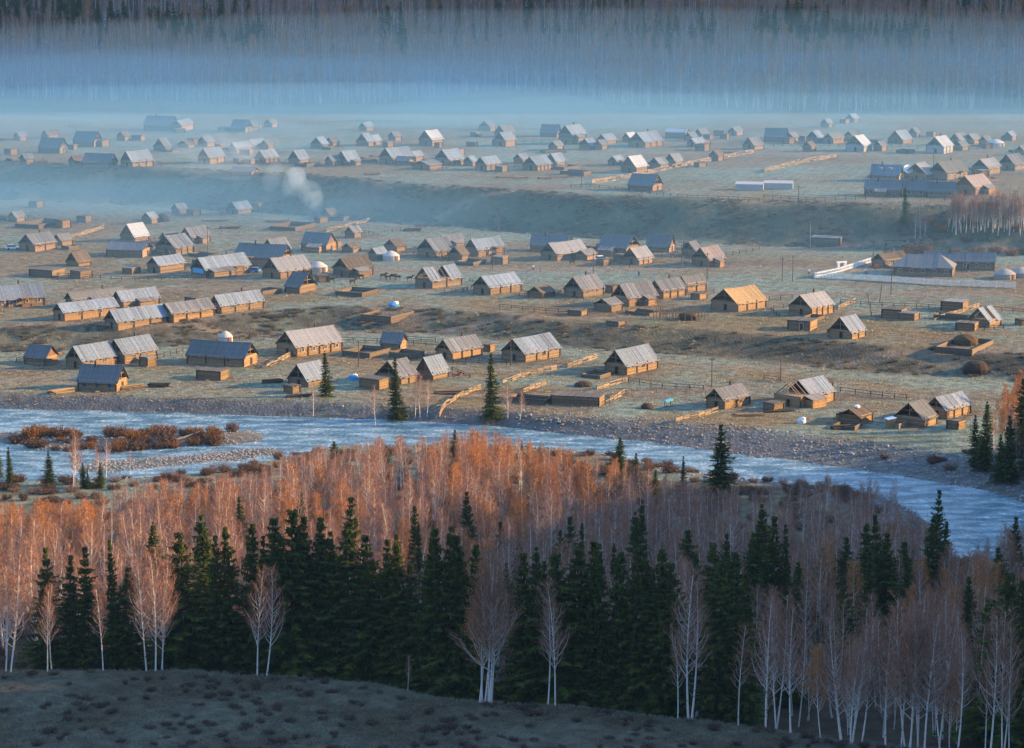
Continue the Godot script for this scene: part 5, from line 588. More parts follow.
	[30.4,-443.7,13.0,"b"],[40.0,-446.2,7.8,"b"],[44.8,-443.8,11.4,"b"],[49.4,-444.1,8.5,"b"],[52.2,-444.9,10.5,"b"],[66.2,-445.3,8.6,"b"],[68.7,-443.9,9.1,"b"],[72.7,-445.1,4.1,"b"],[79.3,-446.8,6.5,"b"],[-95.7,-448.2,8.8,"m"],[-92.0,-447.6,8.7,"b"],[-88.2,-447.7,10.0,"o"],
	[-82.1,-451.3,9.6,"b"],[-78.9,-447.8,10.5,"o"],[-75.6,-450.5,10.6,"m"],[-68.9,-447.9,11.6,"m"],[-58.3,-451.1,10.6,"o"],[-51.9,-447.8,8.7,"b"],[-48.5,-450.0,14.1,"b"],[-45.6,-451.0,14.3,"m"],[-41.3,-449.8,8.7,"b"],[-36.2,-450.7,13.4,"b"],[-32.6,-448.8,9.1,"o"],[-29.4,-450.0,8.4,"b"],
	[-25.9,-450.9,12.0,"m"],[-18.4,-450.0,12.2,"b"],[-11.7,-450.5,9.5,"b"],[-8.3,-450.2,12.4,"b"],[-4.1,-448.1,13.7,"b"],[6.1,-450.9,13.1,"b"],[8.0,-449.8,10.4,"b"],[15.3,-450.7,10.6,"b"],[20.3,-450.6,11.4,"b"],[25.5,-447.9,9.0,"b"],[28.2,-448.2,8.9,"b"],[32.6,-449.7,11.4,"b"],
	[45.6,-451.1,13.2,"b"],[50.7,-448.8,9.3,"b"],[51.2,-447.8,11.5,"b"],[56.6,-447.7,11.8,"b"],[61.9,-450.0,9.9,"b"],[63.9,-447.7,9.1,"b"],[70.3,-450.9,6.8,"b"],[-96.3,-451.9,8.5,"b"],[-90.7,-455.2,7.9,"m"],[-86.8,-454.4,9.2,"o"],[-85.1,-455.3,7.9,"m"],[-76.2,-452.1,9.1,"o"],
	[-71.4,-452.3,10.3,"o"],[-60.6,-455.1,12.8,"b"],[-57.9,-453.6,12.2,"b"],[-53.5,-453.7,8.4,"b"],[-47.7,-453.8,13.9,"b"],[-43.1,-452.6,8.5,"b"],[-40.2,-454.1,12.8,"b"],[-37.6,-453.0,13.2,"o"],[-28.3,-452.6,14.0,"o"],[-23.9,-453.2,9.5,"o"],[-23.2,-453.5,12.7,"b"],[-8.8,-452.3,12.8,"m"],
	[-5.8,-453.7,13.8,"b"],[0.0,-451.5,11.5,"o"],[2.6,-452.4,10.9,"m"],[5.7,-453.0,10.0,"m"],[12.8,-453.0,9.1,"b"],[16.9,-452.8,11.1,"b"],[21.5,-453.9,12.2,"b"],[25.4,-453.1,11.4,"b"],[30.0,-452.8,11.5,"b"],[42.3,-453.8,7.5,"b"],[46.8,-455.0,9.6,"b"],[54.2,-451.9,8.5,"b"],
	[57.0,-454.3,7.6,"b"],[59.5,-453.5,10.4,"b"],[65.4,-453.0,9.3,"b"],[70.1,-452.8,6.8,"b"],[-92.2,-457.5,7.6,"b"],[-88.4,-456.1,9.0,"o"],[-85.1,-456.1,9.2,"m"],[-76.3,-456.0,9.5,"o"],[-62.7,-458.9,10.2,"b"],[-59.6,-457.8,12.9,"b"],[-55.8,-455.9,12.4,"b"],[-49.8,-457.3,13.2,"m"],
	[-45.3,-456.9,9.0,"b"],[-40.1,-456.5,10.0,"o"],[-27.5,-457.5,11.1,"b"],[-24.9,-458.1,9.4,"o"],[-22.2,-457.8,12.2,"b"],[-17.4,-457.0,13.3,"b"],[-14.9,-455.8,12.2,"b"],[-8.5,-456.6,14.1,"m"],[-6.5,-456.3,12.2,"b"],[-1.5,-455.5,8.6,"b"],[0.6,-456.7,8.2,"o"],[9.0,-456.0,10.9,"b"],
	[13.0,-457.1,11.5,"m"],[19.2,-457.4,9.7,"b"],[20.0,-458.7,13.1,"b"],[26.3,-456.2,11.2,"b"],[30.2,-455.5,11.3,"b"],[34.4,-458.5,10.4,"b"],[36.2,-458.7,11.0,"b"],[41.2,-458.9,7.5,"b"],[67.8,-458.9,8.2,"b"],[71.8,-456.1,5.9,"b"],[-96.3,-460.7,7.2,"b"],[-92.5,-462.4,6.7,"b"],
	[-88.7,-462.3,7.0,"b"],[-84.7,-462.0,7.5,"o"],[-79.3,-461.8,8.3,"o"],[-75.3,-462.4,7.0,"o"],[-73.7,-461.1,8.7,"o"],[-65.6,-461.5,9.4,"b"],[-54.6,-459.5,10.2,"o"],[-52.5,-463.1,10.0,"o"],[-47.7,-460.8,11.3,"m"],[-46.4,-463.1,8.3,"b"],[-42.7,-460.2,12.4,"b"],[-35.9,-459.7,9.9,"m"],
	[-33.0,-462.9,9.3,"o"],[-30.4,-460.5,9.1,"b"],[-23.5,-462.8,8.1,"b"],[-7.7,-461.5,13.1,"b"],[-4.5,-462.2,12.2,"b"],[-3.2,-462.6,8.5,"o"],[1.5,-462.9,9.6,"b"],[7.8,-461.8,8.4,"b"],[10.1,-460.5,13.6,"b"],[12.2,-461.3,9.4,"o"],[18.2,-459.8,9.1,"b"],[23.7,-459.5,9.9,"b"],
	[30.8,-460.2,10.8,"b"],[31.4,-461.1,10.8,"b"],[37.8,-463.0,8.2,"b"],[47.1,-459.4,8.3,"b"],[60.4,-461.8,11.7,"b"],[69.2,-460.0,7.8,"b"],[-94.0,-465.8,6.4,"b"],[-81.8,-466.1,7.6,"o"],[-79.3,-466.8,6.8,"o"],[-76.5,-466.5,6.8,"o"],[-73.0,-466.9,6.4,"o"],[-69.3,-463.4,7.1,"b"],
	[-48.1,-463.3,8.9,"b"],[-46.3,-463.9,10.4,"b"],[-41.9,-464.6,10.7,"b"],[-38.1,-463.9,14.0,"m"],[-23.6,-464.9,8.5,"b"],[-22.1,-466.3,10.1,"b"],[-16.0,-466.5,13.2,"b"],[-13.0,-466.1,12.7,"b"],[-8.1,-466.9,8.2,"b"],[-3.9,-467.0,10.4,"m"],[-1.3,-466.5,12.8,"b"],[0.6,-466.4,9.5,"m"],
	[6.8,-464.4,13.2,"b"],[13.2,-463.7,13.9,"o"],[18.4,-466.3,11.8,"o"],[21.1,-465.0,9.1,"b"],[23.6,-466.3,11.4,"b"],[29.7,-464.9,10.1,"b"],[34.0,-466.1,10.2,"b"],[50.6,-465.0,10.1,"b"],[52.4,-464.1,9.3,"b"],[61.5,-464.1,7.5,"b"],[-89.3,-467.2,5.9,"o"],[-81.4,-467.4,6.7,"o"],
	[-67.8,-469.3,9.5,"b"],[-64.4,-468.8,9.4,"b"],[-60.5,-469.4,10.0,"o"],[-55.7,-470.6,8.9,"o"],[-50.8,-470.3,10.8,"b"],[-45.7,-467.6,9.1,"b"],[-42.4,-469.3,11.0,"b"],[-35.9,-470.4,10.2,"b"],[-25.9,-470.5,11.3,"b"],[-21.3,-467.8,10.2,"b"],[-17.4,-470.4,12.7,"b"],[-15.4,-467.6,9.7,"b"],
	[-10.2,-468.1,13.2,"o"],[-4.3,-467.7,8.9,"m"],[-2.8,-467.9,8.5,"m"],[0.4,-470.6,10.2,"m"],[6.5,-470.5,12.4,"o"],[13.2,-470.8,8.1,"b"],[19.5,-467.9,12.5,"b"],[21.1,-470.7,10.2,"b"],[25.8,-467.7,11.0,"b"],[28.1,-469.8,8.1,"b"],[35.7,-467.3,9.6,"m"],[42.8,-467.9,7.8,"b"],
	[43.3,-469.1,8.3,"m"],[60.2,-468.5,8.9,"b"],[63.1,-470.0,7.6,"b"],[-89.6,-471.1,5.6,"b"],[-84.1,-473.0,5.5,"m"],[-69.3,-473.3,8.1,"b"],[-64.0,-473.7,7.6,"b"],[-54.3,-473.4,9.6,"b"],[-49.8,-473.6,9.1,"b"],[-46.5,-472.7,10.9,"b"],[-39.2,-471.8,8.8,"b"],[-38.1,-472.8,12.6,"b"],
	[-32.0,-474.1,11.5,"b"],[-27.5,-474.3,9.4,"b"],[-22.6,-473.0,9.3,"b"],[-17.0,-471.3,9.3,"b"],[-14.2,-474.1,13.4,"m"],[-6.8,-471.8,12.2,"b"],[-1.6,-474.0,12.6,"b"],[0.3,-471.5,8.3,"o"],[5.7,-471.5,12.2,"o"],[9.6,-473.9,12.0,"b"],[15.9,-472.5,8.4,"o"],[20.7,-473.8,7.9,"b"],
	[32.0,-474.3,7.8,"m"],[38.1,-471.2,8.8,"b"],[57.7,-472.3,9.2,"b"],[65.2,-473.7,7.3,"b"],[-88.1,-474.9,5.3,"o"],[-78.7,-475.4,5.2,"o"],[-61.8,-476.8,8.5,"o"],[-55.4,-475.0,8.7,"b"],[-45.7,-475.3,9.8,"b"],[-39.0,-478.3,13.0,"b"],[-33.7,-475.0,12.1,"o"],[-29.5,-475.6,10.9,"b"],
	[-25.7,-475.6,13.7,"b"],[-20.8,-475.5,8.6,"b"],[-16.1,-478.7,8.7,"b"],[-9.0,-476.0,11.4,"o"],[-5.4,-476.5,8.2,"b"],[-0.0,-475.0,8.7,"o"],[5.3,-475.2,9.2,"o"],[10.4,-478.7,13.4,"o"],[15.4,-478.6,9.4,"b"],[16.0,-477.4,7.8,"b"],[24.4,-475.8,11.1,"m"],[29.8,-475.9,8.6,"b"],
	[39.9,-477.8,6.9,"b"],[46.7,-477.4,7.2,"b"],[67.3,-475.9,9.8,"b"],[-66.8,-479.7,6.6,"b"],[-64.4,-480.9,7.8,"b"],[-62.1,-480.1,7.0,"b"],[-51.0,-482.1,8.7,"b"],[-48.7,-482.1,8.2,"b"],[-35.0,-479.3,13.6,"b"],[-33.7,-482.6,8.2,"b"],[-29.7,-480.6,11.8,"b"],[-24.9,-479.0,11.4,"b"],
	[-21.9,-481.9,10.4,"b"],[-15.6,-482.5,10.6,"b"],[-13.9,-479.9,12.3,"b"],[-9.4,-481.6,9.5,"b"],[-5.8,-481.8,10.3,"b"],[-2.8,-480.6,11.2,"b"],[11.3,-479.9,11.8,"o"],[12.8,-478.8,10.9,"o"],[17.4,-482.1,8.0,"b"],[29.1,-480.7,8.2,"b"],[32.4,-481.3,7.1,"b"],[38.1,-478.9,6.3,"b"],
	[39.2,-480.9,6.9,"b"],[43.2,-480.8,5.9,"b"],[55.1,-480.7,7.3,"b"],[-71.9,-485.8,4.3,"b"],[-66.7,-485.3,6.8,"b"],[-64.4,-483.4,6.5,"o"],[-60.9,-484.6,6.1,"b"],[-52.0,-483.0,8.4,"b"],[-48.3,-484.9,8.1,"m"],[-44.1,-485.6,9.4,"b"],[-42.4,-484.7,10.1,"b"],[-32.8,-484.7,10.9,"b"],
	[-30.3,-483.6,8.0,"b"],[-24.1,-483.7,9.1,"b"],[-14.1,-483.7,12.8,"b"],[-9.4,-485.7,8.5,"o"],[-7.0,-484.7,11.2,"b"],[-1.6,-483.5,13.4,"o"],[3.3,-484.9,11.9,"o"],[6.3,-483.8,11.8,"m"],[9.1,-482.8,10.8,"b"],[13.1,-485.9,7.8,"o"],[22.0,-486.2,7.8,"b"],[56.6,-485.3,6.9,"b"],
	[64.7,-485.8,7.6,"b"],[-63.1,-487.1,6.7,"b"],[-60.0,-488.4,6.6,"b"],[-52.0,-490.2,7.1,"b"],[-46.8,-489.7,7.1,"b"],[-37.9,-488.4,10.2,"b"],[-31.2,-489.5,10.8,"b"],[-30.5,-488.2,8.4,"b"],[-24.8,-490.2,13.2,"b"],[-23.1,-487.1,11.8,"b"],[-13.9,-488.1,11.7,"o"],[-7.9,-488.1,12.3,"m"],
	[-3.9,-490.2,11.0,"o"],[-3.4,-489.3,10.9,"m"],[3.2,-489.9,10.7,"b"],[6.2,-489.0,10.3,"b"],[8.8,-486.6,12.7,"b"],[31.0,-486.9,7.1,"b"],[43.7,-487.3,4.7,"b"],[52.3,-488.7,6.8,"b"],[55.4,-488.0,6.2,"b"],[-69.1,-492.2,4.5,"b"],[-57.5,-490.7,5.1,"m"],[-53.9,-493.1,6.3,"b"],
	[-47.7,-494.2,6.5,"b"],[-45.6,-493.9,7.4,"b"],[-33.0,-493.6,10.6,"b"],[-30.8,-492.5,7.7,"b"],[-24.4,-492.2,12.9,"b"],[-16.1,-493.5,12.6,"b"],[-9.8,-493.5,9.7,"o"],[-4.7,-491.2,10.2,"b"],[3.5,-491.1,10.6,"b"],[7.9,-491.1,9.6,"o"],[9.5,-492.2,9.9,"b"],[14.3,-491.9,8.3,"b"],
	[22.1,-490.8,8.0,"b"],[23.6,-490.9,8.4,"b"],[27.8,-494.1,6.5,"b"],[34.9,-493.4,4.8,"b"],[35.5,-493.4,4.5,"b"],[47.5,-492.1,4.4,"b"],[-70.9,-495.2,4.2,"b"],[-49.4,-497.5,5.3,"b"],[-45.6,-496.4,6.5,"b"],[-38.0,-497.2,9.2,"b"],[-33.6,-497.4,8.4,"b"],[-28.7,-494.5,7.9,"m"],
	[-26.3,-498.1,10.3,"b"],[-14.0,-494.6,11.5,"b"],[-8.3,-496.2,11.1,"o"],[-7.4,-496.2,11.9,"o"],[-2.3,-495.5,12.1,"b"],[7.1,-495.4,8.5,"b"],[8.8,-496.0,9.7,"b"],[12.4,-496.1,8.5,"o"],[17.9,-498.1,6.9,"o"],[32.8,-494.9,4.3,"b"],[58.3,-495.4,5.7,"o"],[58.8,-496.9,4.9,"b"],
	[67.3,-497.4,5.6,"m"],[-45.7,-500.3,5.8,"b"],[-42.1,-501.5,6.7,"b"],[-35.6,-499.3,9.8,"b"],[-25.6,-498.4,11.0,"b"],[-20.1,-502.1,11.5,"b"],[-13.3,-499.0,11.5,"m"],[-9.2,-498.7,10.5,"b"],[-7.6,-498.7,7.9,"o"],[1.7,-500.3,11.0,"m"],[9.1,-499.6,8.9,"o"],[19.4,-501.6,7.3,"o"],
	[28.3,-499.5,4.9,"b"],[-42.0,-505.8,7.1,"b"],[-37.7,-505.6,7.7,"b"],[-26.0,-503.1,10.8,"b"],[-21.6,-502.3,9.3,"b"],[-15.6,-504.6,9.5,"b"],[-13.2,-504.0,11.2,"b"],[-9.8,-502.6,12.2,"m"],[-6.4,-504.8,9.1,"m"],[-3.1,-502.5,11.8,"o"],[1.3,-503.7,8.5,"b"],[10.7,-503.4,7.8,"o"],
	[18.9,-504.0,6.8,"b"],[20.8,-504.4,6.4,"b"],[30.0,-504.5,3.7,"b"],[-36.4,-508.0,6.8,"b"],[-34.4,-507.7,8.6,"b"],[-27.3,-508.5,8.1,"b"],[-24.1,-508.6,9.3,"b"],[-21.0,-508.5,10.4,"b"],[-18.0,-508.4,10.1,"b"],[-14.3,-506.9,8.9,"b"],[-7.8,-506.1,12.1,"o"],[-6.9,-508.9,11.0,"b"],
	[6.9,-506.9,8.4,"b"],[9.8,-509.2,7.3,"b"],[14.5,-507.4,6.8,"b"],[18.7,-506.8,5.6,"o"],[-45.4,-510.2,5.1,"b"],[-41.0,-512.5,5.7,"b"],[-37.7,-512.4,6.3,"b"],[-32.0,-510.1,7.0,"b"],[-29.0,-510.5,7.8,"b"],[-9.6,-511.9,10.4,"b"],[-5.2,-511.3,8.7,"o"],[-0.8,-510.7,8.4,"o"],
	[3.8,-513.7,8.4,"o"],[20.1,-512.0,4.5,"b"],[-40.5,-517.2,5.2,"b"],[-37.7,-515.3,6.6,"b"],[-21.2,-515.3,8.4,"b"],[-12.4,-515.8,8.4,"m"],[-9.1,-517.0,7.8,"b"],[-5.3,-515.0,10.1,"b"],[-0.6,-514.6,8.6,"o"],[9.5,-516.3,6.0,"o"],[16.1,-515.9,4.6,"m"],[-44.1,-518.2,4.4,"b"],
	[-42.6,-521.4,4.6,"b"],[-35.4,-521.3,5.2,"b"],[-22.5,-521.6,7.0,"b"],[-13.7,-520.0,7.4,"b"],[-4.0,-519.4,7.4,"b"],[11.6,-520.3,4.6,"b"],[14.2,-518.7,4.4,"b"],[-32.8,-524.0,5.8,"b"],[-25.8,-525.1,6.0,"b"],[-20.7,-524.3,6.4,"b"],[-15.9,-523.3,6.7,"b"],[-10.2,-524.1,6.9,"o"],
	[-5.4,-522.3,9.0,"b"],[5.7,-524.2,5.8,"b"],[9.3,-522.6,5.1,"o"],[-30.3,-528.3,5.5,"m"],[-5.6,-528.5,6.5,"o"],[-1.5,-526.4,6.3,"b"],[6.3,-527.1,4.4,"m"],[-32.0,-530.1,4.4,"b"],[-26.7,-531.2,5.3,"b"],[-12.9,-531.0,5.6,"m"],[-8.0,-530.7,6.8,"b"],[-26.9,-536.5,4.6,"m"],
	[-17.5,-535.2,4.8,"b"],[-12.1,-535.7,5.5,"b"],[-7.9,-535.8,5.8,"o"],[-6.5,-534.4,5.8,"o"],[1.4,-534.2,5.4,"b"],[-8.6,-539.8,5.0,"b"],[-13.0,-543.1,4.9,"b"],[-9.5,-541.9,4.5,"b"],[-3.8,-543.5,4.6,"b"],[-11.3,-545.2,3.8,"b"],
]

const WATER_LEVEL := -2.5

# ---------------------------------------------------------------- small mesh collector
class Shape:
	var v := PackedVector3Array()
	var n := PackedVector3Array()
	var c := PackedColorArray()
	var col := Color(1, 1, 1)
	func tri(a: Vector3, b: Vector3, d: Vector3) -> void:
		var m := (d - a).cross(b - a).normalized()
		v.push_back(a); v.push_back(b); v.push_back(d)
		n.push_back(m); n.push_back(m); n.push_back(m)
		c.push_back(col); c.push_back(col); c.push_back(col)
	func quad(a: Vector3, b: Vector3, d: Vector3, e: Vector3) -> void:
		tri(a, b, d); tri(a, d, e)
	func box(centre: Vector3, size: Vector3, turn := Basis()) -> void:
		var h := size / 2
		var p := []
		for i in 8:
			p.append(centre + turn * Vector3(h.x if i & 1 else -h.x, h.y if i & 2 else -h.y, h.z if i & 4 else -h.z))
		quad(p[4], p[6], p[7], p[5]); quad(p[1], p[3], p[2], p[0])
		quad(p[5], p[7], p[3], p[1]); quad(p[0], p[2], p[6], p[4])
		quad(p[6], p[2], p[3], p[7]); quad(p[0], p[4], p[5], p[1])
	func bar(a: Vector3, b: Vector3, w: float, h := -1.0) -> void:
		var x := (b - a).normalized()
		var y := Vector3.UP if absf(x.y) < 0.9 else Vector3.RIGHT
		var z := x.cross(y).normalized()
		y = z.cross(x)
		box((a + b) / 2, Vector3(a.distance_to(b), h if h > 0 else w, w), Basis(x, y, z))
	func tube(path: Array, radii: Array, sides: int) -> void:
		var rings := []
		for i in path.size():
			var dir: Vector3 = (path[mini(i + 1, path.size() - 1)] - path[maxi(i - 1, 0)]).normalized()
			var s := dir.cross(Vector3(0.31, 0.2, 0.93)).normalized()
			var t := dir.cross(s)
			var ring := []
			for k in sides:
				var a := TAU * k / sides
				ring.append(s * cos(a) + t * sin(a))
			rings.append(ring)
		for i in path.size() - 1:
			for k in sides:
				var k2 := (k + 1) % sides
				var a: Vector3 = path[i] + rings[i][k] * radii[i]
				var b: Vector3 = path[i] + rings[i][k2] * radii[i]
				var d: Vector3 = path[i + 1] + rings[i + 1][k2] * radii[i + 1]
				var e: Vector3 = path[i + 1] + rings[i + 1][k] * radii[i + 1]
				for q in [[a, rings[i][k]], [e, rings[i + 1][k]], [d, rings[i + 1][k2]], [a, rings[i][k]], [d, rings[i + 1][k2]], [b, rings[i][k2]]]:
					v.push_back(q[0]); n.push_back(q[1]); c.push_back(col)
	func lathe(profile: Array, sides: int, squash := 1.0) -> void:
		for i in profile.size() - 1:
			var p: Vector2 = profile[i]
			var q: Vector2 = profile[i + 1]
			for k in sides:
				var a := TAU * k / sides
				var b := TAU * (k + 1) / sides
				quad(Vector3(p.x * cos(a), p.y, p.x * sin(a) * squash), Vector3(q.x * cos(a), q.y, q.x * sin(a) * squash), Vector3(q.x * cos(b), q.y, q.x * sin(b) * squash), Vector3(p.x * cos(b), p.y, p.x * sin(b) * squash))
	func mesh(material: Material, onto: ArrayMesh = null) -> ArrayMesh:
		var m := onto if onto else ArrayMesh.new()
		var arrays := []
		arrays.resize(Mesh.ARRAY_MAX)
		arrays[Mesh.ARRAY_VERTEX] = v
		arrays[Mesh.ARRAY_NORMAL] = n
		arrays[Mesh.ARRAY_COLOR] = c
		m.add_surface_from_arrays(Mesh.PRIMITIVE_TRIANGLES, arrays)
		m.surface_set_material(m.get_surface_count() - 1, material)
		return m

var M := {}
var sag := 0.0
var rng := RandomNumberGenerator.new()
var counts := {}
var noise := FastNoiseLite.new()
var fine := FastNoiseLite.new()

func R(a: float, b: float) -> float:
	return rng.randf_range(a, b)

# ---------------------------------------------------------------- scene tree helpers
func numbered(called: String) -> String:
	var k: int = counts.get(called, 0)
	counts[called] = k + 1
	return called if k == 0 else "%s_%03d" % [called, k]

func thing(called: String, label: String, category: String, at: Vector3, turn := 0.0, group := "") -> Node3D:
	var o := Node3D.new()
	o.name = numbered(called)
	add_child(o)
	o.position = at
	o.rotation_degrees.y = turn
	tag(o, label, category, group)
	return o

func tag(o: Node, label: String, category: String, group := "", kind := "") -> void:
	if label: o.set_meta("label", label)
	if category: o.set_meta("category", category)
	if group: o.set_meta("group", group)
	if kind: o.set_meta("kind", kind)

func part(called: String, m: Mesh, parent: Node) -> MeshInstance3D:
	var o := MeshInstance3D.new()
	o.name = called
	o.mesh = m
	parent.add_child(o, true)
	return o

func structure(called: String, m: Mesh) -> MeshInstance3D:
	var o := part(called, m, self)
	o.set_meta("kind", "structure")
	return o

func scatter(called: String, m: Mesh, places: Array, parent: Node) -> MultiMeshInstance3D:
	var mm := MultiMesh.new()
	mm.transform_format = MultiMesh.TRANSFORM_3D
	mm.mesh = m
	mm.instance_count = places.size()
	for i in places.size():
		mm.set_instance_transform(i, places[i])
	var o := MultiMeshInstance3D.new()
	o.name = called
	o.multimesh = mm
	parent.add_child(o, true)
	return o

# ---------------------------------------------------------------- the land
func lin(t: Array, x: float) -> float:
	if x <= t[0].x:
		return t[0].y
	for i in range(1, t.size()):
		if x <= t[i].x:
			var a: Vector2 = t[i - 1]
			var b: Vector2 = t[i]
			return a.y + (b.y - a.y) * (x - a.x) / (b.x - a.x)
	return t[-1].y

func along(spine: Array, p: Vector2, closed: bool) -> float:
	var best := 1e9
	var count := spine.size()
	for i in (count if closed else count - 1):
		var a: Vector2 = spine[i]
		var d: Vector2 = spine[(i + 1) % count] - a
		var t := clampf((p - a).dot(d) / d.length_squared(), 0, 1)
		best = minf(best, p.distance_squared_to(a + d * t))
	return sqrt(best)

var river_poly := PackedVector2Array()

# height of the land at x and depth d (= -z); smooth, without the small roughness
func land(x: float, d: float) -> float:
	var h := 3.5 * smoothstep(0, 20, d - lin(BANK_TOE, x)) + 10.5 * smoothstep(0, 26, d - lin(TERRACE_TOE, x))
	var t := minf(420, maxf(0, d - lin(HILL_FOOT, x) - 5))
	h += 0.25 * t * t / (t + 45)
	h += 8 * smoothstep(-24, 2, lin(KNOLL_RIM, x) - d)
	if d < 225:
		h += (225 - d) * 0.44
	h += lin(SIDE_HILL_CREST, d) * smoothstep(140, 250, x)
	h += 300 * smoothstep(300, 640, x) * smoothstep(1240, 1330, d)
	if d > 300 and d < 720 and absf(x) < 500:
		var p := Vector2(x, d)
		var q := along(RIVER_OUTLINE, p, true)
		if Geometry2D.is_point_in_polygon(p, river_poly):
			h = WATER_LEVEL - 1.2 * smoothstep(0, 4, q)
		else:
			var w := 5.5 + 11 * smoothstep(0, 60, x) * (1 - smoothstep(150, 200, x))
			h = minf(h, WATER_LEVEL + (h - WATER_LEVEL) * smoothstep(-1.5, w, q))
		h = maxf(h, maxf(WATER_LEVEL + 1.0 - 1.35 * along(ISLAND_SPINE, p, false) / 9, WATER_LEVEL + 0.35 - 0.9 * along(GRAVEL_SPINE, p, false) / 11))
	return h

func land_at(x: float, z: float) -> float:
	return land(x, -z)

func spaced(stops: Array) -> PackedFloat32Array:
	var out := PackedFloat32Array()
	for s in stops:
		var a: float = s[0]
		while a < s[1] - 0.01:
			out.push_back(a)
			a += s[2]
	out.push_back(stops[-1][1])
	return out

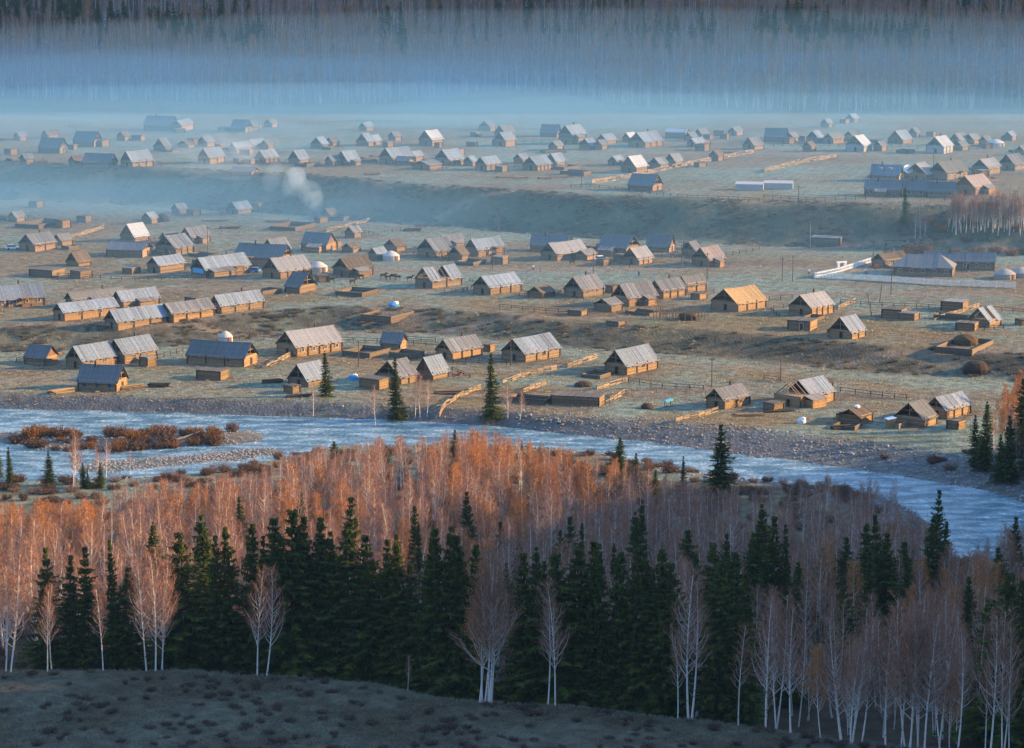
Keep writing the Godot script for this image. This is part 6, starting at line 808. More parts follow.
func build_ground() -> void:
	var xs := spaced([[-1600, -800, 200], [-800, -340, 46], [-340, -180, 5], [-180, 180, 2], [180, 340, 5], [340, 800, 46], [800, 1600, 200]])
	var ds := spaced([[-600, 225, 75], [225, 330, 3.5], [330, 720, 1.7], [720, 1240, 2.4], [1240, 1500, 10], [1500, 2100, 60], [2100, 3300, 400]])
	var w := xs.size()
	var hgt := ds.size()
	var v := PackedVector3Array()
	var n := PackedVector3Array()
	var c := PackedColorArray()
	v.resize(w * hgt); n.resize(w * hgt); c.resize(w * hgt)
	var dry := Color(0.375, 0.300, 0.165)
	var frost := Color(0.355, 0.470, 0.380)
	var green := Color(0.175, 0.205, 0.085)
	var rust := Color(0.275, 0.185, 0.115)
	var scrub := Color(0.125, 0.120, 0.085)
	var stone := Color(0.24, 0.255, 0.27)
	var track := Color(0.43, 0.355, 0.265)
	var litter := Color(0.115, 0.085, 0.062)
	# trodden earth round every house
	var yards := {}
	for row in HOUSES:
		for cx in range(floori(row[0] / 16.0) - 1, floori(row[0] / 16.0) + 2):
			for cd in range(floori(-row[2] / 16.0) - 1, floori(-row[2] / 16.0) + 2):
				var key := Vector2i(cx, cd)
				if not yards.has(key):
					yards[key] = []
				yards[key].append(Vector3(row[0], -row[2], row[4] * 0.5 + 2.5))
	for j in hgt:
		var d := ds[j]
		for i in w:
			var x := xs[i]
			var h := land(x, d)
			var k := j * w + i
			var nb := noise.get_noise_2d(x, d)                  # broad patches
			var nm := noise.get_noise_2d(x * 4.1 + 300, d * 4.1)
			var ns := fine.get_noise_2d(x, d)
			var toe := d - lin(BANK_TOE, x)
			var toe1 := d - lin(TERRACE_TOE, x)
			var rough := 0.10 * ns + 0.22 * nm
			var on_bank := smoothstep(-4, 3, toe) * (1 - smoothstep(15, 24, toe))
			var on_slope := smoothstep(-5, 4, toe1) * (1 - smoothstep(24, 38, toe1))
			rough += on_slope * (1.6 * noise.get_noise_2d(x * 2.3, d * 0.8) + 0.5 * nm) + on_bank * 0.5 * nm
			if d < 330:
				rough *= 1.6
			if h < -1.3:
				rough *= 0.25
			var hill := d - lin(HILL_FOOT, x)
			if hill > 30:
				rough += 6.0 * noise.get_noise_2d(x * 0.35, d * 0.35) * smoothstep(30, 120, hill)
			v[k] = Vector3(x, h + rough, -d)
			var f := clampf(0.50 + 1.9 * nb + 0.8 * nm + 0.25 * ns, 0, 1)
			var col := dry.lerp(frost, f)
			col = col.lerp(green, clampf(0.9 * noise.get_noise_2d(x * 1.7 - 90, d * 1.1) + 0.45 * ns - 0.12, 0, 0.75))
			# reddish bare pasture strips
			col = col.lerp(rust, clampf(1.9 * noise.get_noise_2d(x * 0.6 + 700, d * 2.6) - 0.30 + 0.5 * ns, 0, 0.8))
			if toe > -14 and toe < 2:
				col = col.lerp(frost, 0.55)
			col = col.lerp(scrub, on_bank * clampf(0.72 + 1.1 * nm + 0.35 * ns, 0, 0.95))
			col = col.lerp(scrub.lerp(green, 0.35), on_slope * clampf(0.78 + 0.9 * nb + 0.7 * nm, 0, 0.92))
			if toe1 < 0 and toe1 > -45 and toe > 24:
				col = col.lerp(frost, 0.5 * smoothstep(-45, -12, toe1))
			# trodden lanes between the rows
			for lane in [[786.0, 0.06, 7.0], [742.0, -0.05, 5.0], [1032.0, 0.03, 6.0], [1088.0, 0.0, 5.0], [640.0, 0.10, 2.6], [612.0, -0.05, 2.4], [700.0, 0.16, 2.6], [852.0, -0.12, 3.0], [905.0, 0.08, 2.6]]:
				var off: float = absf(d - lane[0] - lane[1] * x - 14 * noise.get_noise_2d(x * 0.5, lane[0]))
				col = col.lerp(track, 0.85 * (1 - smoothstep(lane[2] * 0.4, lane[2], off + 1.6 * ns)))
			for yard in yards.get(Vector2i(floori(x / 16.0), floori(d / 16.0)), []):
				var off := Vector2(x - yard.x, (d - yard.y) * 0.8).length() + 2.5 * ns + 5.0 * nm
				col = col.lerp(rust.lerp(track, 0.5 + 0.5 * nb), 0.7 * (1 - smoothstep(yard.z * 0.7, yard.z * 1.25, off)))
			if hill > 0:
				col = col.lerp(litter, smoothstep(0, 14, hill + 6 * nm))
			if h < 1.2 and d > 340 and d < 640:
				var q := along(RIVER_OUTLINE, Vector2(x, d), true)
				var near_side := d < lin(BANK_TOE, x) - 40
				if q < 40 and near_side:
					var wide := 3.0 + 10 * smoothstep(0, 60, x)
					col = col.lerp(stone, (1 - smoothstep(wide, wide + 4, q + 2 * nm)) * clampf(0.8 + 0.5 * ns, 0, 1))
			if h < -0.9 and d > 340 and d < 640:
				col = col.lerp(stone, clampf(0.75 + 0.6 * ns, 0, 1))
				rough += 0.12 * ns
				v[k].y = h + rough
			var rim := d - lin(KNOLL_RIM, x)
			if rim > 6 and rim < 210 and h > -1.2 and d < 600:
				var wood := smoothstep(6, 16, rim) * (1 - smoothstep(440, 500, d + 20 * nm))
				col = col.lerp(litter, wood * 0.9)
			if rim < 8:
				var patch := clampf(0.5 + 1.3 * nm + 0.9 * ns, 0, 1)
				col = Color(0.135, 0.105, 0.062).lerp(Color(0.195, 0.195, 0.140), patch)
			c[k] = col
	for j in hgt:
		for i in w:
			var a := v[j * w + maxi(i - 1, 0)]
			var b := v[j * w + mini(i + 1, w - 1)]
			var e := v[maxi(j - 1, 0) * w + i]
			var f := v[mini(j + 1, hgt - 1) * w + i]
			n[j * w + i] = (b - a).cross(f - e).normalized()
	var index := PackedInt32Array()
	index.resize((w - 1) * (hgt - 1) * 6)
	var at := 0
	for j in hgt - 1:
		for i in w - 1:
			var k := j * w + i
			for q in [k, k + w, k + w + 1, k, k + w + 1, k + 1]:
				index[at] = q
				at += 1
	var arrays := []
	arrays.resize(Mesh.ARRAY_MAX)
	arrays[Mesh.ARRAY_VERTEX] = v
	arrays[Mesh.ARRAY_NORMAL] = n
	arrays[Mesh.ARRAY_COLOR] = c
	arrays[Mesh.ARRAY_INDEX] = index
	var m := ArrayMesh.new()
	m.add_surface_from_arrays(Mesh.PRIMITIVE_TRIANGLES, arrays)
	m.surface_set_material(0, M.ground)
	structure("ground", m)

func build_river() -> void:
	var s := Shape.new()
	var step := 3.0
	var wave := func(x: float, z: float) -> Vector3:
		return Vector3(x, WATER_LEVEL + 0.16 * fine.get_noise_2d(x * 1.1, z * 2.0) + 0.10 * fine.get_noise_2d(x * 2.7 + 50, z * 4.1), z)
	var rows := {}
	var x := -190.0
	while x < 200:
		var z := -640.0
		while z < -318:
			var inside := false
			for o in [Vector2(0, 0), Vector2(step, 0), Vector2(0, step), Vector2(step, step)]:
				if land(x + o.x, -(z + o.y)) < WATER_LEVEL + 0.6:
					inside = true
			if inside:
				s.quad(wave.call(x, z), wave.call(x, z + step), wave.call(x + step, z + step), wave.call(x + step, z))
			z += step
		x += step
	structure("river", s.mesh(M.water))

# ---------------------------------------------------------------- materials
func noise_texture(size: int, freq: float, octaves: int, lo: float, hi: float, seed_: int, stretch := Vector2(1, 1), curve := 1.0) -> ImageTexture:
	var f := FastNoiseLite.new()
	f.seed = seed_
	f.frequency = freq
	f.fractal_octaves = octaves
	var im := Image.create(size, size, false, Image.FORMAT_RGB8)
	var g := f.get_seamless_image(size, size) if stretch == Vector2(1, 1) else null
	for y in size:
		for x in size:
			var t: float = g.get_pixel(x, y).r if g else clampf(0.5 + 0.5 * f.get_noise_2d(x * stretch.x, y * stretch.y), 0, 1)
			t = lo + (hi - lo) * pow(t, curve)
			im.set_pixel(x, y, Color(t, t, t))
	return ImageTexture.create_from_image(im)

func mat(called: String, rough := 0.9, tex: Texture2D = null, scale := 1.0, world := false) -> StandardMaterial3D:
	var m := StandardMaterial3D.new()
	m.resource_name = called
	m.vertex_color_use_as_albedo = true
	m.roughness = rough
	m.metallic_specular = 0.3
	if tex:
		m.albedo_texture = tex
		m.uv1_triplanar = true
		m.uv1_world_triplanar = world
		m.uv1_scale = Vector3.ONE * scale
	M[called] = m
	return m

func build_materials() -> void:
	var mottled := noise_texture(512, 0.012, 6, 0.62, 1.0, 11, Vector2(1, 1), 1.0)
	var grain := noise_texture(256, 0.03, 5, 0.55, 1.0, 12, Vector2(0.25, 1.6))
	var speckle := noise_texture(512, 0.05, 4, 0.45, 1.0, 13, Vector2(1, 1), 0.8)
	var g := mat("ground", 0.95, mottled, 1.0 / 23.0, true)
	g.detail_enabled = true
	g.detail_blend_mode = BaseMaterial3D.BLEND_MODE_MUL
	g.detail_albedo = speckle
	g.detail_uv_layer = BaseMaterial3D.DETAIL_UV_2
	g.uv2_triplanar = true
	g.uv2_world_triplanar = true
	g.uv2_scale = Vector3.ONE / 7.3
	g.heightmap_enabled = true
	g.heightmap_texture = speckle
	g.heightmap_scale = 30.0
	mat("wood", 0.9, grain, 0.6)
	mat("roofing", 0.8, grain, 0.45)
	mat("bark", 0.85)
	mat("twigs", 0.95).metallic_specular = 0.1
	var leaf := mat("leaves", 0.8)
	leaf.backlight_enabled = true
	leaf.backlight = Color(0.35, 0.3, 0.2)
	mat("needles", 0.95).metallic_specular = 0.08
	mat("paint", 0.6)
	mat("felt", 0.95, speckle, 0.5)
	mat("hide", 0.7)
	mat("cloth", 0.9)
	mat("straw", 0.95, speckle, 0.4)
	mat("rock", 0.85, mottled, 0.3, true)
	mat("glass", 0.15)
	var ripple := FastNoiseLite.new()
	ripple.seed = 17
	ripple.frequency = 0.03
	ripple.fractal_octaves = 4
	var rapid := FastNoiseLite.new()
	rapid.seed = 18
	rapid.frequency = 0.006
	rapid.fractal_octaves = 3
	var a_im := ripple.get_seamless_image(1024, 1024)
	var b_im := rapid.get_seamless_image(1024, 1024)
	var im := Image.create(1024, 1024, false, Image.FORMAT_RGB8)
	for y in 1024:
		for x in 1024:
			var t := a_im.get_pixel(x, y).r
			var w := b_im.get_pixel(x, y).r
			var base := Color(0.25, 0.385, 0.45).lerp(Color(0.50, 0.61, 0.65), smoothstep(0.2, 0.8, w))
			im.set_pixel(x, y, base.lerp(Color(0.88, 0.92, 0.94), smoothstep(0.70, 0.90, t * 0.68 + w * 0.38)))
	var water := mat("water", 0.16, ImageTexture.create_from_image(im), 1.0 / 26.0, true)
	water.vertex_color_use_as_albedo = false
	water.metallic_specular = 0.5
	water.heightmap_enabled = true
	water.heightmap_texture = noise_texture(1024, 0.045, 5, 0.0, 1.0, 19)
	water.heightmap_scale = 40.0
	water.uv1_scale = Vector3(1.0 / 66.0, 1.0 / 66.0, 1.0 / 30.0)

# ---------------------------------------------------------------- log houses
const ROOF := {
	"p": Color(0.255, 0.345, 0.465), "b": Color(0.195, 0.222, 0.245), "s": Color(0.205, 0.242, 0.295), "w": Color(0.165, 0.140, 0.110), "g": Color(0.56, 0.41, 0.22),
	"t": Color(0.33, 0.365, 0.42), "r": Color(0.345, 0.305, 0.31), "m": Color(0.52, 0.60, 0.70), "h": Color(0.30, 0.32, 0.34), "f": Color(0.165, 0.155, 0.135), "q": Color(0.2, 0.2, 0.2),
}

func shade(c: Color, by: float) -> Color:
	return Color(c.r * by, c.g * by, c.b * by)

# one wall of stacked round logs from a to b (at ground height y0), facing out; gaps: [from, to, sill, head] in metres along the wall
func log_wall(s: Shape, a: Vector3, b: Vector3, height: float, wood: Color) -> void:
	var dir := (b - a).normalized()
	var out := dir.cross(Vector3.UP)
	var count := maxi(3, roundi(height / 0.30))
	var step := height / count
	for k in count:
		s.col = shade(wood, R(0.72, 1.2))
		var y := k * step
		var over := 0.14 + R(0, 0.14) if k % 2 else 0.10 + R(0, 0.08)
		var p := a - dir * over + Vector3.UP * y
		var q := b + dir * over + Vector3.UP * y
		var r := step * 0.42
		var u := Vector3.UP * step
		# three facets of a round log, then its ends
		s.quad(p, p + u * 0.25 + out * r, q + u * 0.25 + out * r, q)
		s.quad(p + u * 0.25 + out * r, p + u * 0.75 + out * r, q + u * 0.75 + out * r, q + u * 0.25 + out * r)
		s.quad(p + u * 0.75 + out * r, p + u, q + u, q + u * 0.75 + out * r)
		for e in [p, q]:
			s.quad(e - out * 0.12, e + u - out * 0.12, e + u * 0.75 + out * r, e + u * 0.25 + out * r)

func opening(house: Node3D, called: String, at: Vector3, out: Vector3, w: float, h: float, frame: Color, fill: Color, filling: Material) -> void:
	var along_ := Vector3.UP.cross(out).normalized()
	var turn := Basis(along_, Vector3.UP, out)
	var f := Shape.new()
	f.col = frame
	for sgn in [-1, 1]:
		f.box(at + along_ * sgn * (w / 2 + 0.05) + out * 0.16, Vector3(0.1, h + 0.2, 0.14), turn)
		f.box(at + Vector3.UP * sgn * (h / 2 + 0.05) + out * 0.163, Vector3(w, 0.1, 0.14), turn)
	if called == "window":
		f.box(at + out * 0.15, Vector3(0.05, h, 0.06), turn)
	var o := part(called, f.mesh(M.paint), house)
	var p := Shape.new()
	p.col = fill
	p.box(at + out * 0.12, Vector3(w, h, 0.06), turn)
	part("pane" if called == "window" else "door_leaf", p.mesh(filling), o)

func roof_slope(s: Shape, ridge_a: Vector3, ridge_b: Vector3, down: Vector3, colour: Color, streak: float, from := 0.0, to := 1.0) -> void:
	var len_ := ridge_a.distance_to(ridge_b)
	var dir := (ridge_b - ridge_a) / len_
	var up := down.cross(dir).normalized()
	if up.y < 0:
		up = -up
	var x := from * len_
	var tone := 1.0
	while x < len_ * to - 0.05:
		var w := minf(R(0.34, 0.62), len_ * to - x)
		if rng.randf() < 0.25:
			tone = R(1 - streak * 0.6, 1 + streak * 0.45)
		var k := tone * R(1 - streak, 1 + streak * 0.7)
		s.col = Color(colour.r * k, colour.g * k * R(0.985, 1.015), colour.b * k * R(0.96, 1.04))
		var mid := clampf((x + w / 2) / len_, 0, 1)
		var lift := up * R(0.0, 0.055) - Vector3.UP * sag * 4 * mid * (1 - mid)
		var tail := down * (1 + R(-0.025, 0.035))
		var head := -down * R(0.0, 0.02)
		var p := ridge_a + dir * (x + 0.012) + lift
		var q := ridge_a + dir * (x + w - 0.012) + lift
		var t := up * 0.045
		var a := p + head + t
		var b := q + head + t
		var c := q + tail + t
		var d := p + tail + t
		s.quad(a, b, c, d); s.quad(d - t, c - t, b - t, a - t)
		s.quad(d, c, c - t, d - t); s.quad(a - t, b - t, b, a)
		s.quad(b, b - t, c - t, c); s.quad(a, d, d - t, a - t)
		x += w

func lean_to(house: Node3D, hl: float, hw: float, wh: float, side: float, wood: Color) -> void:
	var len_ := hl * R(0.5, 1.0)
	var deep := R(1.6, 2.6)
	var x := R(-0.4, 0.4) * hl
	var tall := wh * 0.72
	var s := Shape.new()
	var z0 := side * (hw + 0.2)
	var z1 := side * (hw + deep)
	var p := [Vector3(x - len_ / 2, -0.4, z0), Vector3(x - len_ / 2, -0.4, z1), Vector3(x + len_ / 2, -0.4, z1), Vector3(x + len_ / 2, -0.4, z0)]
	for i in 3:
		if side > 0:
			log_wall(s, p[i], p[i + 1], tall + 0.3, wood)
		else:
			log_wall(s, p[3 - i], p[2 - i], tall + 0.3, wood)
	var o := part("lean_to", s.mesh(M.wood), house)
	var r := Shape.new()
	roof_slope(r, Vector3(x - len_ / 2 - 0.3, wh + 0.05, z0 - side * 0.1), Vector3(x + len_ / 2 + 0.3, wh + 0.05, z0 - side * 0.1), Vector3(0, tall - wh - 0.1, side * (deep + 0.35)), Color(0.28, 0.275, 0.28), 0.25)
	part("lean_to_roof", r.mesh(M.roofing), o)

func build_house(row: Array) -> void:
	var kind: String = row[8]
	var L: float = row[4]
	var W: float = row[5]
	var wh: float = row[6]
	var rise: float = row[7]
	var side: float = row[9]
	var flags: String = row[12]
	var called := "log_house"
	var category := "house"
	if kind == "f":
		called = "log_shed"; category = "shed"
	elif kind == "q":
		called = "log_pen"; category = "pen"
	var house := thing(called, row[10], category, Vector3(row[0], row[1], row[2]), row[3], row[11])
	var wood := Color(0.50, 0.345, 0.200).lerp(Color(0.375, 0.300, 0.220), rng.randf())
	if kind == "q":
		wood = Color(0.25, 0.205, 0.16)
	elif kind == "w" or kind == "f":
		wood = shade(wood, 0.85)
	var white := flags.contains("w")
	if white:
		wood = Color(0.62, 0.63, 0.63)
	var hl := L / 2
	var hw := W / 2
	var base := -0.5
	var c := [Vector3(-hl, base, hw), Vector3(hl, base, hw), Vector3(hl, base, -hw), Vector3(-hl, base, -hw)]
	for i in 4:
		var s := Shape.new()
		log_wall(s, c[i], c[(i + 1) % 4], wh - base, shade(wood, R(0.9, 1.08)))
		part("wall", s.mesh(M.wood), house)
		if kind == "q":                                  # pens: a second face inside
			var t := Shape.new()
			log_wall(t, c[(i + 1) % 4] * 0.985, c[i] * 0.985, (wh - base) * R(0.75, 1.0), wood)
			part("inner_wall", t.mesh(M.wood), house)
	if kind == "q":
		return
	# upright posts that divide the long walls into bays
	var bays := 1
	for k in ["2", "3", "4"]:
		if flags.contains(k):
			bays = int(k)
	var post_mesh := Shape.new()
	post_mesh.col = Color(0.10, 0.075, 0.055)
	post_mesh.box(Vector3(0, (wh - base) / 2, 0), Vector3(0.26, wh - base, 0.2))
	var pm := post_mesh.mesh(M.wood)
	for z in [-1, 1]:
		for k in bays + 1:
			var p := part("post", pm, house)
			p.position = Vector3(-hl + L * k / bays, base, z * (hw + 0.17))
	# openings on the long wall that shows and on the gable end
	var glass := Color(0.03, 0.04, 0.055)
	if flags.contains("W"):
		var nwin := maxi(2, roundi(L / 3.4))
		for z in [-1, 1]:
			for k in nwin:
				var blue := Color(0.10, 0.28, 0.42) if row[10].contains("blue windows") else Color(0.50, 0.48, 0.44)
				opening(house, "window", Vector3(-hl + L * (k + 0.5) / nwin, wh * 0.55, z * hw), Vector3(0, 0, z), 0.8, 0.85, blue, glass, M.glass)
	elif L > 7 and kind != "f" and rng.randf() < 0.5:
		for k in 1 + rng.randi() % 2:
			opening(house, "window", Vector3(hl * (-0.45 + 0.8 * k + R(-0.1, 0.1)), wh * 0.6, side * hw), Vector3(0, 0, side), 0.7, 0.6, Color(0.34, 0.28, 0.21), glass, M.glass)
	elif flags.contains("V"):
		opening(house, "window", Vector3(L * 0.04, wh * 0.62, side * hw), Vector3(0, 0, side), 0.75, 0.7, Color(0.12, 0.09, 0.06), glass, M.glass)
	if flags.contains("D"):
		opening(house, "door", Vector3(-hl * 0.25, 0.95, side * hw), Vector3(0, 0, side), 0.85, 1.8, Color(0.45, 0.42, 0.38), Color(0.16, 0.06, 0.04) if row[10].contains("red door") else Color(0.07, 0.05, 0.04), M.wood)
	elif kind != "f" and L > 6:
		opening(house, "door", Vector3(-hl, 0.85, 0.3), Vector3(-1, 0, 0), 0.8, 1.6, Color(0.14, 0.11, 0.08), Color(0.05, 0.04, 0.03), M.wood)
	if kind != "f" and kind != "h" and L > 5 and rng.randf() < 0.35:
		lean_to(house, hl, hw, wh, -side if rng.randf() < 0.6 else side, wood)
	sag = R(0.0, 0.22) if L > 6 else R(0, 0.08)
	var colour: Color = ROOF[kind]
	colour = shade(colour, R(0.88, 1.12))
	var over := 0.55
	if kind == "f":                                      # flat earth roof on poles
		var s := Shape.new()
		s.col = Color(0.30, 0.31, 0.31) if row[10].contains("bright") or row[10].contains("pale") else colour
		var nx := maxi(4, roundi(L / 0.5))
		for k in nx:
			var t := s.col
			s.col = shade(t, R(0.7, 1.25))
			s.box(Vector3(-hl - 0.2 + (L + 0.4) * (k + 0.5) / nx, wh + 0.09 + R(0, 0.05), 0), Vector3((L + 0.4) / nx * 0.96, 0.16, W + R(0.3, 0.8)))
			s.col = t
		part("roof", s.mesh(M.roofing), house)
		return
	var loft := Shape.new()
	loft.col = wood
	loft.box(Vector3(0, wh - 0.08, 0), Vector3(L - 0.1, 0.12, W - 0.1))
	part("loft_floor", loft.mesh(M.wood), house)
	var r := Shape.new()
	var streak := 0.10
	if kind == "s": streak = 0.30
	elif kind == "b" or kind == "m": streak = 0.07
	elif kind == "w": streak = 0.22
	elif kind == "p": streak = 0.20
	var drop := rise * (1 + 0.45 / hw)
	var sink := 0.06
	if kind == "h":
		var e := 0.6
		var in_ := hl - hw * 0.8
		var hi := wh + rise * 0.95
		roof_slope(r, Vector3(-in_, hi, 0), Vector3(in_, hi, 0), Vector3(0, -rise, hw + e), colour, 0.08)
		roof_slope(r, Vector3(-in_, hi, 0), Vector3(in_, hi, 0), Vector3(0, -rise, -hw - e), colour, 0.08)
		for sx in [-1, 1]:
			var p := Vector3(sx * in_, hi, 0)
			var q := Vector3(sx * (hl + e), hi - rise, hw + e)
			var q2 := Vector3(sx * (hl + e), hi - rise, -hw - e)
			r.col = colour
			r.tri(p, Vector3(sx * in_, hi - rise, hw + e), q)
			r.tri(p, q2, Vector3(sx * in_, hi - rise, -hw - e))
			r.tri(p, q, q2)
		part("roof", r.mesh(M.roofing), house)
		return
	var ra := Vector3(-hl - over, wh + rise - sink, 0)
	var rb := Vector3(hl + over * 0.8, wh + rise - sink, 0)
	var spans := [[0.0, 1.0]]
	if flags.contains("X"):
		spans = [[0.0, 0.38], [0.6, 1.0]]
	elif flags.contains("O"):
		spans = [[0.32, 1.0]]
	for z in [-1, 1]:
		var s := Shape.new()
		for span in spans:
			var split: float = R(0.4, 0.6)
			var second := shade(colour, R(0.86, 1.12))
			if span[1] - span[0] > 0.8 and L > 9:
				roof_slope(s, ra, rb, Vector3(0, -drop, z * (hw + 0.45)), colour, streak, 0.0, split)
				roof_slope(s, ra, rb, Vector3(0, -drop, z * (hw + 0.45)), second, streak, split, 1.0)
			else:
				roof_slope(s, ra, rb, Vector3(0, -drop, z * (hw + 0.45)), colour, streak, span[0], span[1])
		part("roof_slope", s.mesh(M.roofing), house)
	var ridge := Shape.new()
	ridge.col = shade(colour, 1.15)
	for k in 6:
		var t0: float = lerpf(spans[0][0], 1.0, k / 6.0)
		var t1: float = lerpf(spans[0][0], 1.0, (k + 1) / 6.0)
		if flags.contains("X") and t1 > 0.36 and t0 < 0.62:
			continue
		ridge.bar(ra.lerp(rb, t0) + Vector3(0, 0.09 - sag * 4 * t0 * (1 - t0), 0), ra.lerp(rb, t1) + Vector3(0, 0.09 - sag * 4 * t1 * (1 - t1), 0), 0.22, 0.07)
	part("ridge_board", ridge.mesh(M.roofing), house)
	for sx in [-1, 1]:
		var gx: float = sx * hl
		if flags.contains("c") or sx > 0:
			var g := Shape.new()
			var board := Color(0.30, 0.175, 0.11) if flags.contains("c") else wood
			var nb := maxi(5, roundi(W / 0.35))
			for k in nb:
				var z0 := -hw + W * k / nb
				var z1 := -hw + W * (k + 1) / nb - 0.02
				var y0 := wh + rise * (1 - absf(z0) / hw) - 0.1
				var y1 := wh + rise * (1 - absf(z1) / hw) - 0.1
				g.col = shade(board, R(0.75, 1.25))
				var ox: float = R(-0.02, 0.02) - sx * 0.05
				g.quad(Vector3(gx + ox, wh, z0), Vector3(gx + ox, maxf(wh, y0), z0), Vector3(gx + ox, maxf(wh, y1), z1), Vector3(gx + ox, wh, z1))
				g.quad(Vector3(gx + ox - sx * 0.03, wh, z0), Vector3(gx + ox - sx * 0.03, wh, z1), Vector3(gx + ox - sx * 0.03, maxf(wh, y1), z1), Vector3(gx + ox - sx * 0.03, maxf(wh, y0), z0))
			part("gable_boards", g.mesh(M.wood), house)
		else:
			var g := Shape.new()
			g.col = wood
			g.bar(Vector3(gx, wh, 0), Vector3(gx, wh + rise - 0.15, 0), 0.14)
			for z in [-1, 1]:
				g.bar(Vector3(gx, wh - 0.05, z * hw), Vector3(gx, wh + rise - 0.2, 0), 0.13)
			g.bar(Vector3(gx + 0.05, wh + rise * 0.42, -hw * 0.55), Vector3(gx + 0.05, wh + rise * 0.42, hw * 0.55), 0.11)
			part("gable_frame", g.mesh(M.wood), house)
			if flags.contains("B"):
				var t := Shape.new()
				t.col = Color(0.10, 0.34, 0.62) if row[10].contains("blue sheet") else Color(0.5, 0.46, 0.4)
				if row[10].contains("beam"):
					t.bar(Vector3(-hl, wh + rise, -1.5), Vector3(hl * 0.6, wh + rise + 2.2, 1.0), 0.25)
					part("beam", t.mesh(M.wood), house)
				else:
					t.box(Vector3(gx - 0.3, wh - 0.75, 0), Vector3(0.08, 1.3, W * 0.75))
					part("tarpaulin", t.mesh(M.cloth), house)
	if flags.contains("X") or flags.contains("O"):
		var g := Shape.new()
		g.col = wood
		for k in 5:
			var x := -hl + L * (0.06 + 0.14 * k)
			for z in [-1, 1]:
				g.bar(Vector3(x, wh, z * hw), Vector3(x, wh + rise - 0.1, 0), 0.12)
		part("rafters", g.mesh(M.wood), house)
	if row[10].contains("white bundle"):
		var t := Shape.new()
		t.col = Color(0.75, 0.75, 0.74)
		t.lathe([Vector2(0.6, 0.0), Vector2(0.7, 0.3), Vector2(0.45, 0.6), Vector2(0.01, 0.7)], 8)
		var o := part("bundle", t.mesh(M.cloth), house)
		o.position = Vector3(0, wh + rise - 0.15, 0.2)
	if flags.contains("W") or (L > 8 and rng.randf() < 0.45):
		var t := Shape.new()
		t.col = Color(0.10, 0.09, 0.085)
		t.box(Vector3(hl * 0.3, wh + rise + 0.2, -0.5), Vector3(0.4, 1.4, 0.4))
		part("chimney", t.mesh(M.rock), house)
	if row[10].contains("porch"):
		var t := Shape.new()
		t.col = Color(0.30, 0.18, 0.10)
		var px := hl * 0.35
		var z0 := side * hw
		var z1 := side * (hw + 1.8)
		for x in [px - 1.3, px + 1.3]:
			t.bar(Vector3(x, -0.3, z1), Vector3(x, wh - 0.2, z1), 0.16)
		t.box(Vector3(px, 0.25, (z0 + z1) / 2), Vector3(2.9, 0.9, 1.7))
		t.box(Vector3(px, wh - 0.15, (z0 + z1) / 2 + side * 0.1), Vector3(3.2, 0.12, 2.0))
		part("porch", t.mesh(M.wood), house)
	if row[10].contains("dormers"):
		for x in [-hl * 0.35, hl * 0.35]:
			var t := Shape.new()
			t.col = Color(0.5, 0.48, 0.46)
			t.box(Vector3(x, wh + rise * 0.5, side * hw * 0.55), Vector3(1.1, 1.1, 1.2))
			part("dormer", t.mesh(M.wood), house)

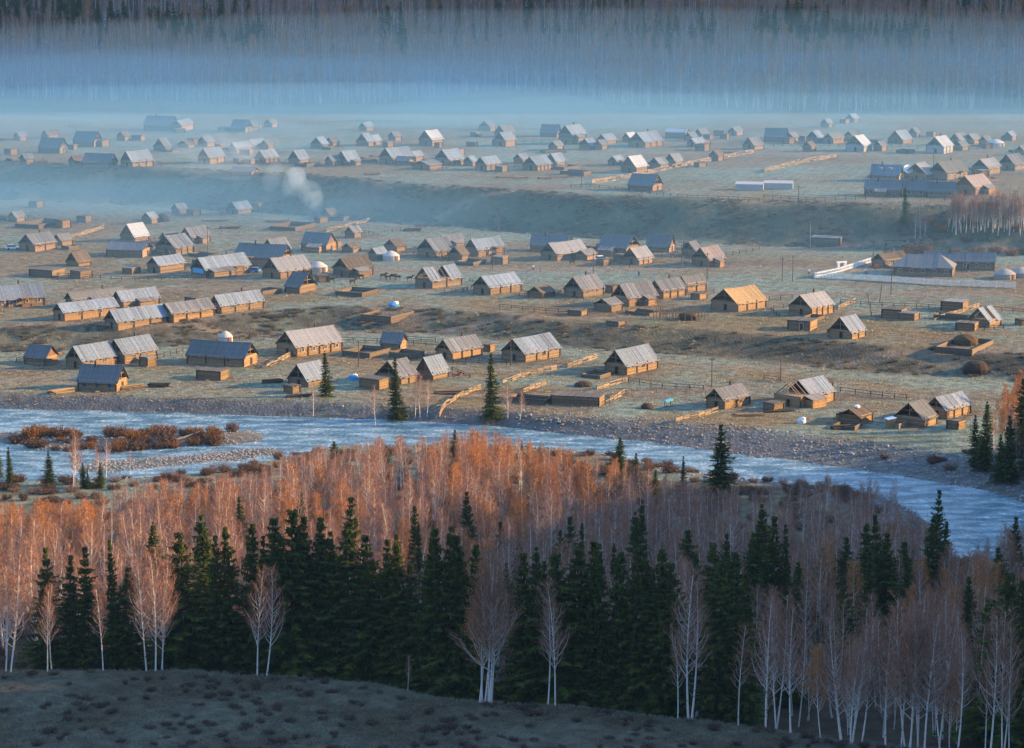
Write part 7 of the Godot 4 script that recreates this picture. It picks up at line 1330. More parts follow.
# ---------------------------------------------------------------- fences
func build_fence(row: Array) -> void:
	var path: Array = row[0]
	var kind: String = row[2]
	var tall: float = row[3]
	var first := Vector3(path[0][0], 0, path[0][1])
	first.y = land_at(first.x, first.z)
	var group := "post and rail fences" if kind == "r" else "white picket fences" if kind == "w" else "board fences"
	var f := thing("white_fence" if kind == "w" else "rail_fence" if kind == "r" else "board_fence", row[1], "fence", first, 0, group)
	var gap := 2.6 if kind != "r" else 3.4
	var spots := []
	for i in path.size() - 1:
		var a := Vector3(path[i][0], 0, path[i][1])
		var b := Vector3(path[i + 1][0], 0, path[i + 1][1])
		var count := maxi(1, roundi(a.distance_to(b) / gap))
		for k in count + (1 if i == path.size() - 2 else 0):
			var p := a.lerp(b, float(k) / count)
			p.y = land_at(p.x, p.z)
			spots.append(p - first)
	var wood := Color(0.80, 0.82, 0.84) if kind == "w" else Color(0.12, 0.095, 0.075) if kind == "r" else Color(0.43, 0.345, 0.25)
	var material: Material = M.paint if kind == "w" else M.wood
	var posts := []
	for k in 3:
		var s := Shape.new()
		s.col = shade(wood, R(0.8, 1.1))
		s.box(Vector3(0, tall * 0.5 - 0.1, 0), Vector3(0.16, tall + 0.3, 0.16), Basis(Vector3(0, 0, 1), R(-0.06, 0.06)))
		posts.append(s.mesh(material))
	for p in spots:
		part("post", posts[rng.randi() % 3], f).position = p
	for i in spots.size() - 1:
		var a: Vector3 = spots[i]
		var b: Vector3 = spots[i + 1]
		var s := Shape.new()
		if kind == "r":
			for y in [0.45, 0.95]:
				s.col = shade(wood, R(0.8, 1.3))
				s.bar(a + Vector3.UP * (tall * y + R(-0.06, 0.06)), b + Vector3.UP * (tall * y + R(-0.06, 0.06)), 0.10)
			part("rails", s.mesh(material), f)
		elif kind == "w":
			for y in [0.25, 0.8]:
				s.col = wood
				s.bar(a + Vector3.UP * tall * y, b + Vector3.UP * tall * y, 0.09, 0.16)
			var slats := maxi(4, roundi(a.distance_to(b) / 0.3))
			for k in slats:
				var p := a.lerp(b, (k + 0.5) / slats)
				s.col = shade(wood, R(0.9, 1.08))
				s.bar(p + Vector3.UP * 0.05, p + Vector3.UP * (tall + R(-0.03, 0.05)), 0.25, 0.05)
			part("picket_panel", s.mesh(material), f)
		else:
			var rows := 4
			for k in rows:
				if rng.randf() < 0.12:
					continue
				s.col = shade(wood, R(0.5, 1.2))
				s.bar(a + Vector3.UP * (tall * (k + 0.55) / rows + R(-0.09, 0.09)), b + Vector3.UP * (tall * (k + 0.55) / rows + R(-0.09, 0.09)), 0.09, tall / rows * R(0.5, 0.85))
			if s.v.size():
				part("boards", s.mesh(material), f)

# ---------------------------------------------------------------- other things of the village
func blob(s: Shape, profile: Array, sides: int, wobble: float) -> void:
	# an uneven heap: a lathe whose rings wander
	var rings := []
	for p in profile:
		var ring := []
		for k in sides:
			var a := TAU * k / sides
			var q: float = p.x * (1 + R(-wobble, wobble))
			ring.append(Vector3(q * cos(a), p.y + R(-wobble, wobble) * 0.3, q * sin(a)))
		rings.append(ring)
	for i in rings.size() - 1:
		for k in sides:
			var k2 := (k + 1) % sides
			s.quad(rings[i][k], rings[i + 1][k], rings[i + 1][k2], rings[i][k2])

func horse_mesh(hide: Color) -> ArrayMesh:
	var s := Shape.new()
	s.col = hide
	# trunk: deep chest to narrow belly, then croup
	s.tube([Vector3(-0.85, 1.12, 0), Vector3(-0.7, 1.17, 0), Vector3(-0.4, 1.13, 0), Vector3(0.0, 1.08, 0), Vector3(0.4, 1.12, 0), Vector3(0.62, 1.18, 0), Vector3(0.78, 1.22, 0)], [0.08, 0.27, 0.31, 0.29, 0.33, 0.28, 0.12], 8)
	# neck and lowered head
	s.tube([Vector3(0.55, 1.28, 0), Vector3(0.85, 1.48, 0), Vector3(1.1, 1.6, 0)], [0.24, 0.17, 0.13], 7)
	s.tube([Vector3(1.02, 1.66, 0), Vector3(1.2, 1.58, 0), Vector3(1.42, 1.38, 0), Vector3(1.5, 1.32, 0)], [0.10, 0.14, 0.085, 0.05], 7)
	for z in [-0.06, 0.06]:
		s.tube([Vector3(1.05, 1.7, z), Vector3(1.03, 1.84, z * 1.2)], [0.04, 0.005], 4)
	for z in [-0.16, 0.16]:
		s.tube([Vector3(0.5, 1.1, z), Vector3(0.52, 0.62, z), Vector3(0.5, 0.55, z), Vector3(0.51, 0.12, z), Vector3(0.55, 0.0, z)], [0.13, 0.075, 0.07, 0.05, 0.065], 6)
		s.tube([Vector3(-0.62, 1.15, z), Vector3(-0.5, 0.8, z), Vector3(-0.72, 0.5, z), Vector3(-0.66, 0.12, z), Vector3(-0.62, 0.0, z)], [0.2, 0.12, 0.065, 0.05, 0.065], 6)
	s.col = shade(hide, 0.5)
	s.tube([Vector3(-0.85, 1.2, 0), Vector3(-0.98, 1.0, 0), Vector3(-1.0, 0.55, 0)], [0.06, 0.075, 0.02], 6)
	s.tube([Vector3(0.55, 1.52, 0), Vector3(0.8, 1.64, 0), Vector3(1.05, 1.76, 0)], [0.04, 0.05, 0.03], 5)
	return s.mesh(M.hide)

func person(label: String, at: Vector3, turn: float, group: String) -> void:
	var p := thing("person", label, "person", at, turn, group)
	var coat := Color(0.05, 0.05, 0.06)
	for k in [["dark red", Color(0.22, 0.04, 0.03)], ["maroon", Color(0.16, 0.03, 0.04)], ["red jacket", Color(0.42, 0.05, 0.04)], ["white", Color(0.7, 0.7, 0.7)], ["pale", Color(0.5, 0.48, 0.44)], ["blue", Color(0.06, 0.12, 0.34)]]:
		if label.contains(k[0]):
			coat = k[1]
			break
	var s := Shape.new()
	s.col = coat
	s.lathe([Vector2(0.17, 0.82), Vector2(0.20, 0.95), Vector2(0.19, 1.15), Vector2(0.22, 1.38), Vector2(0.17, 1.48), Vector2(0.07, 1.53), Vector2(0.06, 1.58)], 10, 0.62)
	for z in [-1, 1]:
		s.tube([Vector3(0.2 * z, 1.42, 0), Vector3(0.27 * z, 1.15, 0.0), Vector3(0.26 * z, 0.9, 0.08)], [0.075, 0.06, 0.045], 7)
	s.col = Color(0.03, 0.035, 0.05)
	for z in [-1, 1]:
		s.tube([Vector3(0.09 * z, 0.88, 0), Vector3(0.11 * z, 0.5, 0.03), Vector3(0.11 * z, 0.06, -0.01), Vector3(0.11 * z, 0.04, 0.16)], [0.105, 0.075, 0.055, 0.045], 7)
	s.col = Color(0.33, 0.20, 0.14)
	s.lathe([Vector2(0.05, 1.52), Vector2(0.07, 1.57), Vector2(0.085, 1.64), Vector2(0.08, 1.70), Vector2(0.05, 1.74)], 8)
	for z in [-1, 1]:
		s.tube([Vector3(0.26 * z, 0.91, 0.08), Vector3(0.25 * z, 0.80, 0.11), Vector3(0.24 * z, 0.74, 0.13)], [0.04, 0.045, 0.02], 6)
	part("body", s.mesh(M.cloth), p)
	var h := Shape.new()
	h.col = Color(0.03, 0.025, 0.02)
	h.lathe([Vector2(0.09, 1.66), Vector2(0.095, 1.70), Vector2(0.07, 1.77), Vector2(0.01, 1.79)], 8)
	part("hair", h.mesh(M.cloth), p)

func build_thing(row: Array) -> void:
	var kind: String = row[0]
	var at := Vector3(row[1], land_at(row[1], row[2]), row[2])
	var turn: float = row[3]
	var size: float = row[4]
	var label: String = row[5]
	var group: String = row[6]
	match kind:
		"yurt":
			var y := thing("yurt", label, "yurt", at, turn, group)
			var white := Color(0.42, 0.42, 0.41) if label.contains("greyish") else Color(0.66, 0.66, 0.65)
			var r := size / 2
			var s := Shape.new()
			s.col = white
			s.lathe([Vector2(r, -0.2), Vector2(r * 1.02, 0.8), Vector2(r * 0.98, 1.5)], 20)
			part("felt_wall", s.mesh(M.felt), y)
			s = Shape.new()
			s.col = shade(white, 1.05)
			s.lathe([Vector2(r * 1.05, 1.42), Vector2(r * 0.85, 1.85), Vector2(r * 0.5, 2.45), Vector2(r * 0.18, 2.8), Vector2(0.02, 2.84)], 20)
			part("felt_roof", s.mesh(M.felt), y)
			s = Shape.new()
			s.col = Color(0.10, 0.13, 0.22)
			s.lathe([Vector2(r * 1.035, 1.36), Vector2(r * 1.045, 1.40), Vector2(r * 1.035, 1.44)], 20)
			part("rope_band", s.mesh(M.cloth), y)
			s = Shape.new()
			s.col = Color(0.30, 0.14, 0.07)
			s.box(Vector3(r * 0.72, 0.7, r * 0.74), Vector3(0.9, 1.5, 0.12), Basis(Vector3.UP, PI / 4))
			part("door", s.mesh(M.wood), y)
		"tent":
			var t := thing("box_tent", label, "tent", at, turn, group)
			var s := Shape.new()
			s.col = Color(0.64, 0.66, 0.68)
			var w := size / 2
			var p := [Vector3(-w, -0.2, 2), Vector3(w, -0.2, 2), Vector3(w, -0.2, -2), Vector3(-w, -0.2, -2)]
			for i in 4:
				s.quad(p[i], p[i] + Vector3.UP * 2.2, p[(i + 1) % 4] + Vector3.UP * 2.2, p[(i + 1) % 4])
			part("canvas_wall", s.mesh(M.felt), t)
			s = Shape.new()
			s.col = Color(0.70, 0.72, 0.74)
			s.quad(Vector3(-w - 0.2, 1.95, 2.2), Vector3(-w - 0.2, 2.7, 0), Vector3(w + 0.2, 2.7, 0), Vector3(w + 0.2, 1.95, 2.2))
			s.quad(Vector3(-w - 0.2, 2.7, 0), Vector3(-w - 0.2, 1.95, -2.2), Vector3(w + 0.2, 1.95, -2.2), Vector3(w + 0.2, 2.7, 0))
			for x in [-w, w]:
				s.tri(Vector3(x, 2.0, 2), Vector3(x, 2.68, 0), Vector3(x, 2.0, -2))
			part("canvas_roof", s.mesh(M.felt), t)
		"dish":
			var t := thing("satellite_dish", label, "dish", at, turn)
			var s := Shape.new()
			s.col = Color(0.72, 0.74, 0.76)
			var prof := []
			for k in 7:
				var q := size * k / 6.0
				prof.append(Vector2(q + 0.01, q * q * 0.22 / size))
			s.lathe(prof, 20)
			var o := part("reflector", s.mesh(M.paint), t)
			o.position = Vector3(0, 3.4, 0)
			o.rotation_degrees = Vector3(62, 0, 0)
			s = Shape.new()
			s.col = Color(0.2, 0.2, 0.2)
			s.bar(Vector3(0, -0.3, -0.3), Vector3(0, 3.4, -0.2), 0.18)
			part("mast", s.mesh(M.paint), t)
		"gate":
			var t := thing("gateway", label, "gate", at, turn)
			t.scale = Vector3.ONE * 0.72
			var s := Shape.new()
			s.col = Color(0.68, 0.70, 0.72)
			for x in [-1.5, 1.5]:
				s.box(Vector3(x, 1.4, 0), Vector3(0.9, 3.2, 0.9))
				s.box(Vector3(x, 3.08, 0), Vector3(1.15, 0.16, 1.15))
			part("pillars", s.mesh(M.paint), t)
			s = Shape.new()
			s.col = Color(0.68, 0.70, 0.72)
			s.box(Vector3(0, 3.45, 0), Vector3(4.6, 0.55, 0.5))
			part("lintel", s.mesh(M.paint), t)
		"car":
			var t := thing("parked_car", label, "car", at, turn, group)
			var paint := Color(0.08, 0.20, 0.40) if label.contains("blue car") else Color(0.70, 0.72, 0.74)
			var s := Shape.new()
			s.col = paint
			var prof := [Vector2(-2.1, 0.35), Vector2(-2.15, 0.7), Vector2(-1.9, 0.92), Vector2(1.0, 0.95), Vector2(2.0, 0.82), Vector2(2.15, 0.6), Vector2(2.1, 0.35)]
			for i in prof.size() - 1:
				s.quad(Vector3(prof[i].x, prof[i].y, 0.85), Vector3(prof[i].x, prof[i].y, -0.85), Vector3(prof[i + 1].x, prof[i + 1].y, -0.85), Vector3(prof[i + 1].x, prof[i + 1].y, 0.85))
			for z in [-0.85, 0.85]:
				for i in range(1, prof.size() - 1):
					s.tri(Vector3(prof[0].x, prof[0].y, z), Vector3(prof[i].x, prof[i].y, z), Vector3(prof[i + 1].x, prof[i + 1].y, z))
			part("body", s.mesh(M.paint), t)
			s = Shape.new()
			s.col = Color(0.03, 0.04, 0.05)
			var cabin := [Vector2(-1.85, 0.9), Vector2(-1.55, 1.4), Vector2(0.35, 1.45), Vector2(1.1, 0.93)]
			for i in 3:
				s.quad(Vector3(cabin[i].x, cabin[i].y, 0.72), Vector3(cabin[i].x, cabin[i].y, -0.72), Vector3(cabin[i + 1].x, cabin[i + 1].y, -0.72), Vector3(cabin[i + 1].x, cabin[i + 1].y, 0.72))
			for z in [-0.74, 0.74]:
				s.quad(Vector3(-1.85, 0.9, z), Vector3(-1.55, 1.4, z), Vector3(0.35, 1.45, z), Vector3(1.1, 0.93, z))
			part("cabin_windows", s.mesh(M.glass), t)
			s = Shape.new()
			s.col = paint
			s.box(Vector3(-0.6, 1.47, 0), Vector3(1.9, 0.07, 1.45))
			part("car_roof", s.mesh(M.paint), t)
			for x in [-1.3, 1.35]:
				for z in [-0.8, 0.8]:
					s = Shape.new()
					s.col = Color(0.02, 0.02, 0.02)
					s.tube([Vector3(0, 0, -0.1), Vector3(0, 0, -0.099), Vector3(0, 0, 0.099), Vector3(0, 0, 0.1)], [0.01, 0.33, 0.33, 0.01], 12)
					part("wheel", s.mesh(M.cloth), t).position = Vector3(x, 0.33, z)
		"haystack":
			var t := thing("haystack" if label.contains("hay") else "heap", label, "haystack" if label.contains("hay") else "heap", at, turn, group)
			var r := size / 2
			var hgt := 0.45 if label.contains("flat") else 1.0
			var s := Shape.new()
			s.col = Color(0.075, 0.055, 0.04) if not label.contains("brown hay") else Color(0.13, 0.09, 0.05)
			blob(s, [Vector2(r, -0.3), Vector2(r * 1.05, 0.5 * hgt), Vector2(r * 0.95, 1.3 * hgt), Vector2(r * 0.7, 2.0 * hgt), Vector2(r * 0.35, 2.4 * hgt), Vector2(0.02, 2.5 * hgt)], 14, 0.09)
			part("straw_heap", s.mesh(M.straw), t)
			s = Shape.new()
			for k in 60:
				var a := R(0, TAU)
				var q := r * sqrt(rng.randf())
				var p := Vector3(q * cos(a), hgt * 2.3 * (1 - q * q / r / r * 0.75), q * sin(a))
				s.col = shade(Color(0.15, 0.11, 0.07), R(0.6, 1.3))
				s.bar(p, p + Vector3(R(-0.6, 0.6), R(-0.25, 0.3), R(-0.6, 0.6)), 0.05)
			part("stalks", s.mesh(M.straw), t)
		"trough":
			var t := thing("trough", label, "trough", at, turn)
			var s := Shape.new()
			s.col = Color(0.10, 0.42, 0.58)
			s.box(Vector3(0, 1.35, 0), Vector3(2.0, 0.35, 1.0), Basis(Vector3(0, 0, 1), 0.12))
			part("lid", s.mesh(M.paint), t)
			for x in [-0.75, 0.75]:
				for z in [-0.35, 0.35]:
					s = Shape.new()
					s.col = Color(0.30, 0.22, 0.14)
					s.bar(Vector3(x, -0.2, z), Vector3(x, 1.2, z), 0.12)
					part("leg", s.mesh(M.wood), t)
		"tarp":
			var t := thing("tarpaulin_bundle", label, "bundle", at, turn)
			var s := Shape.new()
			var r := size / 2
			s.col = Color(0.06, 0.26, 0.52) if not label.contains("pale blue") else Color(0.42, 0.52, 0.60)
			blob(s, [Vector2(r, -0.2), Vector2(r, 0.5), Vector2(r * 0.75, 0.95), Vector2(0.02, 1.15)], 10, 0.10)
			part("tarpaulin", s.mesh(M.cloth), t)
			s = Shape.new()
			s.col = Color(0.62, 0.64, 0.66)
			blob(s, [Vector2(r * 0.55, 0.7), Vector2(r * 0.5, 1.15), Vector2(0.02, 1.35)], 9, 0.12)
			part("sack", s.mesh(M.cloth), t).position = Vector3(r * 0.35, 0, 0.2)
		"hut":
			var t := thing("privy", label, "privy", at, turn)
			var s := Shape.new()
			s.col = Color(0.40, 0.30, 0.18)
			s.box(Vector3(0, 0.9, 0), Vector3(1.5, 2.0, 1.5))
			part("wall", s.mesh(M.wood), t)
			s = Shape.new()
			s.col = Color(0.62, 0.66, 0.72)
			s.box(Vector3(0, 2.0, 0), Vector3(2.0, 0.1, 2.0), Basis(Vector3(0, 0, 1), 0.15))
			part("roof", s.mesh(M.paint), t)
		"frame":
			var t := thing("timber_frame", label, "timber frame", at, turn)
			for i in 8:
				for j in 3:
					var s := Shape.new()
					s.col = shade(Color(0.33, 0.24, 0.15), R(0.7, 1.2))
					s.bar(Vector3(0, -0.3, 0), Vector3(R(-0.12, 0.12), 2.5 + R(-0.6, 0.7), R(-0.1, 0.1)), 0.17)
					part("post", s.mesh(M.wood), t).position = Vector3(-size / 2 + size * i / 7.0, 0, -2.6 + 2.6 * j)
			for j in 3:
				var s := Shape.new()
				s.col = Color(0.30, 0.22, 0.14)
				s.bar(Vector3(-size / 2, 2.0, -2.6 + 2.6 * j), Vector3(size / 2, 2.2, -2.6 + 2.6 * j), 0.15)
				part("beam", s.mesh(M.wood), t)
			var s := Shape.new()
			s.col = Color(0.085, 0.06, 0.04)
			blob(s, [Vector2(2.6, -0.2), Vector2(2.5, 0.8), Vector2(1.8, 1.5), Vector2(0.02, 1.8)], 12, 0.12)
			part("brushwood", s.mesh(M.straw), t).position = Vector3(2.4, 0, 0)
		"logpile":
			var t := thing("log_pile", label, "log pile", at, turn, group)
			var pale := label.contains("pale") or label.contains("sunlit") or label.contains("bright") or label.contains("yellow") or label.contains("frosted") or label.contains("timber")
			var wood := Color(0.42, 0.31, 0.19) if pale else Color(0.15, 0.115, 0.085)
			var flat := label.contains("plank") or label.contains("flat")
			for layer in (2 if flat else 3):
				for k in (7 if flat else 6) - layer:
					var s := Shape.new()
					s.col = shade(wood, R(0.6, 1.2))
					var len_ := size * R(0.7, 1.0)
					var z: float = (k - 2.6 + layer * 0.5) * 0.34
					var y: float = 0.14 + layer * 0.26
					var x := R(-0.4, 0.4)
					if flat:
						s.bar(Vector3(x - len_ / 2, y * 0.8, z), Vector3(x + len_ / 2, y * 0.8 + R(-0.05, 0.15), z + R(-0.3, 0.3)), 0.3, 0.08)
					else:
						s.tube([Vector3(x - len_ / 2, y, z), Vector3(x - len_ / 2 + 0.01, y, z), Vector3(x + len_ / 2, y + R(-0.05, 0.25), z + R(-0.35, 0.35)), Vector3(x + len_ / 2 + 0.01, y, z)], [0.01, 0.16, 0.14, 0.01], 7)
					part("plank" if flat else "log", s.mesh(M.wood), t)
		"driftlog":
			var t := thing("drift_log", label, "log", at, turn)
			var s := Shape.new()
			s.col = Color(0.50, 0.40, 0.30)
			s.tube([Vector3(-2.6, 0.3, 0), Vector3(-0.5, 0.75, 0.1), Vector3(2.6, 1.6, 0)], [0.24, 0.2, 0.1], 8)
			part("trunk", s.mesh(M.wood), t)
			s = Shape.new()
			s.col = Color(0.42, 0.33, 0.25)
			for k in 7:
				var a := R(0, TAU)
				s.tube([Vector3(-2.55, 0.35, 0), Vector3(-2.9, 0.35 + 0.5 * sin(a), 0.6 * cos(a))], [0.09, 0.02], 5)
			part("roots", s.mesh(M.wood), t)
		"horse":
			var t := thing("horse", label, "horse", at, turn, group)
			part("body", horse_mesh(Color(0.17, 0.06, 0.03) if label.contains("reddish") else Color(0.045, 0.03, 0.022)), t)
		"person":
			person(label, at, turn, group)
		"pole":
			var t := thing("utility_pole", label, "pole", at, 0, group)
			t.rotation_degrees.z = turn
			var s := Shape.new()
			s.col = Color(0.13, 0.115, 0.10) if not label.contains("pale") else Color(0.4, 0.4, 0.4)
			s.tube([Vector3(0, -0.4, 0), Vector3(0, size, 0), Vector3(0, size + 0.01, 0)], [0.13, 0.09, 0.01], 7)
			part("shaft", s.mesh(M.wood), t)
			if size >= 6.5:
				s = Shape.new()
				s.col = Color(0.12, 0.10, 0.09)
				s.bar(Vector3(-0.7, size - 0.5, 0), Vector3(0.7, size - 0.5, 0), 0.1)
				part("crossarm", s.mesh(M.wood), t)

# ---------------------------------------------------------------- trees
func bow(p: Vector3, q: Vector3, sag: Vector3, count: int) -> Array:
	var out := []
	for k in count + 1:
		var t := float(k) / count
		out.append(p.lerp(q, t) + sag * (4 * t * (1 - t)))
	return out

# a bare birch 18 m tall: pale stems and limbs in `wood`, reddish twigs (and late leaves) in `crown`
func make_birch(seed_: int, stems: int, kind: String) -> Array:
	rng.seed = seed_
	var wood := Shape.new()
	var crown := Shape.new()
	var leaves := Shape.new()
	var tall := 18.0
	for st in stems:
		var top := tall * (1.0 if st == 0 else R(0.75, 0.97))
		var lean := Vector3(R(-1, 1), 0, R(-1, 1)) * (0.5 if stems == 1 else 1.6)
		var root := Vector3(R(-0.3, 0.3), -0.3, R(-0.3, 0.3)) * (0.0 if st == 0 else 1.6)
		var tip := root + lean + Vector3.UP * top
		var path := bow(root, tip, Vector3(R(-0.4, 0.4), 0, R(-0.4, 0.4)), 9)
		var radii := []
		for k in 10:
			radii.append(lerpf(0.145, 0.028, pow(k / 9.0, 0.85)) * (1.0 if stems == 1 else 0.82))
		wood.col = Color(0.64, 0.62, 0.60)
		wood.tube(path, radii, 6)
		# dark scars on the bark
		wood.col = Color(0.06, 0.055, 0.05)
		for k in 10:
			var t := R(0.02, 0.55)
			var p: Vector3 = path[int(t * 9)].lerp(path[int(t * 9) + 1], fmod(t * 9, 1.0))
			var r: float = radii[int(t * 9)] * 1.06
			var a := R(0, TAU)
			wood.box(p + Vector3(cos(a), 0, sin(a)) * r * 0.6, Vector3(r, R(0.05, 0.16), r), Basis(Vector3.UP, -a))
		var limbs := int((46 if kind != "t" else 34) * (1.0 if stems == 1 else 0.72))
		var bare := 0.26 if kind != "t" else 0.36
		for b in limbs:
			var t := lerpf(bare, 0.985, pow((b + rng.randf()) / limbs, 0.9))
			var p: Vector3 = path[mini(8, int(t * 9))].lerp(path[mini(9, int(t * 9) + 1)], fmod(t * 9, 1.0))
			var a := b * 2.4 + R(-0.5, 0.5)
			var reach := lerpf(5.6, 1.0, pow(clampf((t - bare) / (1 - bare), 0, 1), 0.8)) * R(0.6, 1.1) * (0.62 if kind == "t" else 1.0)
			var pitch := R(0.85, 1.22)
			var dir := Vector3(cos(a) * cos(pitch), sin(pitch), sin(a) * cos(pitch))
			var q := p + dir * reach
			var limb := bow(p, q, Vector3(cos(a), -0.4, sin(a)) * reach * 0.09, 3)
			var br: float = 0.020 + 0.010 * reach
			wood.col = Color(0.50, 0.47, 0.45) if reach > 2.2 else Color(0.34, 0.27, 0.24)
			wood.tube(limb, [br, br * 0.75, br * 0.5, br * 0.25], 4)
			# side shoots
			var shoots := int(3 + reach * 1.5)
			for s in shoots:
				var u := R(0.25, 1.0)
				var o: Vector3 = limb[mini(2, int(u * 3))].lerp(limb[mini(3, int(u * 3) + 1)], fmod(u * 3, 1.0))
				var sd := (dir + Vector3(R(-0.8, 0.8), R(-0.3, 0.6), R(-0.8, 0.8))).normalized()
				var len_ := R(0.7, 1.7) * (0.5 + 0.14 * reach)
				var e := o + sd * len_
				crown.col = Color(0.28, 0.185, 0.15).lerp(Color(0.36, 0.28, 0.24), rng.randf())
				var across := sd.cross(Vector3(R(-1, 1), R(-1, 1), R(-1, 1))).normalized()
				crown.tri(o - across * 0.022, e, o + across * 0.022)
				for w in 5:
					var f := o.lerp(e, R(0.2, 1.0))
					var td := (sd + Vector3(R(-0.9, 0.9), R(-0.5, 0.7), R(-0.9, 0.9))).normalized()
					var ta := td.cross(Vector3(R(-1, 1), R(-1, 1), R(-1, 1))).normalized()
					crown.col = Color(0.315, 0.145, 0.088).lerp(Color(0.26, 0.155, 0.118), rng.randf())
					crown.tri(f - ta * 0.019, f + td * R(0.5, 1.15), f + ta * 0.019)
				var many := 0
				if kind == "o": many = 9
				elif kind == "m": many = 2
				for w in many:
					var f := o.lerp(e, R(0.1, 1.15)) + Vector3(R(-0.35, 0.35), R(-0.45, 0.2), R(-0.35, 0.35))
					var g := Vector3(R(-1, 1), R(-1, 1), R(-1, 1)).normalized() * R(0.06, 0.13)
					var h := g.cross(Vector3(R(-1, 1), R(-1, 1), R(-1, 1))).normalized() * R(0.05, 0.10)
					leaves.col = Color(0.50, 0.165, 0.025).lerp(Color(0.38, 0.20, 0.04), rng.randf())
					leaves.quad(f - g, f + h, f + g, f - h)
	var both := wood.mesh(M.bark)
	crown.mesh(M.twigs, both)
	var top_mesh := crown.mesh(M.twigs)
	if leaves.v.size():
		leaves.mesh(M.leaves, both)
		leaves.mesh(M.leaves, top_mesh)
	return [wood.mesh(M.bark), top_mesh, both]

# a narrow spruce 20 m tall
func make_spruce(seed_: int, slim: float) -> Array:
	rng.seed = seed_
	var wood := Shape.new()
	var crown := Shape.new()
	var tall := 20.0
	wood.col = Color(0.07, 0.055, 0.045)
	wood.tube(bow(Vector3(0, -0.3, 0), Vector3(R(-0.2, 0.2), tall * 0.985, R(-0.2, 0.2)), Vector3(R(-0.15, 0.15), 0, R(-0.15, 0.15)), 6), [0.26, 0.22, 0.18, 0.14, 0.10, 0.06, 0.015], 7)
	var whorls := 29
	for w in whorls:
		var t := clampf((w + R(-0.3, 0.3)) / whorls, 0, 1)
		var y := lerpf(1.0, tall, pow(t, 0.92))
		var reach := slim * (0.06 + 3.4 * pow(1 - t, 0.86)) * R(0.78, 1.14)
		var count := int(lerpf(14, 7, t))
		for b in count:
			var a := TAU * b / count + w * 1.1 + R(-0.3, 0.3)
			if rng.randf() < 0.09:
				continue
			var r := reach * R(0.5, 1.2) * (1 + 0.2 * sin(a + seed_ + y * 0.25))
			var droop := lerpf(-0.42, 0.25, t) + R(-0.12, 0.12)
			var out := Vector3(cos(a), 0, sin(a))
			var side := Vector3(-sin(a), 0, cos(a))
			var tip := out * r + Vector3.UP * (y + droop * r)
			var root := out * 0.05 + Vector3.UP * y
			wood.tri(root, tip, root + Vector3.UP * 0.08)
			var sprays := 5 + int(r * 3.4)
			for s in sprays:
				var u := (s + rng.randf()) / sprays
				u = lerpf(0.12, 1.02, u)
				var p := root.lerp(tip, u) + Vector3.UP * (0.16 * r * u * u)
				var len_ := R(0.45, 0.85) * (0.2 + 0.35 * (1 - t) + 0.2 * r) * (1.15 - 0.5 * u)
				for sgn in [-1, 1]:
					var e: Vector3 = p + (side * sgn * R(0.5, 0.95) + out * R(0.35, 0.8) + Vector3.UP * R(-0.55, 0.10)) * len_
					var wide: Vector3 = (out * R(0.12, 0.26) + Vector3.UP * R(-0.14, 0.05)) * (0.6 + len_ * 0.5)
					crown.col = Color(0.027, 0.044, 0.012).lerp(Color(0.088, 0.102, 0.024), rng.randf() * rng.randf())
					crown.tri(p - wide, e, p + wide)
				# hanging needle tassels
				var hang := p + out * R(-0.05, 0.2) + Vector3(R(-0.15, 0.15), -R(0.25, 0.75), R(-0.15, 0.15))
				crown.tri(p - side * 0.13, hang, p + side * 0.13)
	return [wood.mesh(M.bark), crown.mesh(M.needles)]

# low leafless shrub, about one metre
func make_shrub(seed_: int, colour: Color, leafy: bool) -> ArrayMesh:
	rng.seed = seed_
	var s := Shape.new()
	for k in 150:
		var a := R(0, TAU)
		var r := sqrt(rng.randf()) * 0.35
		var o := Vector3(cos(a) * r, -0.05, sin(a) * r)
		var e := Vector3(cos(a) * (r * 1.9 + R(0, 0.25)), R(0.35, 0.95) * (1 - r), sin(a) * (r * 1.9 + R(0, 0.25)))
		s.col = shade(colour, R(0.6, 1.35))
		var across := (e - o).cross(Vector3(R(-1, 1), R(-1, 1), R(-1, 1))).normalized()
		s.tri(o - across * 0.014, e, o + across * 0.014)
		for w in 4:
			var f := o.lerp(e, R(0.4, 1.0))
			var td := Vector3(R(-0.3, 0.3), R(0.0, 0.3), R(-0.3, 0.3))
			s.tri(f - across * 0.014, f + td, f + across * 0.014)
		if leafy:
			for w in 3:
				var f := o.lerp(e, R(0.5, 1.05))
				var g := Vector3(R(-1, 1), R(-1, 1), R(-1, 1)).normalized() * 0.05
				var h := g.cross(Vector3(R(-1, 1), R(-1, 1), 0.3)).normalized() * 0.045
				s.quad(f - g, f + h, f + g, f - h)
	return s.mesh(M.twigs)

func make_rock(seed_: int) -> ArrayMesh:
	rng.seed = seed_
	var s := Shape.new()
	s.col = shade(Color(0.30, 0.31, 0.32), R(0.7, 1.25))
	var sides := 7
	blob(s, [Vector2(0.42, -0.25), Vector2(0.5, 0.05), Vector2(0.36, 0.3), Vector2(0.02, 0.38)], sides, 0.16)
	return s.mesh(M.rock)

func placed(x: float, z: float, scale: Vector3, lift := 0.0, tilt := 0.0) -> Transform3D:
	return Transform3D((Basis.from_euler(Vector3(R(-tilt, tilt), 0, R(-tilt, tilt))) * Basis(Vector3.UP, R(0, TAU))).scaled(scale), Vector3(x, land_at(x, z) + lift, z))

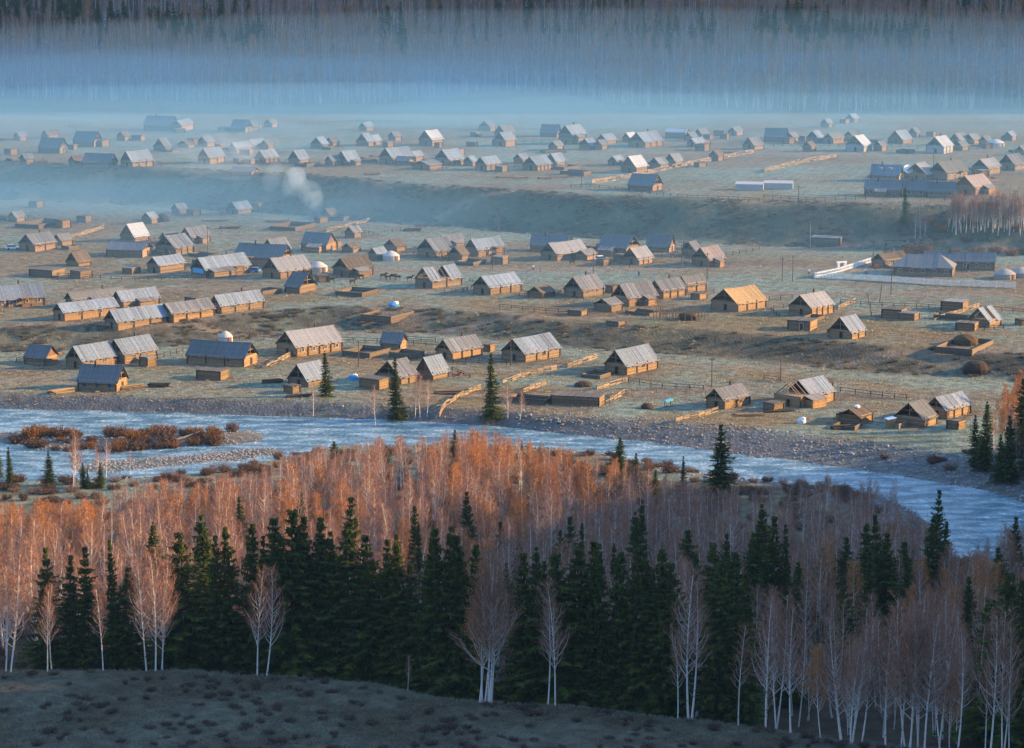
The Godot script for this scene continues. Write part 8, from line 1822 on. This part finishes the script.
func build_woods() -> void:
	var birch := {"b": [], "m": [], "o": [], "t": []}
	for k in 7: birch.b.append(make_birch(100 + k, [1, 2, 1, 3, 1, 2, 1][k], "b"))
	for k in 3: birch.m.append(make_birch(200 + k, [1, 2, 1][k], "m"))
	for k in 3: birch.o.append(make_birch(300 + k, [1, 2, 1][k], "o"))
	for k in 3: birch.t.append(make_birch(400 + k, 1, "t"))
	var spruce := []
	for k in 6: spruce.append(make_spruce(500 + k, [0.72, 0.95, 1.1, 0.8, 1.2, 0.66][k]))
	rng.seed = 9
	var label := {
		"b": ["bare white-stemmed birch with reddish twigs in the riverside wood", "bare birches of the riverside wood"],
		"m": ["white-stemmed birch keeping a few rusty leaves in the riverside wood", "half-bare birches of the riverside wood"],
		"o": ["birch still clothed in orange leaves in the riverside wood", "orange birches of the riverside wood"],
		"t": ["thin young bare birch with short limbs and bright stem", "thin young birches"],
	}
	# the nearest birches are trees of their own, the rest one wood
	var order := BIRCHES.duplicate()
	var hand := order.slice(0, 96)
	var rest := order.slice(96)
	rest.sort_custom(func(a, b): return a[1] > b[1])
	var singles: Array = hand + rest.slice(0, 204)
	for t in singles:
		var family: Array = birch[t[3]]
		var pick: Array = family[rng.randi() % family.size()]
		var x: float = t[0]
		var z: float = t[1]
		var words: Array = label[t[3]]
		var text: String = words[0]
		var group: String = words[1]
		if z < -800:
			text = "slender birch in the stand below the terrace lodges"; group = "birches below the terrace lodges"
		elif z < -555 and x > 90:
			text = "orange birch on the wooded slope at the end of the rubble bank"; group = "orange birches by the rubble bank"
		elif z < -570:
			text = "thin bare birch on the village side of the river"; group = "bare birches on the village shore"
		var o := thing("birch_tree", text, "tree", Vector3(x, land_at(x, z), z), R(0, 360), group)
		o.rotation_degrees.x = R(-3.5, 3.5)
		o.rotation_degrees.z = R(-3.5, 3.5)
		o.scale = Vector3.ONE * (t[2] / 18.0)
		part("trunk", pick[0], o)
		part("crown", pick[1], o)
	var wood := Node3D.new()
	wood.name = "birch_wood"
	add_child(wood)
	tag(wood, "dense reddish birch wood along the river", "wood", "", "stuff")
	var lists := {}
	for t in rest.slice(204):
		var k: int = rng.randi() % birch[t[3]].size()
		var key := "%s%d" % [t[3], k]
		if not lists.has(key):
			lists[key] = [birch[t[3]][k][2], []]
		lists[key][1].append(placed(t[0], t[1], Vector3(R(0.9, 1.25), 1, R(0.9, 1.25)) * (t[2] / 18.0), 0.0, 0.07))
	for key in lists:
		scatter("birches", lists[key][0], lists[key][1], wood)
	for i in SPRUCES.size():
		var t: Array = SPRUCES[i]
		var x: float = t[0]
		var z: float = t[1]
		var pick: Array = spruce[rng.randi() % spruce.size()]
		var text := "dark green spruce in the front rank of the wood"
		var group := "spruces in the front rank of the wood"
		if z < -800:
			text = "lone dark spruce on the terrace slope beside lodges"; group = ""
		elif z < -570 and x < 60:
			text = ["round-topped spruce beside the open-gabled cabin", "slim spruce before the striped-roof cabin", "broad spruce beside the slanting board fence"][0 if x < -35 else 1 if x < -15 else 2]
			group = ""
		elif x > 85 and z < -500:
			text = "spruce on the wooded slope at the end of the rubble bank"; group = "spruces by the rubble bank"
		elif x < -75 and z < -500:
			text = "small dark spruce at the water beside the brush island"; group = "small spruces at the water"
		elif x > 36 and x < 42 and z < -480:
			text = "tall broad spruce standing out alone against the river"; group = ""
		elif z < -455:
			text = "small spruce tip among birches near the water"; group = "small spruces among the birches"
		elif z < -415:
			text = "dark spruce standing among the reddish birches"; group = "spruces among the birches"
		var o := thing("spruce_tree", text, "tree", Vector3(x, land_at(x, z), z), R(0, 360), group)
		var k: float = t[2] / 20.0
		var wide: float = t[3]
		o.rotation_degrees.z = R(-2.5, 2.5)
		o.scale = Vector3(k * wide, k, k * wide)
		part("trunk", pick[0], o)
		part("crown", pick[1], o)
	# the misty hillside wood, far too many to count
	var hill := Node3D.new()
	hill.name = "hillside_forest"
	add_child(hill)
	tag(hill, "misty hillside forest of bare birches behind the village", "forest", "", "stuff")
	lists = {}
	var z := -1150.0
	var step := 5.2
	while z > -1640:
		var x := -330.0
		while x < 330:
			var px := x + R(-2.6, 2.6)
			var pz := z + R(-2.6, 2.6)
			x += step * (1.0 if z > -1400 else 1.4)
			var into := -pz - lin(HILL_FOOT, px)
			if into < 2 + 8 * noise.get_noise_2d(px * 2, 5.0):
				continue
			if absf(px) > 110 + 0.19 * absf(pz) * 0.9:
				continue
			if rng.randf() < 0.18 + 0.9 * noise.get_noise_2d(px * 1.3, pz * 1.3) and into > 14:
				continue
			var key := "b%d" % (rng.randi() % 7)
			var dark := noise.get_noise_2d(px * 0.55 + 40, pz * 0.8)
			if into > 75 and dark > 0.12 and rng.randf() < 0.75:
				key = "s%d" % (rng.randi() % 6)
			elif rng.randf() < 0.09 and into > 30:
				key = "o%d" % (rng.randi() % 3)
			elif rng.randf() < 0.25:
				key = "t%d" % (rng.randi() % 3)
			if not lists.has(key):
				lists[key] = []
			lists[key].append(placed(px, pz, Vector3(1, R(0.9, 1.15), 1) * R(0.85, 1.2)))
		z -= step * (1.0 if z > -1400 else 1.4)
	for key in lists:
		var k := int(key.substr(1))
		if key[0] == "s":
			var both := ArrayMesh.new()
			for half in spruce[k]:
				both.add_surface_from_arrays(Mesh.PRIMITIVE_TRIANGLES, half.surface_get_arrays(0))
				both.surface_set_material(both.get_surface_count() - 1, half.surface_get_material(0))
			scatter("spruces", both, lists[key], hill)
		else:
			scatter("birches", birch[key[0]][k][2], lists[key], hill)
	# the wooded spur on the sun's side, whose shade lies on the front of the wood
	var spur := Node3D.new()
	spur.name = "spur_forest"
	add_child(spur)
	tag(spur, "wooded spur beside the river at the sun's side", "forest", "", "stuff")
	var firs := []
	for i in 420:
		var sx := R(138, 330)
		var sz := -R(300, 590)
		if land_at(sx, sz) > 3:
			firs.append(placed(sx, sz, Vector3.ONE * R(0.7, 1.0)))
	var fir := ArrayMesh.new()
	for half in spruce[1]:
		fir.add_surface_from_arrays(Mesh.PRIMITIVE_TRIANGLES, half.surface_get_arrays(0))
		fir.surface_set_material(fir.get_surface_count() - 1, half.surface_get_material(0))
	scatter("spruces", fir, firs, spur)

func build_low_growth() -> void:
	# heath shrubs on the near knoll, each a plant
	var heath := []
	for k in 5: heath.append(make_shrub(600 + k, Color(0.075, 0.052, 0.046), false))
	rng.seed = 21
	var made := 0
	while made < 290:
		var z := -R(318, 366)
		var x := R(-72, 72)
		if -z > lin(KNOLL_RIM, x) + 1 or noise.get_noise_2d(x * 6, z * 6) < R(-0.5, 0.3):
			continue
		var o := thing("heath_shrub", "low dark leafless heath shrub on the frosty knoll", "shrub", Vector3(x, land_at(x, z), z), R(0, 360), "heath shrubs on the knoll")
		o.scale = Vector3(R(0.5, 1.35), R(0.45, 0.9), R(0.5, 1.35))
		part("twigs", heath[rng.randi() % 5], o)
		made += 1
	# brush island in the river
	var brush := []
	for k in 4: brush.append(make_shrub(640 + k, [Color(0.115, 0.070, 0.048), Color(0.155, 0.082, 0.042), Color(0.11, 0.072, 0.056), Color(0.19, 0.095, 0.038)][k], true))
	rng.seed = 22
	for i in 62:
		var t := R(0, ISLAND_SPINE.size() - 1.001)
		var p: Vector2 = ISLAND_SPINE[int(t)].lerp(ISLAND_SPINE[int(t) + 1], fmod(t, 1.0)) + Vector2(R(-2.5, 2.5), R(-9, 6))
		var o := thing("willow_bush", "rust-brown leafy bush on the river island", "bush", Vector3(p.x, land(p.x, p.y), -p.y), R(0, 360), "bushes on the river island")
		var big := R(0.5, 1.0) * R(0.7, 1.1)
		o.scale = Vector3(R(2.6, 4.2), R(2.0, 4.6), R(2.6, 4.0)) * big
		part("twigs", brush[rng.randi() % 4], o)
	# rusty bushes along the terrace foot behind the white fence, and by the wood's edge
	for spot in [[118.0, -820.0, 3.4], [121.0, -824.0, 4.2], [125.0, -826.0, 3.6], [113.0, -818.0, 2.6], [140.0, -822.0, 3.0], [146.0, -824.0, 3.2], [150.0, -820.0, 3.0], [155.0, -823.0, 3.6], [160.0, -820.0, 3.4], [134.0, -824.0, 2.4], [132.0, -842.0, 3.2], [137.0, -846.0, 3.4], [142.0, -843.0, 3.0], [147.0, -847.0, 3.6], [152.0, -844.0, 3.2], [157.0, -846.0, 3.6], [129.0, -846.0, 2.6], [144.0, -852.0, 3.0], [150.0, -853.0, 3.0], [139.0, -836.0, 2.6], [155.0, -838.0, 2.8]]:
		var o := thing("willow_bush", "rusty bush at the terrace foot behind the white fence", "bush", Vector3(spot[0], land_at(spot[0], spot[1]), spot[1]), R(0, 360), "bushes at the terrace foot")
		o.scale = Vector3.ONE * spot[2]
		part("twigs", brush[rng.randi() % 4], o)
	# undergrowth of the riverside wood
	var under := Node3D.new()
	under.name = "undergrowth"
	add_child(under)
	tag(under, "brown undergrowth and dead twigs below the birches", "undergrowth", "", "stuff")
	var spots := [[], []]
	for i in 2000:
		var x := R(-110, 112)
		var z := -R(375, 545)
		if land_at(x, z) > -1.6 and -z > lin(KNOLL_RIM, x) + 8:
			spots[i % 2].append(placed(x, z, Vector3(R(1.2, 2.2), R(1.0, 2.2), R(1.2, 2.2))))
	scatter("shrubs", brush[2], spots[0], under)
	scatter("shrubs", make_shrub(660, Color(0.17, 0.11, 0.085), false), spots[1], under)
	# scrub on the two banks
	var scrub := Node3D.new()
	scrub.name = "bank_scrub"
	add_child(scrub)
	tag(scrub, "dark low scrub covering the bank slopes", "scrub", "", "stuff")
	var low := []
	for i in 5200:
		var x := R(-200, 210)
		var toe := lin(TERRACE_TOE, x) if i % 3 else lin(BANK_TOE, x)
		var d := toe + (R(-2, 30) if i % 3 else R(-1, 19))
		if noise.get_noise_2d(x * 5, d * 5) < R(-0.3, 0.3):
			continue
		low.append(placed(x, -d, Vector3(R(0.8, 1.7), R(0.4, 0.9), R(0.8, 1.7))))
	scatter("shrubs", make_shrub(670, Color(0.12, 0.105, 0.080), false), low, scrub)
	# dry grass on the knoll and the pastures
	var tuft := Shape.new()
	rng.seed = 31
	for k in 26:
		var a := R(0, TAU)
		var o := Vector3(cos(a), 0, sin(a)) * R(0, 0.16)
		tuft.col = Color(0.13, 0.125, 0.085).lerp(Color(0.20, 0.22, 0.19), rng.randf())
		tuft.tri(o + Vector3(-sin(a), 0, cos(a)) * 0.012, o * R(1.5, 2.5) + Vector3.UP * R(0.15, 0.4), o - Vector3(-sin(a), 0, cos(a)) * 0.012)
	var tm := tuft.mesh(M.twigs)
	var grass := []
	for i in 26000:
		var z := -R(312, 385)
		var x := R(-85, 85)
		if -z < lin(KNOLL_RIM, x) + 14 and noise.get_noise_2d(x * 3, z * 3) > R(-0.5, 0.1):
			grass.append(placed(x, z, Vector3.ONE * R(0.6, 1.3)))
	var meadow := scatter("grass", tm, grass, self)
	tag(meadow, "frosted dry grass on the near knoll", "grass", "", "stuff")
	var dry_tufts := []
	for i in 20000:
		var d := R(575, 960)
		var x := R(-0.2, 0.2) * d
		if noise.get_noise_2d(x * 2.2 + 31, d * 2.2) > R(-0.45, 0.2):
			dry_tufts.append(placed(x, -d, Vector3(1.6, 0.8, 1.6) * R(0.6, 1.5)))
	var straw := Shape.new()
	for k in 14:
		var a := R(0, TAU)
		var o := Vector3(cos(a), 0, sin(a)) * R(0, 0.22)
		straw.col = Color(0.25, 0.21, 0.12).lerp(Color(0.36, 0.33, 0.22), rng.randf())
		straw.tri(o + Vector3(-sin(a), 0, cos(a)) * 0.03, o * R(1.5, 2.5) + Vector3.UP * R(0.15, 0.4), o - Vector3(-sin(a), 0, cos(a)) * 0.03)
	var pasture := scatter("pasture_grass", straw.mesh(M.twigs), dry_tufts, self)
	tag(pasture, "dry grass tufts on the village pastures", "grass", "", "stuff")
	# river stones: rubble revetment, gravel bar, boulders at the waterline
	var rocks := []
	for k in 5: rocks.append(make_rock(700 + k))
	rng.seed = 41
	var lists := [[], [], [], [], []]
	for i in 26000:
		var x := R(-150, 118)
		var d := R(430, 640)
		if i % 3 == 0:
			x = R(0, 118)
		var p := Vector2(x, d)
		var q := along(RIVER_OUTLINE, p, true)
		if q > 7 + 9 * smoothstep(-10, 50, x):
			continue
		var h := land(x, d)
		if h < WATER_LEVEL - 0.7 or h > 0.2:
			continue
		var far_bank := x > 0 and d > 500
		var big := R(0.2, 0.52) if far_bank else R(0.15, 0.42)
		if rng.randf() < 0.06:
			big *= 1.9
		lists[i % 5].append(Transform3D(Basis.from_euler(Vector3(R(-0.4, 0.4), R(0, TAU), R(-0.4, 0.4))).scaled(Vector3(big * R(0.8, 1.5), big, big * R(0.8, 1.3))), Vector3(x, h + R(-0.05, 0.12), -d)))
	for i in 2200:
		var t := R(0, GRAVEL_SPINE.size() - 1.001)
		var p: Vector2 = GRAVEL_SPINE[int(t)].lerp(GRAVEL_SPINE[int(t) + 1], fmod(t, 1.0)) + Vector2(R(-7, 7), R(-9, 9))
		if i % 2:
			t = R(0, ISLAND_SPINE.size() - 1.001)
			p = ISLAND_SPINE[int(t)].lerp(ISLAND_SPINE[int(t) + 1], fmod(t, 1.0)) + Vector2(R(-9, 9), R(-10, 9))
		lists[i % 5].append(placed(p.x, -p.y, Vector3.ONE * R(0.25, 0.6)))
	var stones := Node3D.new()
	stones.name = "river_stones"
	add_child(stones)
	tag(stones, "pale rubble and gravel along the river", "rubble", "", "stuff")
	for k in 5:
		scatter("stones", rocks[k], lists[k], stones)
	# litter of stones and dung on the village pasture
	var bits := []
	for i in 3000:
		var x := R(-170, 170)
		var d := R(590, 950)
		if noise.get_noise_2d(x * 4 + 9, d * 4) > R(-0.2, 0.4):
			bits.append(placed(x, -d, Vector3(1.2, 0.6, 1.0) * R(0.15, 0.5)))
	var pebbles := scatter("pasture_stones", rocks[2], bits, self)
	tag(pebbles, "scattered stones on the village pasture", "gravel", "", "stuff")

# ---------------------------------------------------------------- mist and smoke
func mist(called: String, label: String, at: Vector3, size: Vector3, density: float, colour: Color, turn := 0.0) -> void:
	var f := FogVolume.new()
	f.name = numbered(called)
	f.shape = RenderingServer.FOG_VOLUME_SHAPE_ELLIPSOID
	f.size = size
	f.position = at
	f.rotation_degrees.z = turn
	var m := FogMaterial.new()
	m.density = density
	m.albedo = colour
	f.material = m
	add_child(f)
	tag(f, label, "mist" if called.begins_with("mist") else "smoke", called + " banks", "stuff")

func build_mist() -> void:
	var blue := Color(0.55, 0.815, 1.0)
	# the thin haze that fills the valley from the village on
	rng.seed = 51
	for k in 6:
		var high := 15 + 9.5 * k
		mist("mist_veil", "thin blue haze filling the valley beyond the river", Vector3(R(-260, 260), 6 + R(-2, 4), -1010 + R(-60, 60) - 10 * k), Vector3(R(800, 1300), 2 * high, R(560, 800)), 0.00024, blue, R(-2.2, 2.2))
	for row in [[-170, 27, -1262, 400, 26, 90, 0.0017], [20, 28, -1275, 330, 24, 80, 0.0014], [210, 27, -1258, 380, 28, 90, 0.0017], [-260, 30, -1270, 260, 30, 90, 0.0015],
			[-90, 20, -1160, 420, 22, 150, 0.0020], [110, 19, -1140, 360, 18, 140, 0.0019], [-190, 17, -1060, 260, 20, 130, 0.0018], [30, 20, -1215, 460, 18, 90, 0.0016],
			[-70, 8, -925, 330, 15, 90, 0.0034], [30, 7, -905, 240, 11, 70, 0.0030], [-180, 9, -950, 240, 17, 110, 0.0032]]:
		mist("mist_bank", "pale blue morning mist lying before the hillside", Vector3(row[0], row[1], row[2]), Vector3(row[3], row[4], row[5]), row[6], blue)
	# wisps caught among the first trees, thinner with height
	rng.seed = 52
	for k in 16:
		var x := -310 + 41 * k + R(-18, 18)
		var up := R(0, 1)
		up = up * up
		var d := lin(HILL_FOOT, x) + 20 + 70 * up
		mist("mist_bank", "pale blue morning mist lying before the hillside", Vector3(x, land(x, d) + 4 + 10 * up, -d), Vector3(R(90, 210), R(9, 22) + 8 * (1 - up), R(35, 80)), R(0.0008, 0.0026) * (1 - 0.55 * up), blue, R(-2.5, 2.5))
	var grey := Color(0.80, 0.91, 1.0)
	var src := Vector3(-66, 4, -925)
	rng.seed = 55
	for k in 30:
		var low := k < 18
		var rise_ := R(0, 1)
		var p := src + Vector3(-12 * rise_ * rise_ + R(-1.5, 1.5) * (0.5 + 2.5 * rise_), 1 + 12 * rise_, R(-2, 2) * (0.5 + rise_)) if low else src + Vector3(R(-46, -4), R(8, 24), R(-14, 4))
		var wide := Vector3(R(2.2, 5.0), R(2.6, 6), R(3, 6)) * (0.8 + 1.3 * rise_) if low else Vector3(R(8, 26), R(2.5, 8), R(6, 14))
		mist("smoke_puff", "pale blue smoke drifting up from the timber yard", p, wide, R(0.02, 0.05) if low else R(0.006, 0.013), grey, R(-60, 0))

func _ready() -> void:
	# camera
	var cam := Camera3D.new()
	cam.name = "camera"
	cam.fov = rad_to_deg(2 * atan(374.0 / 2750.0))
	cam.near = 1.0
	cam.far = 9000.0
	cam.position = Vector3(0, 112, 0)
	cam.rotation_degrees = Vector3(-10, 0, 0)
	cam.current = true
	add_child(cam)
	# sky, haze, exposure
	var env := Environment.new()
	env.background_mode = Environment.BG_SKY
	var sky := ProceduralSkyMaterial.new()
	sky.sky_top_color = Color(0.56, 0.70, 0.89)
	sky.sky_horizon_color = Color(0.70, 0.81, 0.94)
	sky.sky_curve = 0.12
	sky.ground_bottom_color = Color(0.12, 0.13, 0.14)
	sky.ground_horizon_color = Color(0.40, 0.46, 0.52)
	sky.sun_angle_max = 2.0
	env.sky = Sky.new()
	env.sky.sky_material = sky
	env.background_energy_multiplier = 0.58
	env.tonemap_mode = Environment.TONE_MAPPER_LINEAR
	env.tonemap_exposure = 3.45
	env.fog_enabled = true
	env.fog_light_color = Color(0.56, 0.80, 1.0)
	env.fog_density = 0.00004
	env.volumetric_fog_enabled = true
	env.volumetric_fog_density = 0.0
	env.sdfgi_enabled = true
	env.ssao_enabled = true
	env.ssil_enabled = true
	var we := WorldEnvironment.new()
	we.name = "environment"
	we.environment = env
	add_child(we)
	# low morning sun from the right, almost square to the view
	var sun := DirectionalLight3D.new()
	sun.name = "sun"
	sun.light_color = Color(1.0, 0.80, 0.55)
	sun.light_energy = 1.6
	sun.light_angular_distance = 0.5
	sun.shadow_enabled = true
	add_child(sun)
	var e := deg_to_rad(17.0)
	var toward := Vector3(cos(e) * 0.994, sin(e), -cos(e) * 0.105)
	sun.look_at_from_position(toward * 100, Vector3.ZERO)
	# the place
	river_poly = PackedVector2Array(RIVER_OUTLINE)
	noise.seed = 3
	noise.frequency = 0.011
	noise.fractal_octaves = 4
	fine.seed = 4
	fine.frequency = 0.16
	fine.fractal_octaves = 3
	rng.seed = 1
	build_materials()
	build_ground()
	build_river()
	rng.seed = 2
	for row in HOUSES:
		build_house(row)
	for row in CLUTTER:
		build_house(row)
	for row in FENCES:
		build_fence(row)
	for row in THINGS:
		build_thing(row)
	build_woods()
	build_low_growth()
	build_mist()
